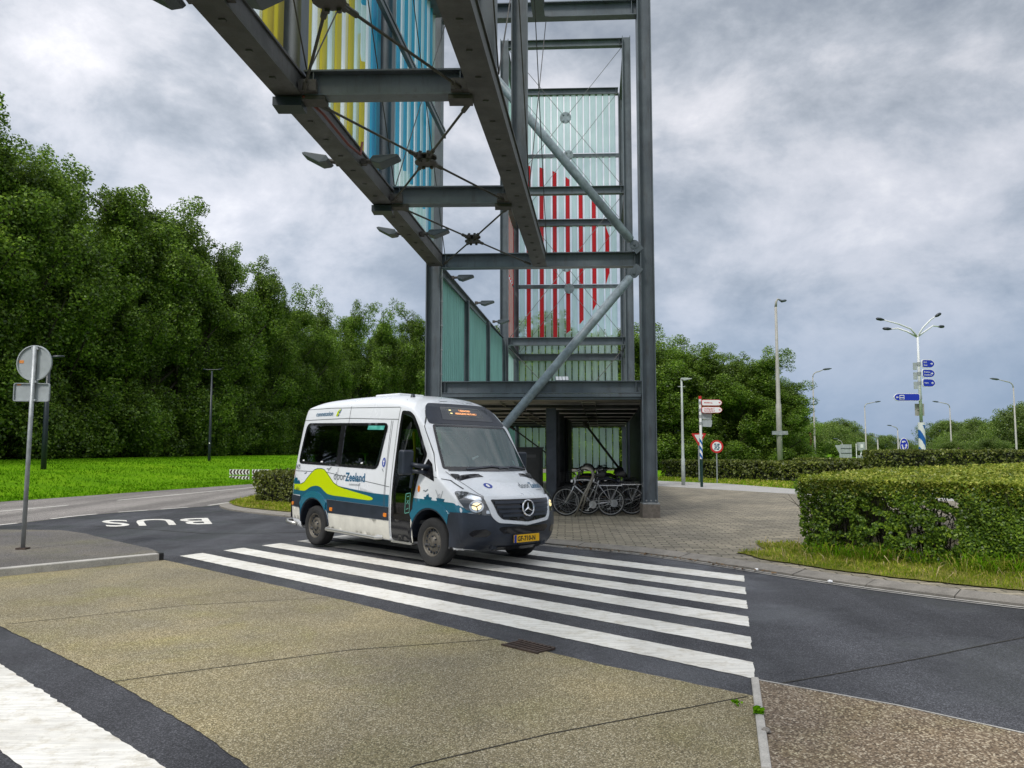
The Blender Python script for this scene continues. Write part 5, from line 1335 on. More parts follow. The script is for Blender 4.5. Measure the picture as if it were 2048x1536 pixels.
patch('shade_band', [(-0.74, 1.93), (0.74, 1.93), (0.73, 2.03), (-0.73, 2.03)], m_front, 0.002, glass('shade_band_glass', (0.35, 0.38, 0.40), 0.02), ws)
patch('dash_papers', [(-0.34, 1.55), (-0.20, 1.60), (-0.20, 1.62), (-0.33, 1.585)], m_front, -0.03, V_['white'], ws, step=0.03)
patch('screen_sticker', [(0.53 + 0.025 * math.cos(a / 6 * math.pi), 1.50 + 0.035 * math.sin(a / 6 * math.pi)) for a in range(12)], m_front, -0.012, mat('pale_sticker', (0.4, 0.52, 0.5), 0.6), ws, step=0.02)
van.rotation_euler = (R(-1.0), 0, VAN_YAW)
# ------------------------------------------------------------------ vegetation
rng = np.random.default_rng(11)
def rdir(n):
    v = rng.normal(size=(n, 3)); return v / np.linalg.norm(v, axis=1)[:, None]
def leaves(P, size, up=0.35, out=None, aspect=0.7, curl=0.0):
    """one small four-cornered leaf at each point"""
    n = len(P); N = rdir(n)
    if out is not None: N = N + out * 0.9
    N[:, 2] += up; N /= np.linalg.norm(N, axis=1)[:, None]
    A = np.cross(N, rdir(n)); A /= np.linalg.norm(A, axis=1)[:, None]; B = np.cross(N, A)
    s = (size * rng.uniform(0.6, 1.3, n))[:, None]
    V = np.empty((n, 4, 3)); V[:, 0] = P - A * s * .5; V[:, 1] = P - B * s * aspect * .5 + A * s * .08; V[:, 2] = P + A * s * .5; V[:, 3] = P + B * s * aspect * .5 + A * s * .08
    return V.reshape(-1, 3)
def clump_points(C, Rr, n):
    k = len(C); i = rng.integers(0, k, n) if np.isscalar(Rr) else rng.choice(k, n, p=Rr ** 2 / (Rr ** 2).sum())
    d = rdir(n); r = rng.uniform(0.25, 1, n) ** 0.6
    rad = (Rr if np.isscalar(Rr) else Rr[i]) * r
    return C[i] + d * rad[:, None] * np.array([1, 1, 0.8]), d
def make_tree(name, h, w, n_leaf, size, m, seed, low=0.06, kind='tall', n_cl=230):
    """trunk, limbs and a crown of leaf clumps hung along the limbs; unit placed at the origin"""
    global rng
    rng = np.random.default_rng(seed); rd = random.Random(seed)
    root = thing(name, None, None)
    tb = MB(); top = h * 0.93
    sp = [Vector((rd.uniform(-.25, .25) * k, rd.uniform(-.25, .25) * k, top * k / 6)) for k in range(7)]
    r0 = 0.022 * h
    tb.tube(sp, [r0 * (1 - 0.9 * k / 6) for k in range(7)], 9)
    C = []; Rr = []
    nb = 46
    for i in range(nb):
        t = low + (1 - low) * ((i + rd.random()) / nb); zb = t * top * 0.9
        seg = min(5, int(zb / top * 6)); f = zb / top * 6 - seg; b = sp[seg].lerp(sp[seg + 1], f)
        env = math.sin(min(1, max(0.0, (1.02 - t) / 0.85)) * math.pi / 2) ** 1.25 * (0.8 + 0.2 * min(1, t / 0.22)) if kind == 'tall' else math.sqrt(max(0.03, 1 - (t * 1.04 - 0.30) ** 2 / 0.6))
        L = w * 0.5 * env * rd.uniform(0.55, 1.12); a = rd.random() * 6.283
        rise = ((1.25 if t > 0.18 else 0.1) if kind == 'tall' else 0.35) * L + (0.9 if kind == 'tall' and t > 0.8 else 0)
        e = b + Vector((math.cos(a) * L, math.sin(a) * L, rise)); m1 = b.lerp(e, 0.5) + Vector((0, 0, -0.1 * L))
        tb.tube([b, m1, e], [r0 * 0.32 * (1.1 - t), r0 * 0.18, 0.012 * h / 10], 5, cap=False)
        k = max(2, int(n_cl / nb * (0.5 + L / (w * 0.5))))
        for j in range(k):
            f = rd.uniform(0.25, 1.08); q = b.lerp(e, f) + Vector((rd.uniform(-1, 1), rd.uniform(-1, 1), rd.uniform(-.8, .9))) * 0.085 * w
            C.append(q); Rr.append(w * rd.uniform(0.055, 0.125))
    if kind == 'tall':
        for j in range(46):     # low skirt of foliage down to the grass
            a = rd.random() * 6.283; L = rd.uniform(0.12, 0.46) * w; C.append(Vector((math.cos(a) * L, math.sin(a) * L, rd.uniform(0.02, 0.24) * h))); Rr.append(w * rd.uniform(0.07, 0.12))
    for j in range(14):     # leading shoots give the ragged skyline
        a = rd.random() * 6.283; L = rd.uniform(0, 0.17 * w); C.append(sp[-1] + Vector((math.cos(a) * L, math.sin(a) * L, rd.uniform(-0.12, 0.06) * h))); Rr.append(w * rd.uniform(0.04, 0.085))
    C = np.array([tuple(c) for c in C]); Rr = np.array(Rr)
    P, d = clump_points(C, Rr, n_leaf)
    if kind == 'tall': P[:, 2] += d[:, 2] * 0.25
    keep = P[:, 2] > 0.1; P, d = P[keep], d[keep]
    quads_obj('crown', leaves(P, size, 0.3, d), m, root)
    tb.build('trunk', M['bark'], root)
    return root
tall = [make_tree('poplar_tree', 20, 7.6 + v * 0.4, 92000, 0.175, M['leaf'], 100 + v, low=0.02, n_cl=340) for v in range(5)]
round_ = [make_tree('field_tree', 10, 11 + v, 36000, 0.24, M['leaf2'], 200 + v, low=0.0, kind='round', n_cl=260) for v in range(3)]
used = set()
def plant(src, x, y, z, h, h0, rz, label, cat, group, ws=1.0):
    o = src if src.name not in used else copy_tree(src)
    used.add(src.name)
    s = h / h0; o.location = (x, y, z); o.scale = (s * ws, s * ws, s); o.rotation_euler = (0, 0, rz)
    tag(o, label, cat, group); return o
# main row along the verge: photo x of the trunk, height of the skyline there, distance
row = [(-190, 150, 41), (-90, 195, 42.5), (8, 238, 44), (70, 300, 47), (135, 322, 49.5), (205, 350, 52), (262, 392, 54), (315, 375, 56.5), (368, 395, 59), (415, 470, 61.5), (465, 490, 64), (508, 520, 67), (548, 575, 70), (590, 590, 74), (630, 606, 78), (668, 640, 82), (712, 612, 88), (768, 622, 92), (822, 616, 97), (880, 620, 99)]
nm = ['outside the left edge', 'at the left margin', 'tallest and leftmost, towering over the round sign', 'second from the left, beside the tallest one', 'third from the left behind the leaning sign', 'with a pointed top left of the dark lamp post', 'with a notch in its top at the left', 'beneath the bright patch of sky', 'rising highest above the thin dark lamp post', 'right of the thin dark lamp post', 'with a flat top in the middle of the row', 'above the chevron boards', 'above the short hedge', 'above the rear of the minibus', 'low at the gap behind the minibus roof', 'darkest, at the dip of the row', 'round topped behind the minibus roof', 'just left of the gateway column', 'touching the gateway column', 'hidden by the gateway column']
for i, (u, v, Y) in enumerate(row):
    p = aty(u, v, Y); zb = 0.95 if Y < 85 else 0.6
    h = p.z - zb
    plant(tall[i % 5], p.x, Y, zb, h * 1.03, 20, i * 2.1, 'leafy roadside tree, ' + nm[i], 'tree', 'trees in the row along the verge', ws=[1.0, 1.12, 0.95, 1.08][i % 4] * (0.92 + 2.2 / h))
for i, (u, v, Y) in enumerate([(-60, 260, 51), (40, 330, 55), (110, 360, 58), (180, 400, 61), (240, 430, 64), (300, 450, 67), (350, 470, 70), (400, 520, 73), (450, 560, 76), (500, 590, 79), (560, 620, 83), (610, 640, 86), (650, 655, 90), (740, 650, 99), (800, 650, 103)]):
    p = aty(u, v, Y)
    plant(tall[(i + 2) % 5], p.x, Y, 0.9, p.z - 0.9, 20, i * 1.3 + 0.5, 'dark second row tree behind the verge row, ' + ['at the left margin', 'above the round sign', 'right of the round sign', 'third gap from the left', 'fourth gap from the left', 'left of the slim dark post', 'behind the slim dark post', 'right of the slim dark post', 'left of the chevron boards', 'behind the chevron boards', 'above the short hedge', 'left of the minibus roof', 'behind the rear of the minibus', 'left of the gateway column', 'nearest the gateway column'][i], 'tree', 'second row of trees behind the verge', ws=1.15)
# behind the tower and to its right
mid_lab = ['seen left through the red glass strips', 'seen through the middle of the glass strips', 'seen between the right glass strips', 'left of the tall right column', 'right of the tall right column', 'tallest right of the gateway', 'above the mint lamp post', 'above the red and white signpost', 'with a low top left of the tall pale pole', 'behind the tall pale pole', 'with a ragged edge right of the tall pale pole', 'lowest at the right end of the row']
for i, (u, v, Y) in enumerate([(940, 625, 98), (1010, 640, 97), (1085, 632, 96), (1160, 636, 95), (1228, 648, 94), (1290, 655, 92), (1338, 672, 91), (1385, 690, 90), (1432, 696, 89), (1482, 706, 88), (1530, 700, 87), (1568, 765, 86)]):
    Y *= 0.66; p = aty(u, v, Y)
    plant(tall[(i * 2 + 1) % 5], p.x, Y, 0.0, p.z * 1.02, 20, i * 2.7, 'dense tree behind the gateway, ' + mid_lab[i], 'tree', 'trees in the row behind the gateway', ws=1.7)
for i, (u, v, Y) in enumerate([(1305, 672, 66), (1362, 688, 66), (1410, 700, 65), (1458, 706, 65), (1508, 712, 64), (1545, 730, 63), (1120, 650, 67), (1195, 655, 67), (975, 650, 68)]):
    p = aty(u, v, Y); plant(tall[(i + 3) % 5], p.x, Y, 0.0, p.z, 20, i * 1.9 + 1, 'second row tree behind the gateway, ' + ['just right of the tall right column', 'above the mint lamp post', 'above the red and white signpost', 'at the middle of the right row', 'left of the tall pale pole', 'right of the tall pale pole', 'through the middle glass strips', 'through the right glass strips', 'through the left glass strips'][i], 'tree', 'trees in the row behind the gateway', ws=1.6)
far_lab = ['hazy, just right of the leafy row', 'behind the lamp with the red striped post', 'between two thin lamp posts', 'above the road sign backs', 'low, above the grey cabinets', 'left of the blue roundabout sign', 'behind the blue roundabout sign', 'in the dip beside the striped pole', 'right of the striped pole', 'sloping up right of the striped pole', 'under the far lamp post', 'broad, left of the right lamp post', 'big and round behind the right lamp post', 'cut by the right edge of the photo', 'beyond the right edge', 'low shrub beneath the right lamp post', 'low shrub right of the striped pole']
for i, (u, v, Y) in enumerate([(1600, 826, 120), (1645, 842, 125), (1690, 868, 135), (1725, 862, 130), (1765, 868, 130), (1800, 878, 128), (1825, 888, 125), (1862, 884, 112), (1893, 868, 105), (1925, 858, 100), (1958, 848, 95), (1995, 838, 90), (2030, 802, 86), (2075, 800, 84), (2130, 790, 84), (1975, 872, 80), (1905, 880, 84)]):
    p = aty(u, v, Y)
    plant(round_[i % 3], p.x, Y, -0.2, (p.z + 0.2) * 1.02, 10.5, i * 1.9, 'distant bushy tree, ' + far_lab[i], 'tree', 'distant trees on the right', ws=1.25 if i not in (12, 13) else 0.95)
for i, u in enumerate(range(-3, 14)):
    plant(round_[(i + 1) % 3], 55 + i * 9 + (i % 3) * 3, 170 + (i % 4) * 8, -0.2, 7 + (i % 3), 10.5, i * 0.8, 'very distant tree on the skyline, ' + ['1st', '2nd', '3rd', '4th', '5th', '6th', '7th', '8th', '9th', '10th', '11th', '12th', '13th', '14th', '15th', '16th', '17th'][i] + ' from its left end', 'tree', 'farthest trees on the right', ws=1.3)
for i, (x, y, h) in enumerate([(-31.5, 35.5, 20), (-33.2, 31, 19), (-34.6, 27, 17), (-36, 22.5, 19), (-37.4, 18.5, 16), (-39, 14, 18), (-40.5, 9.5, 17), (-42, 5, 16)]):
    plant(tall[i % 5], x, y, 0, h, 20, i * 1.7, 'roadside tree beyond the left edge of the photo, ' + ['first', 'second', 'third', 'fourth', 'fifth', 'sixth', 'seventh', 'eighth'][i] + ' outward', 'tree', 'trees in the row along the verge', ws=1.15)
# purple-ish flowering scrub near the striped pole
sc_m = leafmat('buddleia', (0.05, 0.05, 0.03), (0.10, 0.085, 0.06), (0.22, 0.12, 0.14), 0.2)
rng = np.random.default_rng(5)
for k, (u, Y, w, h) in enumerate([(1880, 50, 3.2, 1.7), (1925, 52, 2.8, 1.4)]):
    p = aty(u, 900, Y); C = np.array([[p.x, Y, 0.5]]) + rng.uniform(-1, 1, (40, 3)) * np.array([w / 2, 0.8, h * .55]); P, d = clump_points(C, 0.45, 3500); P[:, 2] = np.abs(P[:, 2])
    o = quads_obj('flowering_shrub', leaves(P, 0.14), sc_m); tag(o, 'brownish purple flowering shrub ' + ['beside the striped pole', 'at the foot of the far lamp post'][k], 'shrub')

def point_in(P, poly):
    x, y = P[:, 0], P[:, 1]; c = np.zeros(len(P), bool); n = len(poly)
    for i in range(n):
        x1, y1 = poly[i]; x2, y2 = poly[(i + 1) % n]
        k = (y1 > y) != (y2 > y); xi = (x2 - x1) * (y - y1) / (y2 - y1 + 1e-12) + x1; c ^= k & (x < xi)
    return c
def hedge(name, label, poly, h, dens, size, m, mtop=None, z0=0.05, core=0.25, top_dens=None, sides=None, group=None, top_size=None, wob=0.06):
    root = thing(name, label, 'hedge', (poly[0][0], poly[0][1], 0), group=group); off = np.array([poly[0][0], poly[0][1], 0])
    n = len(poly); PP = []; OO = []
    for i in range(n):
        if sides and i not in sides: continue
        a = np.array(poly[i]); b = np.array(poly[(i + 1) % n]); L = np.linalg.norm(b - a); d = (b - a) / L; nrm = np.array([d[1], -d[0]])
        k = int(L * h * dens); s = rng.uniform(0, L, k); z = z0 + (h - z0) * rng.uniform(0, 1, k) ** 0.85; dep = rng.exponential(0.10, k) - 0.03 + wob * np.sin(s * 5.1 + z * 3) * np.sin(z * 7 + s * 2.3)
        P = np.column_stack([a[0] + d[0] * s - nrm[0] * dep, a[1] + d[1] * s - nrm[1] * dep, z]); PP.append(P); OO.append(np.tile([nrm[0], nrm[1], 0.25], (k, 1)))
    P = np.concatenate(PP); O = np.concatenate(OO)
    quads_obj('foliage', leaves(P - off, size, 0.25, O), m, root)
    xs = [p[0] for p in poly]; ys = [p[1] for p in poly]; ar = 0.5 * abs(sum(poly[i][0] * poly[(i + 1) % n][1] - poly[(i + 1) % n][0] * poly[i][1] for i in range(n)))
    k = int((max(xs) - min(xs)) * (max(ys) - min(ys)) * (top_dens or dens)); P = np.column_stack([rng.uniform(min(xs), max(xs), k), rng.uniform(min(ys), max(ys), k), np.zeros(k)])
    P = P[point_in(P, poly)]; P[:, 2] = h - rng.exponential(0.05, len(P)) + 0.03 * np.sin(P[:, 0] * 3.1) * np.sin(P[:, 1] * 2.7) + rng.normal(0, 0.018, len(P))
    quads_obj('top_growth', leaves(P - off, top_size or size, 0.9), mtop or m, root)
    if core:
        q = [tuple(p) for p in shrink([tuple(p) for p in poly], core)]
        mb = MB(); mb.prism(q, lambda p, t: Vector((p[0] - off[0], p[1] - off[1], 0.02 + t)), h - 0.13); mb.build('dark_core', mat('hedge_core_shade', (0.012, 0.014, 0.006), 1.0, var=0.5, vscale=9), root)  # solid near-black filler, painted as the shade inside the hedge
    return root
rng = np.random.default_rng(21)
hp = [(4.5, 12.2), (11.5, 6.65), (24, 15), (15.8, 23.8), (10.8, 19.2), (7.6, 16.4)]
hR = hedge('clipped_hedge', 'large clipped hedge with sunlit yellow green top on the right beside the kerb', hp, 1.25, 10, 0.06, M['hleaf'], M['htop_lit'], core=0, top_dens=1, sides=(0,), top_size=0.085)
for o in list(hR.children): bpy.data.objects.remove(o)
A0, B0 = np.array([4.5, 12.2]), np.array([11.5, 6.65]); L0 = np.linalg.norm(B0 - A0); D0 = (B0 - A0) / L0; N0 = np.array([D0[1], -D0[0]])
def face_pts(n, L, dep, z0, z1):
    s = rng.uniform(0, L, n); z = z0 + (z1 - z0) * rng.uniform(0, 1, n) ** 0.8
    dd = rng.exponential(dep, n) - 0.05 + 0.07 * np.sin(s * 4.1 + z * 3.5) * np.sin(z * 6 + s * 2.9) + 0.05 * np.sin(s * 9.7 + 1) + 0.16 * np.maximum(0, 0.45 - z)
    return s, z, dd
s, z, dd = face_pts(125000, 6.2, 0.12, 0.06, 1.25)
# thin at the free end: leaves sit in clumps there and the paving shows through
hole = np.sin(s * 9.3 + np.sin(z * 7) * 2) * np.sin(z * 11.1 + s * 3.1) + 0.6 * np.sin(s * 23 + z * 17) * np.sin(z * 21 - s * 13); keep = (s > 2.2) | (z > 1.02) | (hole > -0.35 + 0.3 * (1 - s / 2.2)) & (rng.random(len(s)) < 0.22 + 0.34 * s)
s, z, dd = s[keep], z[keep], dd[keep]; o3 = np.array([4.5, 12.2, 0])
P = np.column_stack([A0[0] + D0[0] * s - N0[0] * dd, A0[1] + D0[1] * s - N0[1] * dd, z])
up_ = z + rng.normal(0, 0.10, len(z)) > 1.08
quads_obj('foliage', leaves((P - o3)[~up_], 0.042, 0.3, np.tile([N0[0], N0[1], 0.4], (int((~up_).sum()), 1)), 0.8), M['hleaf'], hR)
quads_obj('lit_upper_leaves', leaves((P - o3)[up_], 0.042, 0.6), M['htop_lit'], hR)  # upper edge of the face coloured as if lit, darker leaves below
s, z, dd = face_pts(26000, 5.4, 0.15, 0.1, 1.22); E0 = np.array([7.6, 16.4]); D1 = (E0 - A0) / np.linalg.norm(E0 - A0); N1 = np.array([-D1[1], D1[0]])
P = np.column_stack([A0[0] + D1[0] * s - N1[0] * dd, A0[1] + D1[1] * s - N1[1] * dd, z]); keep = (s > 1.2) | (rng.random(len(s)) < 0.4)
quads_obj('foliage', leaves(P[keep] - o3, 0.06, 0.3, None, 0.8), M['hleaf'], hR)
def top_pts(n, x0, x1, y0, y1, sel):
    P = np.column_stack([rng.uniform(x0, x1, n), rng.uniform(y0, y1, n), np.zeros(n)]); P = P[point_in(P, hp)]; P = P[sel(P)]
    P[:, 2] = 1.255 - rng.exponential(0.035, len(P)) + 0.03 * np.sin(P[:, 0] * 3.1) * np.sin(P[:, 1] * 2.7) + rng.normal(0, 0.016, len(P)); return P
P = top_pts(150000, 4.5, 11.5, 6.6, 16.5, lambda P: (P[:, 1] > 8) & (P[:, 0] / P[:, 1] < 0.75)); quads_obj('top_growth', leaves(P - o3, 0.05, 0.9), M['htop_lit'], hR)  # top leaves carry the painted yellow light
P = top_pts(160000, 4.5, 24, 6.6, 24, lambda P: (P[:, 1] > 13) & (P[:, 0] / P[:, 1] < 0.8)); quads_obj('top_growth', leaves(P - o3, 0.08, 0.9), M['htop_lit'], hR)
P = top_pts(60000, 4.5, 24, 6.6, 24, lambda P: P[:, 0] / P[:, 1] >= 0.74); quads_obj('top_growth', leaves(P - o3, 0.12, 0.9), M['htop_lit'], hR)
off = Vector((4.5, 12.2, 0))
core_q = [(8.3, 9.7), (11.3, 7.2), (23.5, 15.2), (15.7, 23.2), (11.6, 18.6), (9.6, 15.2)]
mb = MB(); mb.prism(core_q, lambda p, t: Vector((p[0] - off.x, p[1] - off.y, 0.02 + t)), 1.10); mb.build('dark_core', mat('hedge_core_shade', (0.012, 0.014, 0.006), 1.0, var=0.5, vscale=9), hR)  # solid filler box coloured as dark as the hedge's shaded inside
mb = MB(); rd = random.Random(3)
for k in range(230):        # stems and twigs showing through the thin end
    s = rd.random() ** 1.3 * 6.5; p = Vector((4.6 + 0.78 * s, 12.25 - 0.62 * s, 0)) + Vector((rd.uniform(0.05, .5), rd.uniform(0.1, .6), 0)) - off
    q = p + Vector((rd.uniform(-.35, .35), rd.uniform(-.35, .35), rd.uniform(0.7, 1.15))); m_ = p.lerp(q, .5) + Vector((rd.uniform(-.1, .1), rd.uniform(-.1, .1), 0))
    r = rd.uniform(0.004, 0.013); mb.tube([p, m_, q], [r * 1.4, r, r * .4], 5, cap=False)
    for j in range(2):
        b = p.lerp(q, rd.uniform(.3, .8)); mb.tube([b, b + Vector((rd.uniform(-.35, .35), rd.uniform(-.3, .3), rd.uniform(0.05, .35)))], [r * .6, r * .2], 4, cap=False)
mb.build('stems', M['bark'], hR)
hedge('clipped_hedge', 'short clipped hedge on the grass island left of the minibus', [(-7.75, 23.3), (-3.4, 20.9), (-2.2, 22.6), (-6.2, 26.0), (-7.9, 26.0)], 0.97, 700, 0.075, M['hleaf2'], z0=0.08, top_dens=600)
hedge('clipped_hedge', 'low clipped hedge behind the signposts, right of the gateway', [(8.4, 43.6), (11.2, 40.4), (14.8, 36.8), (17.0, 36.0), (17.2, 37.2), (15.4, 38.4), (12.4, 41.8), (9.4, 44.8)], 1.0, 260, 0.13, M['hleaf2'])
hedge('clipped_hedge', 'low distant clipped hedge in front of the road sign backs', [(16.6, 45.2), (21.5, 43.8), (26, 43), (26, 44.4), (21.8, 45.2), (17, 46.6)], 1.05, 230, 0.13, M['hleaf2'])
hedge('clipped_hedge', 'tall clipped hedge in front of the striped pole on the right', [(14.95, 32.2), (24, 33.6), (36, 38), (36, 40), (24, 35.4), (15.4, 34.0)], 1.58, 260, 0.12, M['hleaf2'], M['hleaf2'])

# grass: blades in one object for each stretch
def blades(name, P, L, wd, m, lean=0.5, kind='stuff'):
    n = len(P); a = rng.uniform(0, 6.283, n); l = L * rng.uniform(0.5, 1.2, n); ln = rng.uniform(0.1, lean, n) * l; b = rng.uniform(0, 6.283, n)
    S_d = np.column_stack([np.cos(a), np.sin(a), np.zeros(n)]); Ld = np.column_stack([np.cos(b), np.sin(b), np.zeros(n)])
    w = (wd * rng.uniform(0.6, 1.4, n))[:, None]
    V = np.empty((n, 4, 3)); V[:, 0] = P - S_d * w * 0.4; V[:, 1] = P + S_d * w * 0.4
    mid = P + Ld * (ln * 0.35)[:, None]; mid[:, 2] += l * 0.6; tip = P + Ld * ln[:, None]; tip[:, 2] += l * (1 - 0.35 * ln / l)
    V[:, 1] = mid + S_d * w * 0.5; V[:, 2] = tip; V[:, 3] = mid - S_d * w * 0.5
    o = quads_obj(name, V.reshape(-1, 3), m); o['kind'] = kind; return o
def verge_z(off):
    return np.interp(off, [0, 0.4, 2.5, 5, 9, 14, 20, 60], [0.012, 0.05, 0.18, 0.42, 0.78, 0.98, 1.02, 1.0])
Ee = [np.array(p) for p in edge_l if 12 < p[1] < 62 and p[0] < 3]
segs = [(a, b) for a, b in zip(Ee, Ee[1:])]
sl = np.array([np.linalg.norm(b - a) for a, b in segs]); n = 60000; si = rng.choice(len(segs), n, p=sl / sl.sum()); t = rng.random(n); of = 0.02 + 16 * rng.random(n) ** 1.5
A = np.array([s[0] for s in segs])[si]; B = np.array([s[1] for s in segs])[si]; D = (B - A) / np.linalg.norm(B - A, axis=1)[:, None]; Nn = np.column_stack([-D[:, 1], D[:, 0]])
Q = A + (B - A) * t[:, None] + Nn * of[:, None]; P = np.column_stack([Q, verge_z(of) - 0.02])
pat = 0.5 + 0.5 * np.sin(Q[:, 0] * 0.9 + 1.3 * np.sin(Q[:, 1] * 0.7)) * np.sin(Q[:, 1] * 1.1)
keep = rng.random(n) < 0.45 + 0.55 * pat
blades('grass', P[keep], 0.12, 0.04, M['blade'], 0.9)
# strip between kerb and hedge
def poly_pts(poly, n):
    xs = [p[0] for p in poly]; ys = [p[1] for p in poly]
    P = np.column_stack([rng.uniform(min(xs), max(xs), n), rng.uniform(min(ys), max(ys), n), np.full(n, 0.07)]); return P[point_in(P, poly)]
gpoly = [(3.55, 12.35), (3.75, 11.55), (4.35, 10.6), (5.15, 9.72), (6.2, 8.85), (7.6, 7.75), (10, 5.9), (12, 6.2), (9, 8.8), (6.6, 10.7), (5.0, 12.2), (4.9, 13.6), (4.2, 13.5), (4.1, 12.6)]
sheet('grass_strip', gpoly, 0.085, M['dryg'], amp=0.03, step=0.1)
P = poly_pts(gpoly, 46000); blades('short_grass', P, 0.085, 0.012, M['dryb'], 1.0)
P = poly_pts(gpoly, 2600); d = (P[:, 0] * 0.62 + P[:, 1] * 0.78); P = P[np.abs(rng.normal(0, 1, len(P))) > 0.9]; blades('straw', P, 0.22, 0.010, mat('straw', (0.42, 0.33, 0.17), 0.9), 1.6)
tf = []
for k in range(46):
    s = rng.uniform(0.0, 7.5); c = np.array([4.75 + 0.78 * s + rng.normal(0, .12), 11.85 - 0.62 * s + rng.normal(0, .12)]) ; m_ = 90 if s > 2 else 55
    tf.append(np.column_stack([c[0] + rng.normal(0, .13, m_), c[1] + rng.normal(0, .13, m_), np.full(m_, 0.07)]))
tf = np.concatenate(tf); kk = rng.random(len(tf)) < 0.45
blades('grass_tufts', tf[kk], 0.30, 0.011, M['blade'], 1.5); blades('grass_tufts', tf[~kk], 0.28, 0.010, M['dryb'], 1.7)
isl = [(-8.45, 23.2), (-8.0, 22.3), (-7.4, 21.4), (-6.4, 20.5), (-4.8, 19.2), (-3.2, 19.5), (-3.4, 20.9), (-7.75, 23.3), (-7.9, 26), (-8.7, 27.5)]
P = poly_pts(isl, 20000); P[:, 2] = 0.08; blades('short_grass', P, 0.10, 0.022, M['dryb'], 0.9)
gb = [(9.6, 35.6), (11.4, 31.0), (14, 28.6), (17, 27.4), (17, 36), (14.8, 36.8), (11.2, 40.4), (8.4, 43.6), (7.2, 40)]
P = poly_pts(gb, 14000); P[:, 2] = 0; blades('grass', P, 0.14, 0.05, M['dryb'], 0.9)
# small plants and litter
def weed(loc, s, lab):
    P = np.array([[0, 0, 0.03 * s]]) + rng.normal(0, 0.02 * s, (26, 3)) * np.array([1, 1, .6]); P[:, 2] = np.abs(P[:, 2])
    o = quads_obj('weed', leaves(P, 0.045 * s, 0.6), M['blade']); o.location = loc; tag(o, lab, 'weed')
weed((1.60, 5.15, 0.01), 1.0, 'small green weed growing against the thin kerb'); weed((1.52, 5.35, 0.01), 0.6, 'tiny sprig lying left of the thin kerb')
for k, (p, r, lab) in enumerate((((3.42, 10.95, 0.03), 0.03, 'small white stone in the gutter left of the grass'), ((4.06, 10.0, 0.03), 0.035, 'white pebble in the gutter in front of the hedge'), ((-6.42, 11.0, 0.03), 0.04, 'pale crumpled litter at the foot of the left kerb'), ((1.55, 4.85, 0.02), 0.03, 'flat grey stone beside the thin kerb'))):
    bm = bmesh.new(); bmesh.ops.create_icosphere(bm, subdivisions=2, radius=r)
    for v in bm.verts: v.co *= random.uniform(0.7, 1.2); v.co.z *= 0.5
    me = bpy.data.meshes.new('pebble'); bm.to_mesh(me); bm.free(); me.materials.append(M['wsign'] if k < 3 else M['kerb'])
    o = bpy.data.objects.new('pebble', me); COL.objects.link(o); o.location = p; tag(o, lab, 'stone')
rng = np.random.default_rng(77)
dl = np.column_stack([rng.uniform(0.9, 3.6, 160), np.zeros(160), np.zeros(160)]); dl[:, 1] = np.interp(dl[:, 0], [0.8, 1.88, 2.65, 3.6], [13.6, 12.88, 12.0, 10.7]) + rng.normal(-0.02, 0.06, 160); dl[:, 2] = 0.02 + rng.uniform(0, .02, 160)
o = quads_obj('leaf_litter', leaves(dl, 0.05, 2.0), mat('dry_leaf', (0.16, 0.10, 0.05), 0.9)); o['kind'] = 'stuff'

# ------------------------------------------------------------------ street furniture
def lpole(mb, h, r0, r1, n=12, base=None):
    if base: mb.tube([(0, 0, -0.05), (0, 0, base[1]), (0, 0, base[1] + 0.06), (0, 0, h)], [base[0], base[0], r0, r1], n)
    else: mb.tube([(0, 0, -0.05), (0, 0, h)], [r0, r1], n)
def street_lamp(label, x, y, h, arm, rise, m, r0=0.07, r1=0.045, base=(0.1, 1.2), adir=1, z=0, headm=None, group='street lamps along the roads', bend=0.5):
    t = thing('street_lamp', label, 'street lamp', (x, y, z), group=group)
    mb = MB(); lpole(mb, h - bend, r0, r1, 12, base); mb.build('pole', M[m], t, smooth=True)
    mb = MB(); a = adir
    pts = [Vector((0, 0, h - bend - .05))] + [Vector((a * bend * (1 - math.cos(k * math.pi / 8)), 0, h - bend + bend * math.sin(k * math.pi / 8) * 0.9)) for k in range(1, 5)] + [Vector((a * arm, 0, h + rise))]
    mb.tube(pts, [r1] + [r1 * .9] * 4 + [r1 * .6], 8); mb.build('arm', M[m], t, smooth=True)
    mb = MB(); e = Vector((a * (arm - 0.05), 0, h + rise)); d = Vector((a, 0, 0.12)).normalized()
    mb.tube([e, e + d * .15, e + d * .5, e + d * .72], [0.04, 0.085, 0.075, 0.02], 8); mb.build('lamp_head', headm or M['lampgrey'], t, smooth=True)
    return t
# tall pale pole with a name plate
p = aty(1551, 598, 43)
t = thing('street_lamp', 'tallest lamp post, a pale concrete pole with short hooked head and small cross plate', 'street lamp', (p.x, 43, 0))
mb = MB(); mb.tube([(0, 0, -.05), (0, 0, 4.1), (0, 0, 4.15), (0, 0, 6.6), (0, 0, 6.65), (0, 0, 9.6)], [0.155, 0.145, 0.115, 0.10, 0.085, 0.07], 14); mb.build('pole', M['pole_g'], t, smooth=True)
mb = MB(); mb.tube([(0, 0, 9.6), (0.03, 0, 9.9), (0.12, 0, 10.05), (0.25, 0, 10.02)], [0.07, 0.06, 0.05, 0.04], 10); mb.build('arm', M['pole_g'], t, smooth=True)
mb = MB(); mb.tube([(0.2, 0, 10.02), (0.35, 0, 9.93), (0.55, 0, 9.97), (0.62, 0, 9.98)], [0.05, 0.08, 0.07, 0.03], 8); mb.build('lamp_head', M['lampgrey'], t, smooth=True)
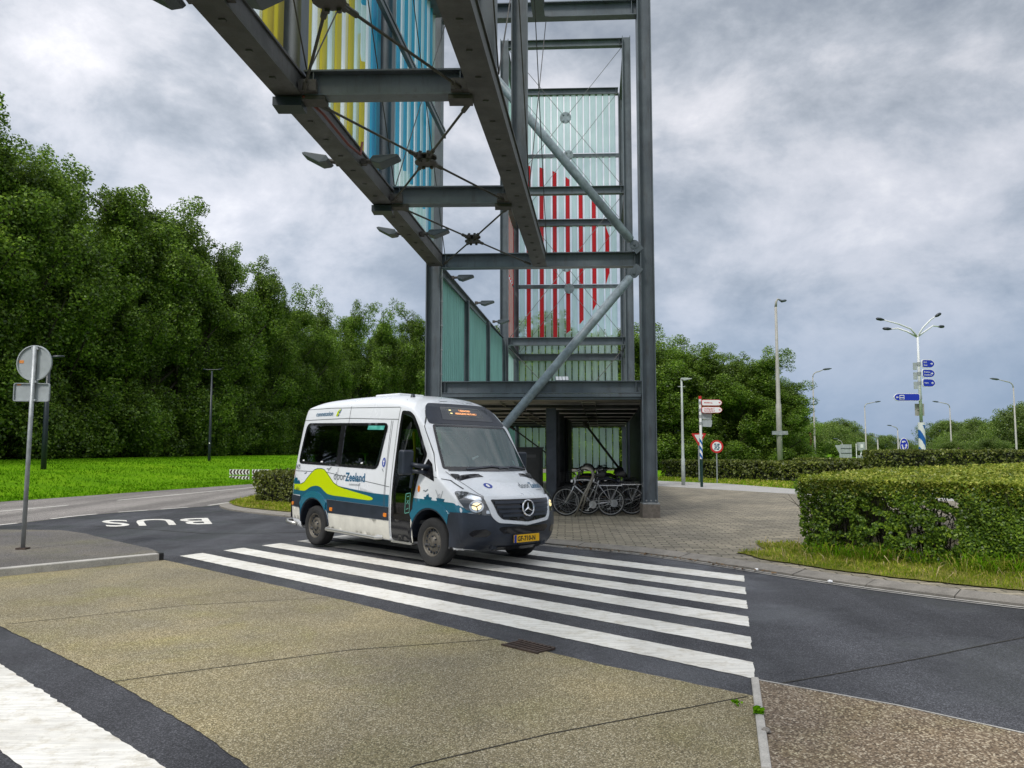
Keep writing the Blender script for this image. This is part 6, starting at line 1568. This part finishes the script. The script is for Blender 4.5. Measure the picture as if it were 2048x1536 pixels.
mb = MB(); mb.box((-0.02, -0.17, 2.50), 0.88, 0.03, 0.20); mb.box((0, -0.16, 2.5), 0.2, 0.06, 0.24); mb.build('plate', M['galv'], t)
# mint lamp
p = aty(1360, 755, 33.9)
t = thing('street_lamp', 'short mint grey lamp post with flat head at the edge of the paving', 'street lamp', (p.x, 33.6, 0.06))
mb = MB(); mb.tube([(0, 0, -.05), (0, 0, 1.15), (0, 0, 1.2), (0, 0, 3.0), (0, 0, 4.62)], [0.085, 0.085, 0.065, 0.05, 0.042], 12); mb.cyl((-0.17, 0, 4.3), (0.16, 0, 4.3), 0.016, 8); mb.build('pole', M['pole_m'], t, smooth=True)
mb = MB(); mb.prism([(-0.04, 4.60), (0.02, 4.60), (0.10, 4.56), (0.42, 4.62), (0.44, 4.65), (0.20, 4.68), (-0.02, 4.68)], lambda q, s: Vector((q[0], -0.09 + s, q[1])), 0.18); mb.build('lamp_head', M['pole_m'], t, bevel=0.015)
# dark posts on the verge
t = thing('street_lamp', 'dark blue green post on the grass right behind the leaning sign', 'post', (-21.3, 35.2, 0.35))
mb = MB(); mb.tube([(0, 0, -.3), (0, 0, 2.0), (0, 0, 5.4)], [0.12, 0.115, 0.085], 12); mb.build('pole', M['pole_d'], t, smooth=True)
mb = MB(); mb.tube([(0, 0, 5.35), (0.25, 0, 5.5), (0.7, 0, 5.52)], [0.06, 0.09, 0.05], 8); mb.build('lamp_head', M['pole_d'], t, smooth=True)
p = aty(424, 742, 48)
t = thing('street_lamp', 'slim dark lamp post with two stub arms on the grass before the tree row', 'street lamp', (p.x, 48, 0.2))
mb = MB(); mb.tube([(0, 0, -.4), (0, 0, 1.5), (0, 0, p.z - .2)], [0.10, 0.085, 0.05], 12); mb.build('pole', M['pole_d'], t, smooth=True)
mb = MB(); mb.tube([(-.55, 0, p.z - .1), (-.3, 0, p.z - .12), (.3, 0, p.z - .12), (.55, 0, p.z - .1)], [.05, .03, .03, .05], 8); mb.build('lamp_head', M['pole_d'], t, smooth=True)
mb = MB(); mb.box((0.02, -0.09, 1.75), 0.06, 0.02, 0.08); mb.build('number_tag', M['wsign'], t)
# distant lamps: (photo x, top y, distance, arm length, direction)
for (u, v, Y, arm, dr, lab) in [(1625, 742, 62, 0.9, 1, 'lamp post with curved arm to the right beside the red striped post'), (2026, 762, 60, 1.15, -1, 'right-hand lamp post with curved arm to the left before the round tree'),
    (1729, 806, 92, 1.3, 1, 'thin far lamp post right of the grey switch box, arm to the right'), (1755, 872, 120, 0.7, -1, 'tiny far lamp post between the grey switch box and roundabout sign'),
    (1795, 853, 112, 0.9, -1, 'far lamp post just left of the roundabout sign'), (1899, 806, 88, 1.3, -1, 'thin far lamp post right of the striped pole'), (1591, 891, 110, 0.5, -1, 'tiny far lamp post between the two tall pale poles'), (1684, 880, 110, 0.6, -1, 'tiny far lamp post above the road sign backs')]:
    p = aty(u, v, Y); street_lamp(lab, p.x, Y, p.z, arm, 0.12, 'pole_g', 0.075 * max(1, Y / 75), 0.045 * max(1, Y / 75), (0.1 * max(1, Y / 80), 1.0), dr)
# four-armed mast with signs
p = aty(1835, 670, 42); X0m = p.x
t = thing('sign_mast', 'white four armed lamp mast with blue direction signs and blue striped foot', 'street lamp', (X0m, 42, 0))
mb = MB(); mb.tube([(0, 0, 3.05), (0, 0, 5.9), (0, 0, 7.85)], [0.085, 0.07, 0.05], 14); mb.build('pole', M['pole_w'], t, smooth=True)
mb = MB(); H = 7.85
for pts in ([(0, 0, H - .1), (-.35, 0, H + .35), (-1.0, .0, H + .62), (-1.85, 0, H + .85)], [(0, 0, H - .1), (.3, 0, H + .4), (.75, 0, H + .85), (1.05, 0, H + 1.05)], [(0, .05, H - .1), (.5, .3, H + .2), (1.2, .6, H + .62), (1.65, .8, H + .6)], [(0, .05, H - .1), (-.4, .3, H + .25), (-.8, .5, H + .45), (-1.1, .7, H + .45)]):
    mb.tube([Vector(q) for q in pts], [0.05, 0.045, 0.04, 0.03], 8)
mb.build('arms', M['pole_w'], t, smooth=True)
for (a, b) in (((-1.8, 0, H + .85), (-2.25, 0, H + .92)), ((1.0, 0, H + 1.02), (1.35, 0, H + 1.22)), ((1.6, .8, H + .6), (2.0, .9, H + .62)), ((-1.05, .7, H + .45), (-1.5, .85, H + .5))):
    mb = MB(); a, b = Vector(a), Vector(b); mb.tube([a, a.lerp(b, .4), a.lerp(b, .85), b], [.04, .09, .08, .03], 8); mb.build('lamp_head', M['pole_d'] if 'pole_d' in M else M['lampgrey'], t, smooth=True)
# helical blue and white foot
mb = MB(); nseg = 48; nz = 60; r = 0.175; vs = []; fs = []; ms = []
for j in range(nz + 1):
    for i in range(nseg): a = i / nseg * 6.28318; vs.append((r * math.cos(a), r * math.sin(a), 0.9 + 2.15 * j / nz))
for j in range(nz):
    for i in range(nseg):
        ph = (j / nz * 2.15 / 0.95 * 1.0 + 0.35 * math.cos(i / nseg * 6.283) + 0.0) % 1.0
        mb.add([], [], 0); fs.append((j * nseg + i, j * nseg + (i + 1) % nseg, (j + 1) * nseg + (i + 1) % nseg, (j + 1) * nseg + i)); ms.append(1 if (ph < 0.5 and j < nz * .93) else 0)
mb.v = vs; mb.f = fs; mb.m = ms; mb.build('striped_foot', [M['pole_w'], M['bluep']], t, smooth=True)
mb = MB(); mb.cyl((0, 0, -0.05), (0, 0, 0.9), 0.19, 20); mb.build('black_foot', M['black'], t)
def arrow_sign(parent, name, w, h, c, d, lines, m, mt, tipr=0.1, arrow=True, edge=None, back=None, ts=0.12, flip=False):
    """board of width w along unit vector d (2D), centre c; the arrow end is at +d; text faces the viewer"""
    c = Vector(c); d = Vector((d[0], d[1], 0)).normalized(); nrm = d.cross(Vector((0, 0, 1))); 
    if nrm.y > 0: nrm = -nrm
    pr = rnd([(-w / 2, -h / 2), (w / 2 - h * .35, -h / 2), (w / 2, -h * .12), (w / 2, h * .12), (w / 2 - h * .35, h / 2), (-w / 2, h / 2)], h * .3, 3)
    f = lambda o: (lambda p, t_: c + d * p[0] + Vector((0, 0, p[1])) + nrm * (o + t_))
    mb = MB(); mb.prism(pr, f(-0.03), 0.06); b = mb.build(name, edge or M['wsign'], parent)
    q = shrink(pr, h * 0.07); mb = MB(); mb.prism(q, f(0.03), 0.006); mb.build('panel', m, b)
    if arrow:
        a0 = w / 2 - h * .42; s = h * .22
        mb = MB(); ar = [(a0 + s * .7, 0), (a0, s * .7), (a0, s * .25), (a0 - s * .7, s * .25), (a0 - s * .7, -s * .25), (a0, -s * .25), (a0, -s * .7)]
        mb.prism(ar, f(0.037), 0.004); mb.build('arrow', mt, b)
    rt = d.x > 0
    for k, s_ in enumerate(lines):
        V2, F2 = text_mesh(s_, ts, 0.002, 1.0); W2 = max(p[0] for p in V2)
        z = h / 2 - h * (k + 1) / (len(lines) + 1) - ts * .33
        x0_ = -w / 2 + 0.12 if rt else w / 2 - h * .8 - W2 if False else None
        mb = MB()
        if rt: pts_ = [c + d * (-w / 2 + 0.10 + a) + Vector((0, 0, z + b_)) + nrm * 0.039 for a, b_ in V2]
        else: pts_ = [c - d * (-w / 2 + h * 0.75 + a - w + 0.0) * -1 if False else c + d * (w / 2 - h * 0.85 - a) + Vector((0, 0, z + b_)) + nrm * 0.039 for a, b_ in V2]
        mb.add(pts_, F2); mb.build('lettering', mt, b, recalc=False)
    return b
for k, (z, lines) in enumerate([(6.25, ['E312', 'Goes']), (5.72, ['Breskens', 'Zoutelande']), (5.20, ['Veere'])]):
    arrow_sign(t, 'direction_sign', 0.78, 0.46, (0.42, -0.16, z), (0.93, 0.15), lines, M['blue'], M['wsign'], ts=0.10)
    mb = MB(); mb.box((-0.19, 0.05, z - 0.12), 0.2, 0.04, 0.40); mb.build('direction_sign', M['signback'], t)
arrow_sign(t, 'direction_sign', 1.42, 0.42, (-0.80, -0.12, 4.42), (-1, 0.0), [], M['blue'], M['wsign'])
mb = MB(); mb.box((-1.08, -0.165, 4.42), 0.26, 0.008, 0.24); bs = mb.build('bus_symbol', M['wsign'], t); mb = MB(); mb.box((-1.08, -0.172, 4.46), 0.2, 0.006, 0.08); mb.box((-1.08, -0.172, 4.35), 0.2, 0.006, 0.05); mb.build('symbol_marks', M['blue'], bs)
mb = MB(); mb.box((0.0, 0.12, 3.75), 0.5, 0.03, 0.66); mb.box((0, 0.1, 3.75), 0.3, 0.06, 0.05); mb.build('sign_back', M['pole_g'], t)
mb = MB()
for z in (6.25, 5.72, 5.2, 4.42): mb.cyl((0, 0, z - .1), (0, 0, z + .1), 0.095, 12)
mb.build('clamps', M['galv'], t)
# cycle signpost
p = aty(1400, 793, 32.2)
t = thing('signpost', 'white signpost with two red edged arrow signs and blue spiral foot', 'signpost', (p.x, 32.2, 0.05))
mb = MB(); mb.cyl((0, 0, 2.05), (0, 0, 3.7), 0.055, 12); mb.build('post', M['wsign'], t)
mb = MB(); mb.cyl((0, 0, 3.68), (0, 0, 3.80), 0.065, 12); mb.build('cap', M['red'], t)
mb = MB(); vs = []; fs = []; ms = []; r = 0.06; nz = 50; nseg = 28
for j in range(nz + 1):
    for i in range(nseg): a = i / nseg * 6.28318; vs.append((r * math.cos(a), r * math.sin(a), 1.18 + 0.87 * j / nz))
for j in range(nz):
    for i in range(nseg):
        fs.append((j * nseg + i, j * nseg + (i + 1) % nseg, (j + 1) * nseg + (i + 1) % nseg, (j + 1) * nseg + i)); ms.append(1 if ((j / nz * .87 / .30 + 0.35 * math.cos(i / nseg * 6.283)) % 1) < 0.5 else 0)
mb.v = vs; mb.f = fs; mb.m = ms; mb.build('spiral_band', [M['wsign'], M['bluep']], t, smooth=True)
mb = MB(); mb.cyl((0, 0, -0.05), (0, 0, 1.18), 0.06, 12); mb.build('foot', M['green'], t)
for z, ln in ((3.52, ['Middelburg']), (3.22, ['Oostkapelle 3', 'Serooskerke 5'])):
    arrow_sign(t, 'arrow_sign', 0.86, 0.26, (0.47, -0.05, z), (1, 0.02), ln, M['wsign'], M['red'], edge=M['red'], ts=0.075)
for z in (2.96, 2.66):
    mb = MB(); mb.prism([(0.05, -.13), (0.46, -.15), (0.50, 0.0), (0.50, .14), (0.05, .13)], lambda q, s, z=z: Vector((q[0], 0.05 - s + q[0] * .1, z + q[1])), 0.03); mb.build('arrow_sign_back', M['signback'], t)
mb = MB()
for z in (3.52, 3.22, 2.96, 2.66): mb.cyl((0, 0, z - .06), (0, 0, z + .06), 0.066, 10)
mb.build('clamps', M['galv'], t)
# yield sign behind it
p = aty(1397, 875, 37)
t = thing('yield_sign', 'red and white triangular yield sign partly behind the signpost', 'road sign', (p.x, 37, 0.0))
mb = MB(); mb.cyl((0, 0, -.05), (0, 0, p.z + .2), 0.035, 10); mb.build('post', M['galv'], t)
tri_ = lambda s: rnd([(-.36 * s, .20 * s), (.36 * s, .20 * s), (0, -.42 * s)], 0.05, 3)
mb = MB(); mb.prism(tri_(1), lambda q, s: Vector((q[0], -0.05 - s, p.z + q[1])), 0.02); b = mb.build('board', M['red'], t)
mb = MB(); mb.prism([(a, c + .0) for a, c in tri_(0.62)], lambda q, s: Vector((q[0], -0.072 - s, p.z + .01 + q[1])), 0.004); mb.build('face', M['wsign'], b)
# round sign
def round_sign(name, label, x, y, z, r, mo, mi, base=-.05, ell=1.0, inner=0.72):
    t = thing(name, label, 'road sign', (x, y, 0))
    mb = MB(); mb.cyl((0, 0, base), (0, 0, z), 0.03, 10); mb.build('post', M['galv'], t)
    E1 = lambda k: [(r * k * ell * math.cos(a / 16 * math.pi), r * k * math.sin(a / 16 * math.pi)) for a in range(32)]
    mb = MB(); mb.prism(E1(1), lambda q, s: Vector((q[0], -0.04 - s, z + q[1])), 0.02); b = mb.build('board', mo, t)
    mb = MB(); mb.prism(E1(inner), lambda q, s: Vector((q[0], -0.062 - s, z + q[1])), 0.004); f = mb.build('face', mi, b)
    return t, b
p = aty(1433, 893, 36)
t, b = round_sign('prohibition_sign', 'round red edged sign with small figures behind the low hedge', p.x, 36, p.z, 0.30, M['red'], M['wsign'])
mb = MB()
for (a, c, w_, h_) in ((-.075, .11, .11, .06), (.075, .10, .11, .07), (0, .025, .22, .05), (-.05, -.05, .10, .05), (.09, -.055, .08, .06), (-.09, -.115, .09, .05), (.04, -.125, .12, .06)): mb.box((a, -0.069, p.z + c), w_, 0.004, h_)
mb.build('figures', mat('figure_blue', (0.04, 0.12, 0.18), 0.5), b)
p = aty(1807, 890, 35.8)
t, b = round_sign('roundabout_sign', 'blue round sign with white circling arrows above the tall hedge', p.x, 35.8, p.z, 0.33, M['wsign'], M['blue'], ell=0.62, inner=0.9)
mb = MB()
for k in range(3):
    a0 = 90 + 120 * k; pts = [(0.15 * .62 * math.cos(R(a0 + d)), 0.17 * math.sin(R(a0 + d))) for d in range(-38, 34, 12)]
    pts = [Vector((a, -0.07, p.z + c)) for a, c in pts]
    for q0, q1 in zip(pts, pts[1:]): mb.bar(q0, q1, 0.006, 0.055, up=(q1 - q0).cross(Vector((0, 1, 0))))
    e = pts[-1]; dd = (pts[-1] - pts[-2]).normalized(); ss = dd.cross(Vector((0, 1, 0))) * 0.06; mb.add([e - ss, e + ss, e + dd * 0.09], [(0, 1, 2)])
mb.build('arrows', M['wsign'], b)
# leaning sign seen from behind
t = thing('leaning_sign', 'grey back of a round sign and plate on a pole leaning to the right', 'road sign', (-8.10, 12.93, 0.05), (R(0.5), R(0.9), R(-2)))
mb = MB(); mb.cyl((0, 0, -.02), (0, 0, 3.38), 0.034, 14); mb.build('post', M['galv'], t, smooth=True)
rz_ = 3.10
mb = MB(); mb.lathe([(0.0, 0), (0.295, 0), (0.302, -0.004), (0.302, 0.028), (0.285, 0.03), (0.283, 0.006), (0, 0.006)], (-0.02, 0.052, rz_), (0, -1, 0), 48); d = mb.build('round_board', M['signback'], t, smooth=False)
mb = MB(); mb.box((0, 0.045, rz_), 0.05, 0.014, 0.58); mb.build('stiffener', M['galv'], d)
mb = MB(); mb.box((-0.245, 0.044, rz_ + 0.02), 0.075, 0.004, 0.05); mb.build('sticker', M['orange'], d)
pr = rnd([(-.31, -.155), (.31, -.155), (.31, .155), (-.31, .155)], 0.04, 4)
mb = MB(); mb.prism(pr, lambda q, s: Vector((q[0] - 0.035, 0.048 + s, 2.605 + q[1])), 0.006); d2 = mb.build('plate', M['signback'], t)
mb = MB(); n = len(pr); q2 = shrink(pr, 0.014); A = [Vector((a - 0.035, 0.022, 2.605 + b)) for a, b in pr]; B = [Vector((a - 0.035, 0.022, 2.605 + b)) for a, b in q2]; C2 = [v + Vector((0, .028, 0)) for v in A]; D2 = [v + Vector((0, .026, 0)) for v in B]
mb.add(A + B + C2 + D2, [(i, (i + 1) % n, n + (i + 1) % n, n + i) for i in range(n)] + [(i, (i + 1) % n, 2 * n + (i + 1) % n, 2 * n + i) for i in range(n)] + [(n + i, n + (i + 1) % n, 3 * n + (i + 1) % n, 3 * n + i) for i in range(n)]); mb.build('rim', M['galv'], d2)
mb = MB(); mb.box((-0.265, 0.044, 2.73), 0.07, 0.004, 0.02); mb.build('sticker', M['orange'], d2)
mb = MB()
for z in (3.34, 2.78, 2.47): mb.box((0, 0.02, z), 0.12, 0.06, 0.035)
mb.build('clamps', M['galv'], t, bevel=0.004)
mb = MB(); mb.box((0, 0, 0.012), 0.16, 0.14, 0.03); mb.build('foot', rust, t)
# chevron boards on the verge
for k, (u, w) in enumerate(((479, 1.04), (522.5, 0.95))):
    p = aty(u, 944, 38.3)
    t = thing('chevron_board', 'white board with dark chevrons pointing left, the ' + ['left' if k == 0 else 'right'][0] + ' one of the pair on the grass', 'road sign', (p.x, 38.3, 0.0), (0, 0, R(-8)), 'chevron boards on the verge')
    for zc, hh in ((p.z, 0.25), (p.z - 0.30, 0.20)):
        mb = MB(); mb.box((0, 0, zc), w, 0.02, hh); b = mb.build('board', M['wsign'], t)
        mb = MB()
        for i in range(6):
            x = -w / 2 + w * (i + 0.42) / 6; s = w / 6 * .36
            mb.prism([(x - s, 0), (x + s * .1, hh * .46), (x + s * 1.5, hh * .46), (x + s * .4, 0), (x + s * 1.5, -hh * .46), (x + s * .1, -hh * .46)], lambda q, e, zc=zc: Vector((q[0], -0.012 - e, zc + q[1])), 0.004)
        mb.build('chevrons', mat('chevron_maroon', (0.05, 0.012, 0.012), 0.5), b)
    mb = MB(); mb.cyl((-w * .35, 0.03, -.1), (-w * .35, 0.03, p.z + .1), 0.025, 8); mb.cyl((w * .35, 0.03, -.1), (w * .35, 0.03, p.z + .1), 0.025, 8); mb.build('posts', M['galv'], t)
# sign backs, switch box and striped post far right
p = aty(1690, 907, 58)
t = thing('road_sign_back', 'grey back of a large stepped road sign beyond the low hedge', 'road sign', (p.x, 58, 0))
mb = MB(); mb.prism([(-.75, 1.95), (-.35, 1.95), (-.35, 2.0), (.5, 2.0), (.5, .5), (-.42, .5), (-.42, 1.3)], lambda q, s: Vector((q[0], -s, q[1] - 0.1)), 0.03); mb.build('board', M['signback'], t)
mb = MB()
for z in (0.85, 1.25, 1.6): mb.box((0.08, -0.045, z), 0.8, 0.02, 0.03)
mb.build('rails', M['pole_d'], t)
mb = MB(); mb.cyl((-.25, 0, 0), (-.25, 0, 1.9), .04, 8); mb.cyl((.33, 0, 0), (.33, 0, 1.9), .04, 8); mb.build('posts', M['galv'], t)
p = aty(1722, 900, 56)
t = thing('switch_box', 'grey traffic control box with white screen beside a thin lamp post', 'cabinet', (p.x, 56, 0))
mb = MB(); mb.box((0, 0, 1.75), 0.45, 0.3, 0.6); mb.box((0, 0, 0.85), 0.5, 0.3, 0.5); mb.build('case', M['signback'], t, bevel=0.01)
mb = MB(); mb.box((0, -0.16, 1.78), 0.2, 0.02, 0.26); mb.build('screen', M['wsign'], t)
mb = MB(); mb.cyl((0, 0, 0), (0, 0, 1.6), 0.06, 10); mb.cyl((-.34, 0, 0), (-.34, 0, 1.95), 0.03, 8); mb.build('posts', M['wsign'], t)
p = aty(1621, 865, 60.5)
t = thing('red_striped_post', 'dark red banded post standing against the curved lamp post', 'post', (p.x, 60.5, 0))
mb = MB(); mb.cyl((0, 0, 0), (0, 0, p.z + .1), 0.04, 8); mb.build('post', M['galv'], t)
mb = MB(); mb.box((-.03, -.05, p.z - .5), 0.14, 0.04, 1.0); mb.build('board', mat('dull_red', (0.16, 0.02, 0.015), 0.5), t)

# ------------------------------------------------------------------ bicycles and their racks
rubber = mat('bike_tyre', (0.02, 0.02, 0.02), 0.8); alu = mat('bike_alloy', (0.5, 0.5, 0.5), 0.35, metal=0.7, var=0.15, vscale=15); alu_d = mat('bike_dull_alloy', (0.14, 0.14, 0.14), 0.4, metal=0.5, var=0.3, vscale=15)
def bicycle(label, x, y, rz, fm, lean, tilt=0.0, basket=False, steer=0.0, alu=alu_d):
    t = thing('bicycle', label, 'bicycle', (x, y, 0.07), (lean, tilt, rz), 'bicycles in the rack under the gateway')
    def wh(cx, nm, st=0.0):
        w = thing(nm, None, None); w.parent = t; w.location = (cx, 0, 0.345); w.rotation_euler = (0, 0, st)
        mb = MB(); mb.ring((0, 0, 0), (0, 1, 0), 0.325, 0.019, 36, 8); mb.build('tyre', rubber, w, smooth=True)
        mb = MB(); mb.ring((0, 0, 0), (0, 1, 0), 0.302, 0.010, 36, 6); mb.cyl((0, -.04, 0), (0, .04, 0), 0.022, 10)
        for k in range(20):
            a = k / 20 * 6.283; b = a + (0.5 if k % 2 else -0.5); s = 0.03 if k % 4 < 2 else -0.03
            mb.tube([(0.02 * math.cos(b), s, 0.02 * math.sin(b)), (0.3 * math.cos(a), 0, 0.3 * math.sin(a))], 0.0018, 4, cap=False)
        mb.build('rim', alu, w)
    wh(-0.52, 'rear_wheel'); wh(0.56, 'front_wheel', steer)
    mb = MB(); T = lambda pts, r: mb.tube([Vector(p) for p in pts], r, 8)
    BBk, SC_, HT, HB, RA = (-0.08, 0, .28), (-0.21, 0, .78), (0.33, 0, .86), (0.365, 0, .74), (-0.52, 0, .345)
    T([SC_, (0.0, 0, 0.86), (0.2, 0, .87), HT], .016); T([BBk, (0.15, 0, .55), HB], .019); T([BBk, SC_, (-0.235, 0, .86)], .016); T([HT, HB], .022)
    for s in (-.04, .04): T([(BBk[0], s * .5, BBk[2]), (RA[0], s * 1.3, RA[2])], .010); T([(SC_[0], s * .5, SC_[2]), (RA[0], s * 1.3, RA[2])], .009)
    mb.build('frame', fm, t, smooth=True)
    mb = MB()
    for s in (-.05, .05): mb.tube([Vector(p) for p in [(0.37, s * .6, .72), (0.42, s, .62), (0.56, s, .345)]], .012, 8)
    mb.build('fork', alu, t, smooth=True)
    mb = MB(); c, s_ = math.cos(steer), math.sin(steer)
    P_ = [(-.16, .30, 1.07), (-.06, .29, 1.10), (0.02, .16, 1.09), (0.05, 0, 1.06), (0.02, -.16, 1.09), (-.06, -.29, 1.10), (-.16, -.30, 1.07)]
    mb.tube([Vector((0.30 + a * c - b * s_, a * s_ + b * c, z)) for a, b, z in P_], .011, 8); mb.tube([(0.33, 0, .86), (0.305, 0, .98), (0.33, 0, 1.06)], .013, 8)
    hb = mb.build('handlebar', alu, t, smooth=True)
    mb = MB()
    for s in (0, -1): mb.tube([Vector((0.30 + a * c - b * s_, a * s_ + b * c, z)) for a, b, z in (P_[:2] if s == 0 else P_[-2:])], .017, 8)
    mb.build('grips', rubber, hb)
    mb = MB(); mb.tube([(-.235, 0, .84), (-.25, 0, .95)], .012, 8); mb.tube([Vector(p) for p in [(-.38, 0, .975), (-.33, 0, .985), (-.22, 0, .975), (-.12, 0, .97)]], [.05, .085, .045, .018], 10); mb.build('saddle', rubber, t, smooth=True)
    mb = MB()
    for s in (-.06, .06): mb.tube([Vector(p) for p in [(-.26, s, .74), (-.45, s, .735), (-.80, s, .735)]], .006, 6); mb.tube([(-.52, s, .36), (-.42, s, .735)], .005, 6); mb.tube([(-.52, s, .36), (-.70, s, .735)], .005, 6)
    for k in range(4): mb.bar((-.40 - k * .12, -.06, .735), (-.40 - k * .12, .06, .735), .01, .008)
    mb.build('carrier', alu, t)
    mb = MB()
    for cx, a0, a1 in ((-.52, 20, 200), (.56, 10, 140)):
        pts = [Vector((cx + .365 * math.cos(R(a)) * (1 if cx > 0 else 1), 0, .345 + .365 * math.sin(R(a)))) for a in range(a0, a1, 12)]
        for p0, p1 in zip(pts, pts[1:]): mb.bar(p0, p1, 0.05, 0.004, up=(p1 - p0).cross(Vector((0, 1, 0))))
    mb.build('mudguard', M['black'], t)
    mb = MB(); mb.cyl((-.08, -.05, .28), (-.08, .05, .28), .022, 10); mb.cyl((-.08, .045, .28), (-.08, .05, .28), .09, 24); mb.tube([(-.08, .06, .28), (.05, .065, .16)], .009, 6); mb.tube([(-.08, -.06, .28), (-.21, -.065, .40)], .009, 6); mb.box((.06, .11, .155), .09, .09, .02); mb.box((-.22, -.11, .405), .09, .09, .02); mb.bar((-.08, .048, .37), (-.52, .048, .385), .004, .008); mb.bar((-.08, .048, .19), (-.52, .048, .30), .004, .008)
    mb.build('crank_set', alu, t)
    mb = MB(); mb.box((.42, 0, .84), .05, .07, .06); mb.build('headlamp', M['wsign'], t, bevel=0.01)
    if basket:
        mb = MB()
        for k in range(5): mb.ring((.62, 0, .80 + k * .055), (0, 0, 1), .15 + k * .008, .004, 16, 4)
        for k in range(12): a = k / 12 * 6.283; mb.bar((.62 + .15 * math.cos(a), .15 * math.sin(a), .80), (.62 + .18 * math.cos(a), .18 * math.sin(a), 1.02), .005, .005)
        mb.build('basket', M['black'], t)
    return t
cols = [mat('bike_silver', (0.36, 0.36, 0.37), 0.35, metal=0.3), mat('bike_black', (0.015, 0.015, 0.018), 0.35), mat('bike_navy', (0.02, 0.03, 0.07), 0.35), mat('bike_bronze', (0.22, 0.10, 0.03), 0.4), mat('bike_grey', (0.12, 0.13, 0.13), 0.4)]
bl = ['silver city bicycle at the front of the rack', 'black bicycle with alloy rims directly behind the silver one', 'black bicycle third in the rack, bars above the silver one', 'navy bicycle fourth in the rack', 'dark bicycle fifth in the rack near the middle', 'grey bicycle sixth in the rack', 'bronze bicycle with upright bars toward the back of the rack', 'black bicycle eighth in the rack', 'black bicycle ninth in the rack', 'dark grey bicycle tenth in the rack', 'black bicycle fourth from the back of the rack', 'rusty brown bicycle third from the back of the rack', 'navy bicycle second last in the rack', 'grey bicycle farthest back in the rack']
for i, lab in enumerate(bl):
    bicycle(lab, 1.90 + i * 0.045 + (0.46 if i % 2 else 0) + random.uniform(-.04, .04), 18.82 + i * 0.36, math.pi + random.uniform(-.06, .06), cols[[0, 1, 1, 2, 1, 4, 3, 1, 2, 4, 1, 3, 2, 4][i]], random.uniform(-.09, .07), basket=i in (2, 6), steer=random.uniform(-.35, .35) if i else -0.1, alu=alu if i in (0, 1, 5) else alu_d)
rk = mat('rack_tube', (0.27, 0.25, 0.21), 0.4, metal=0.5, var=0.2, vscale=8)
for i in range(6):
    t = thing('bike_rack', 'leaning bent steel tube bicycle stand, ' + ['in front of the silver bicycle', 'second from the front', 'third from the front', 'fourth from the front', 'fifth from the front', 'at the back'][i], 'bike rack', (1.50 + i * .1, 18.58 + i * 0.94, 0.07), group='bicycle stands')
    for q, nm_ in ((0.0, 0), (0.16, 1)):
        mb = MB(); mb.tube([Vector(p) for p in [(q * .9, q * 1.2, 0), (0.22 + q * .5, q * 1.2, .52), (0.40 + q * .3, q * 1.2, .86), (0.44 + q * .3, q * 1.2, .98), (0.40 + q * .3, q * 1.2, 1.09), (0.28 + q * .3, q * 1.2, 1.15), (0.16 + q * .3, q * 1.2, 1.14)]], .021, 10)
        mb.build('hoop', rk, t, smooth=True)
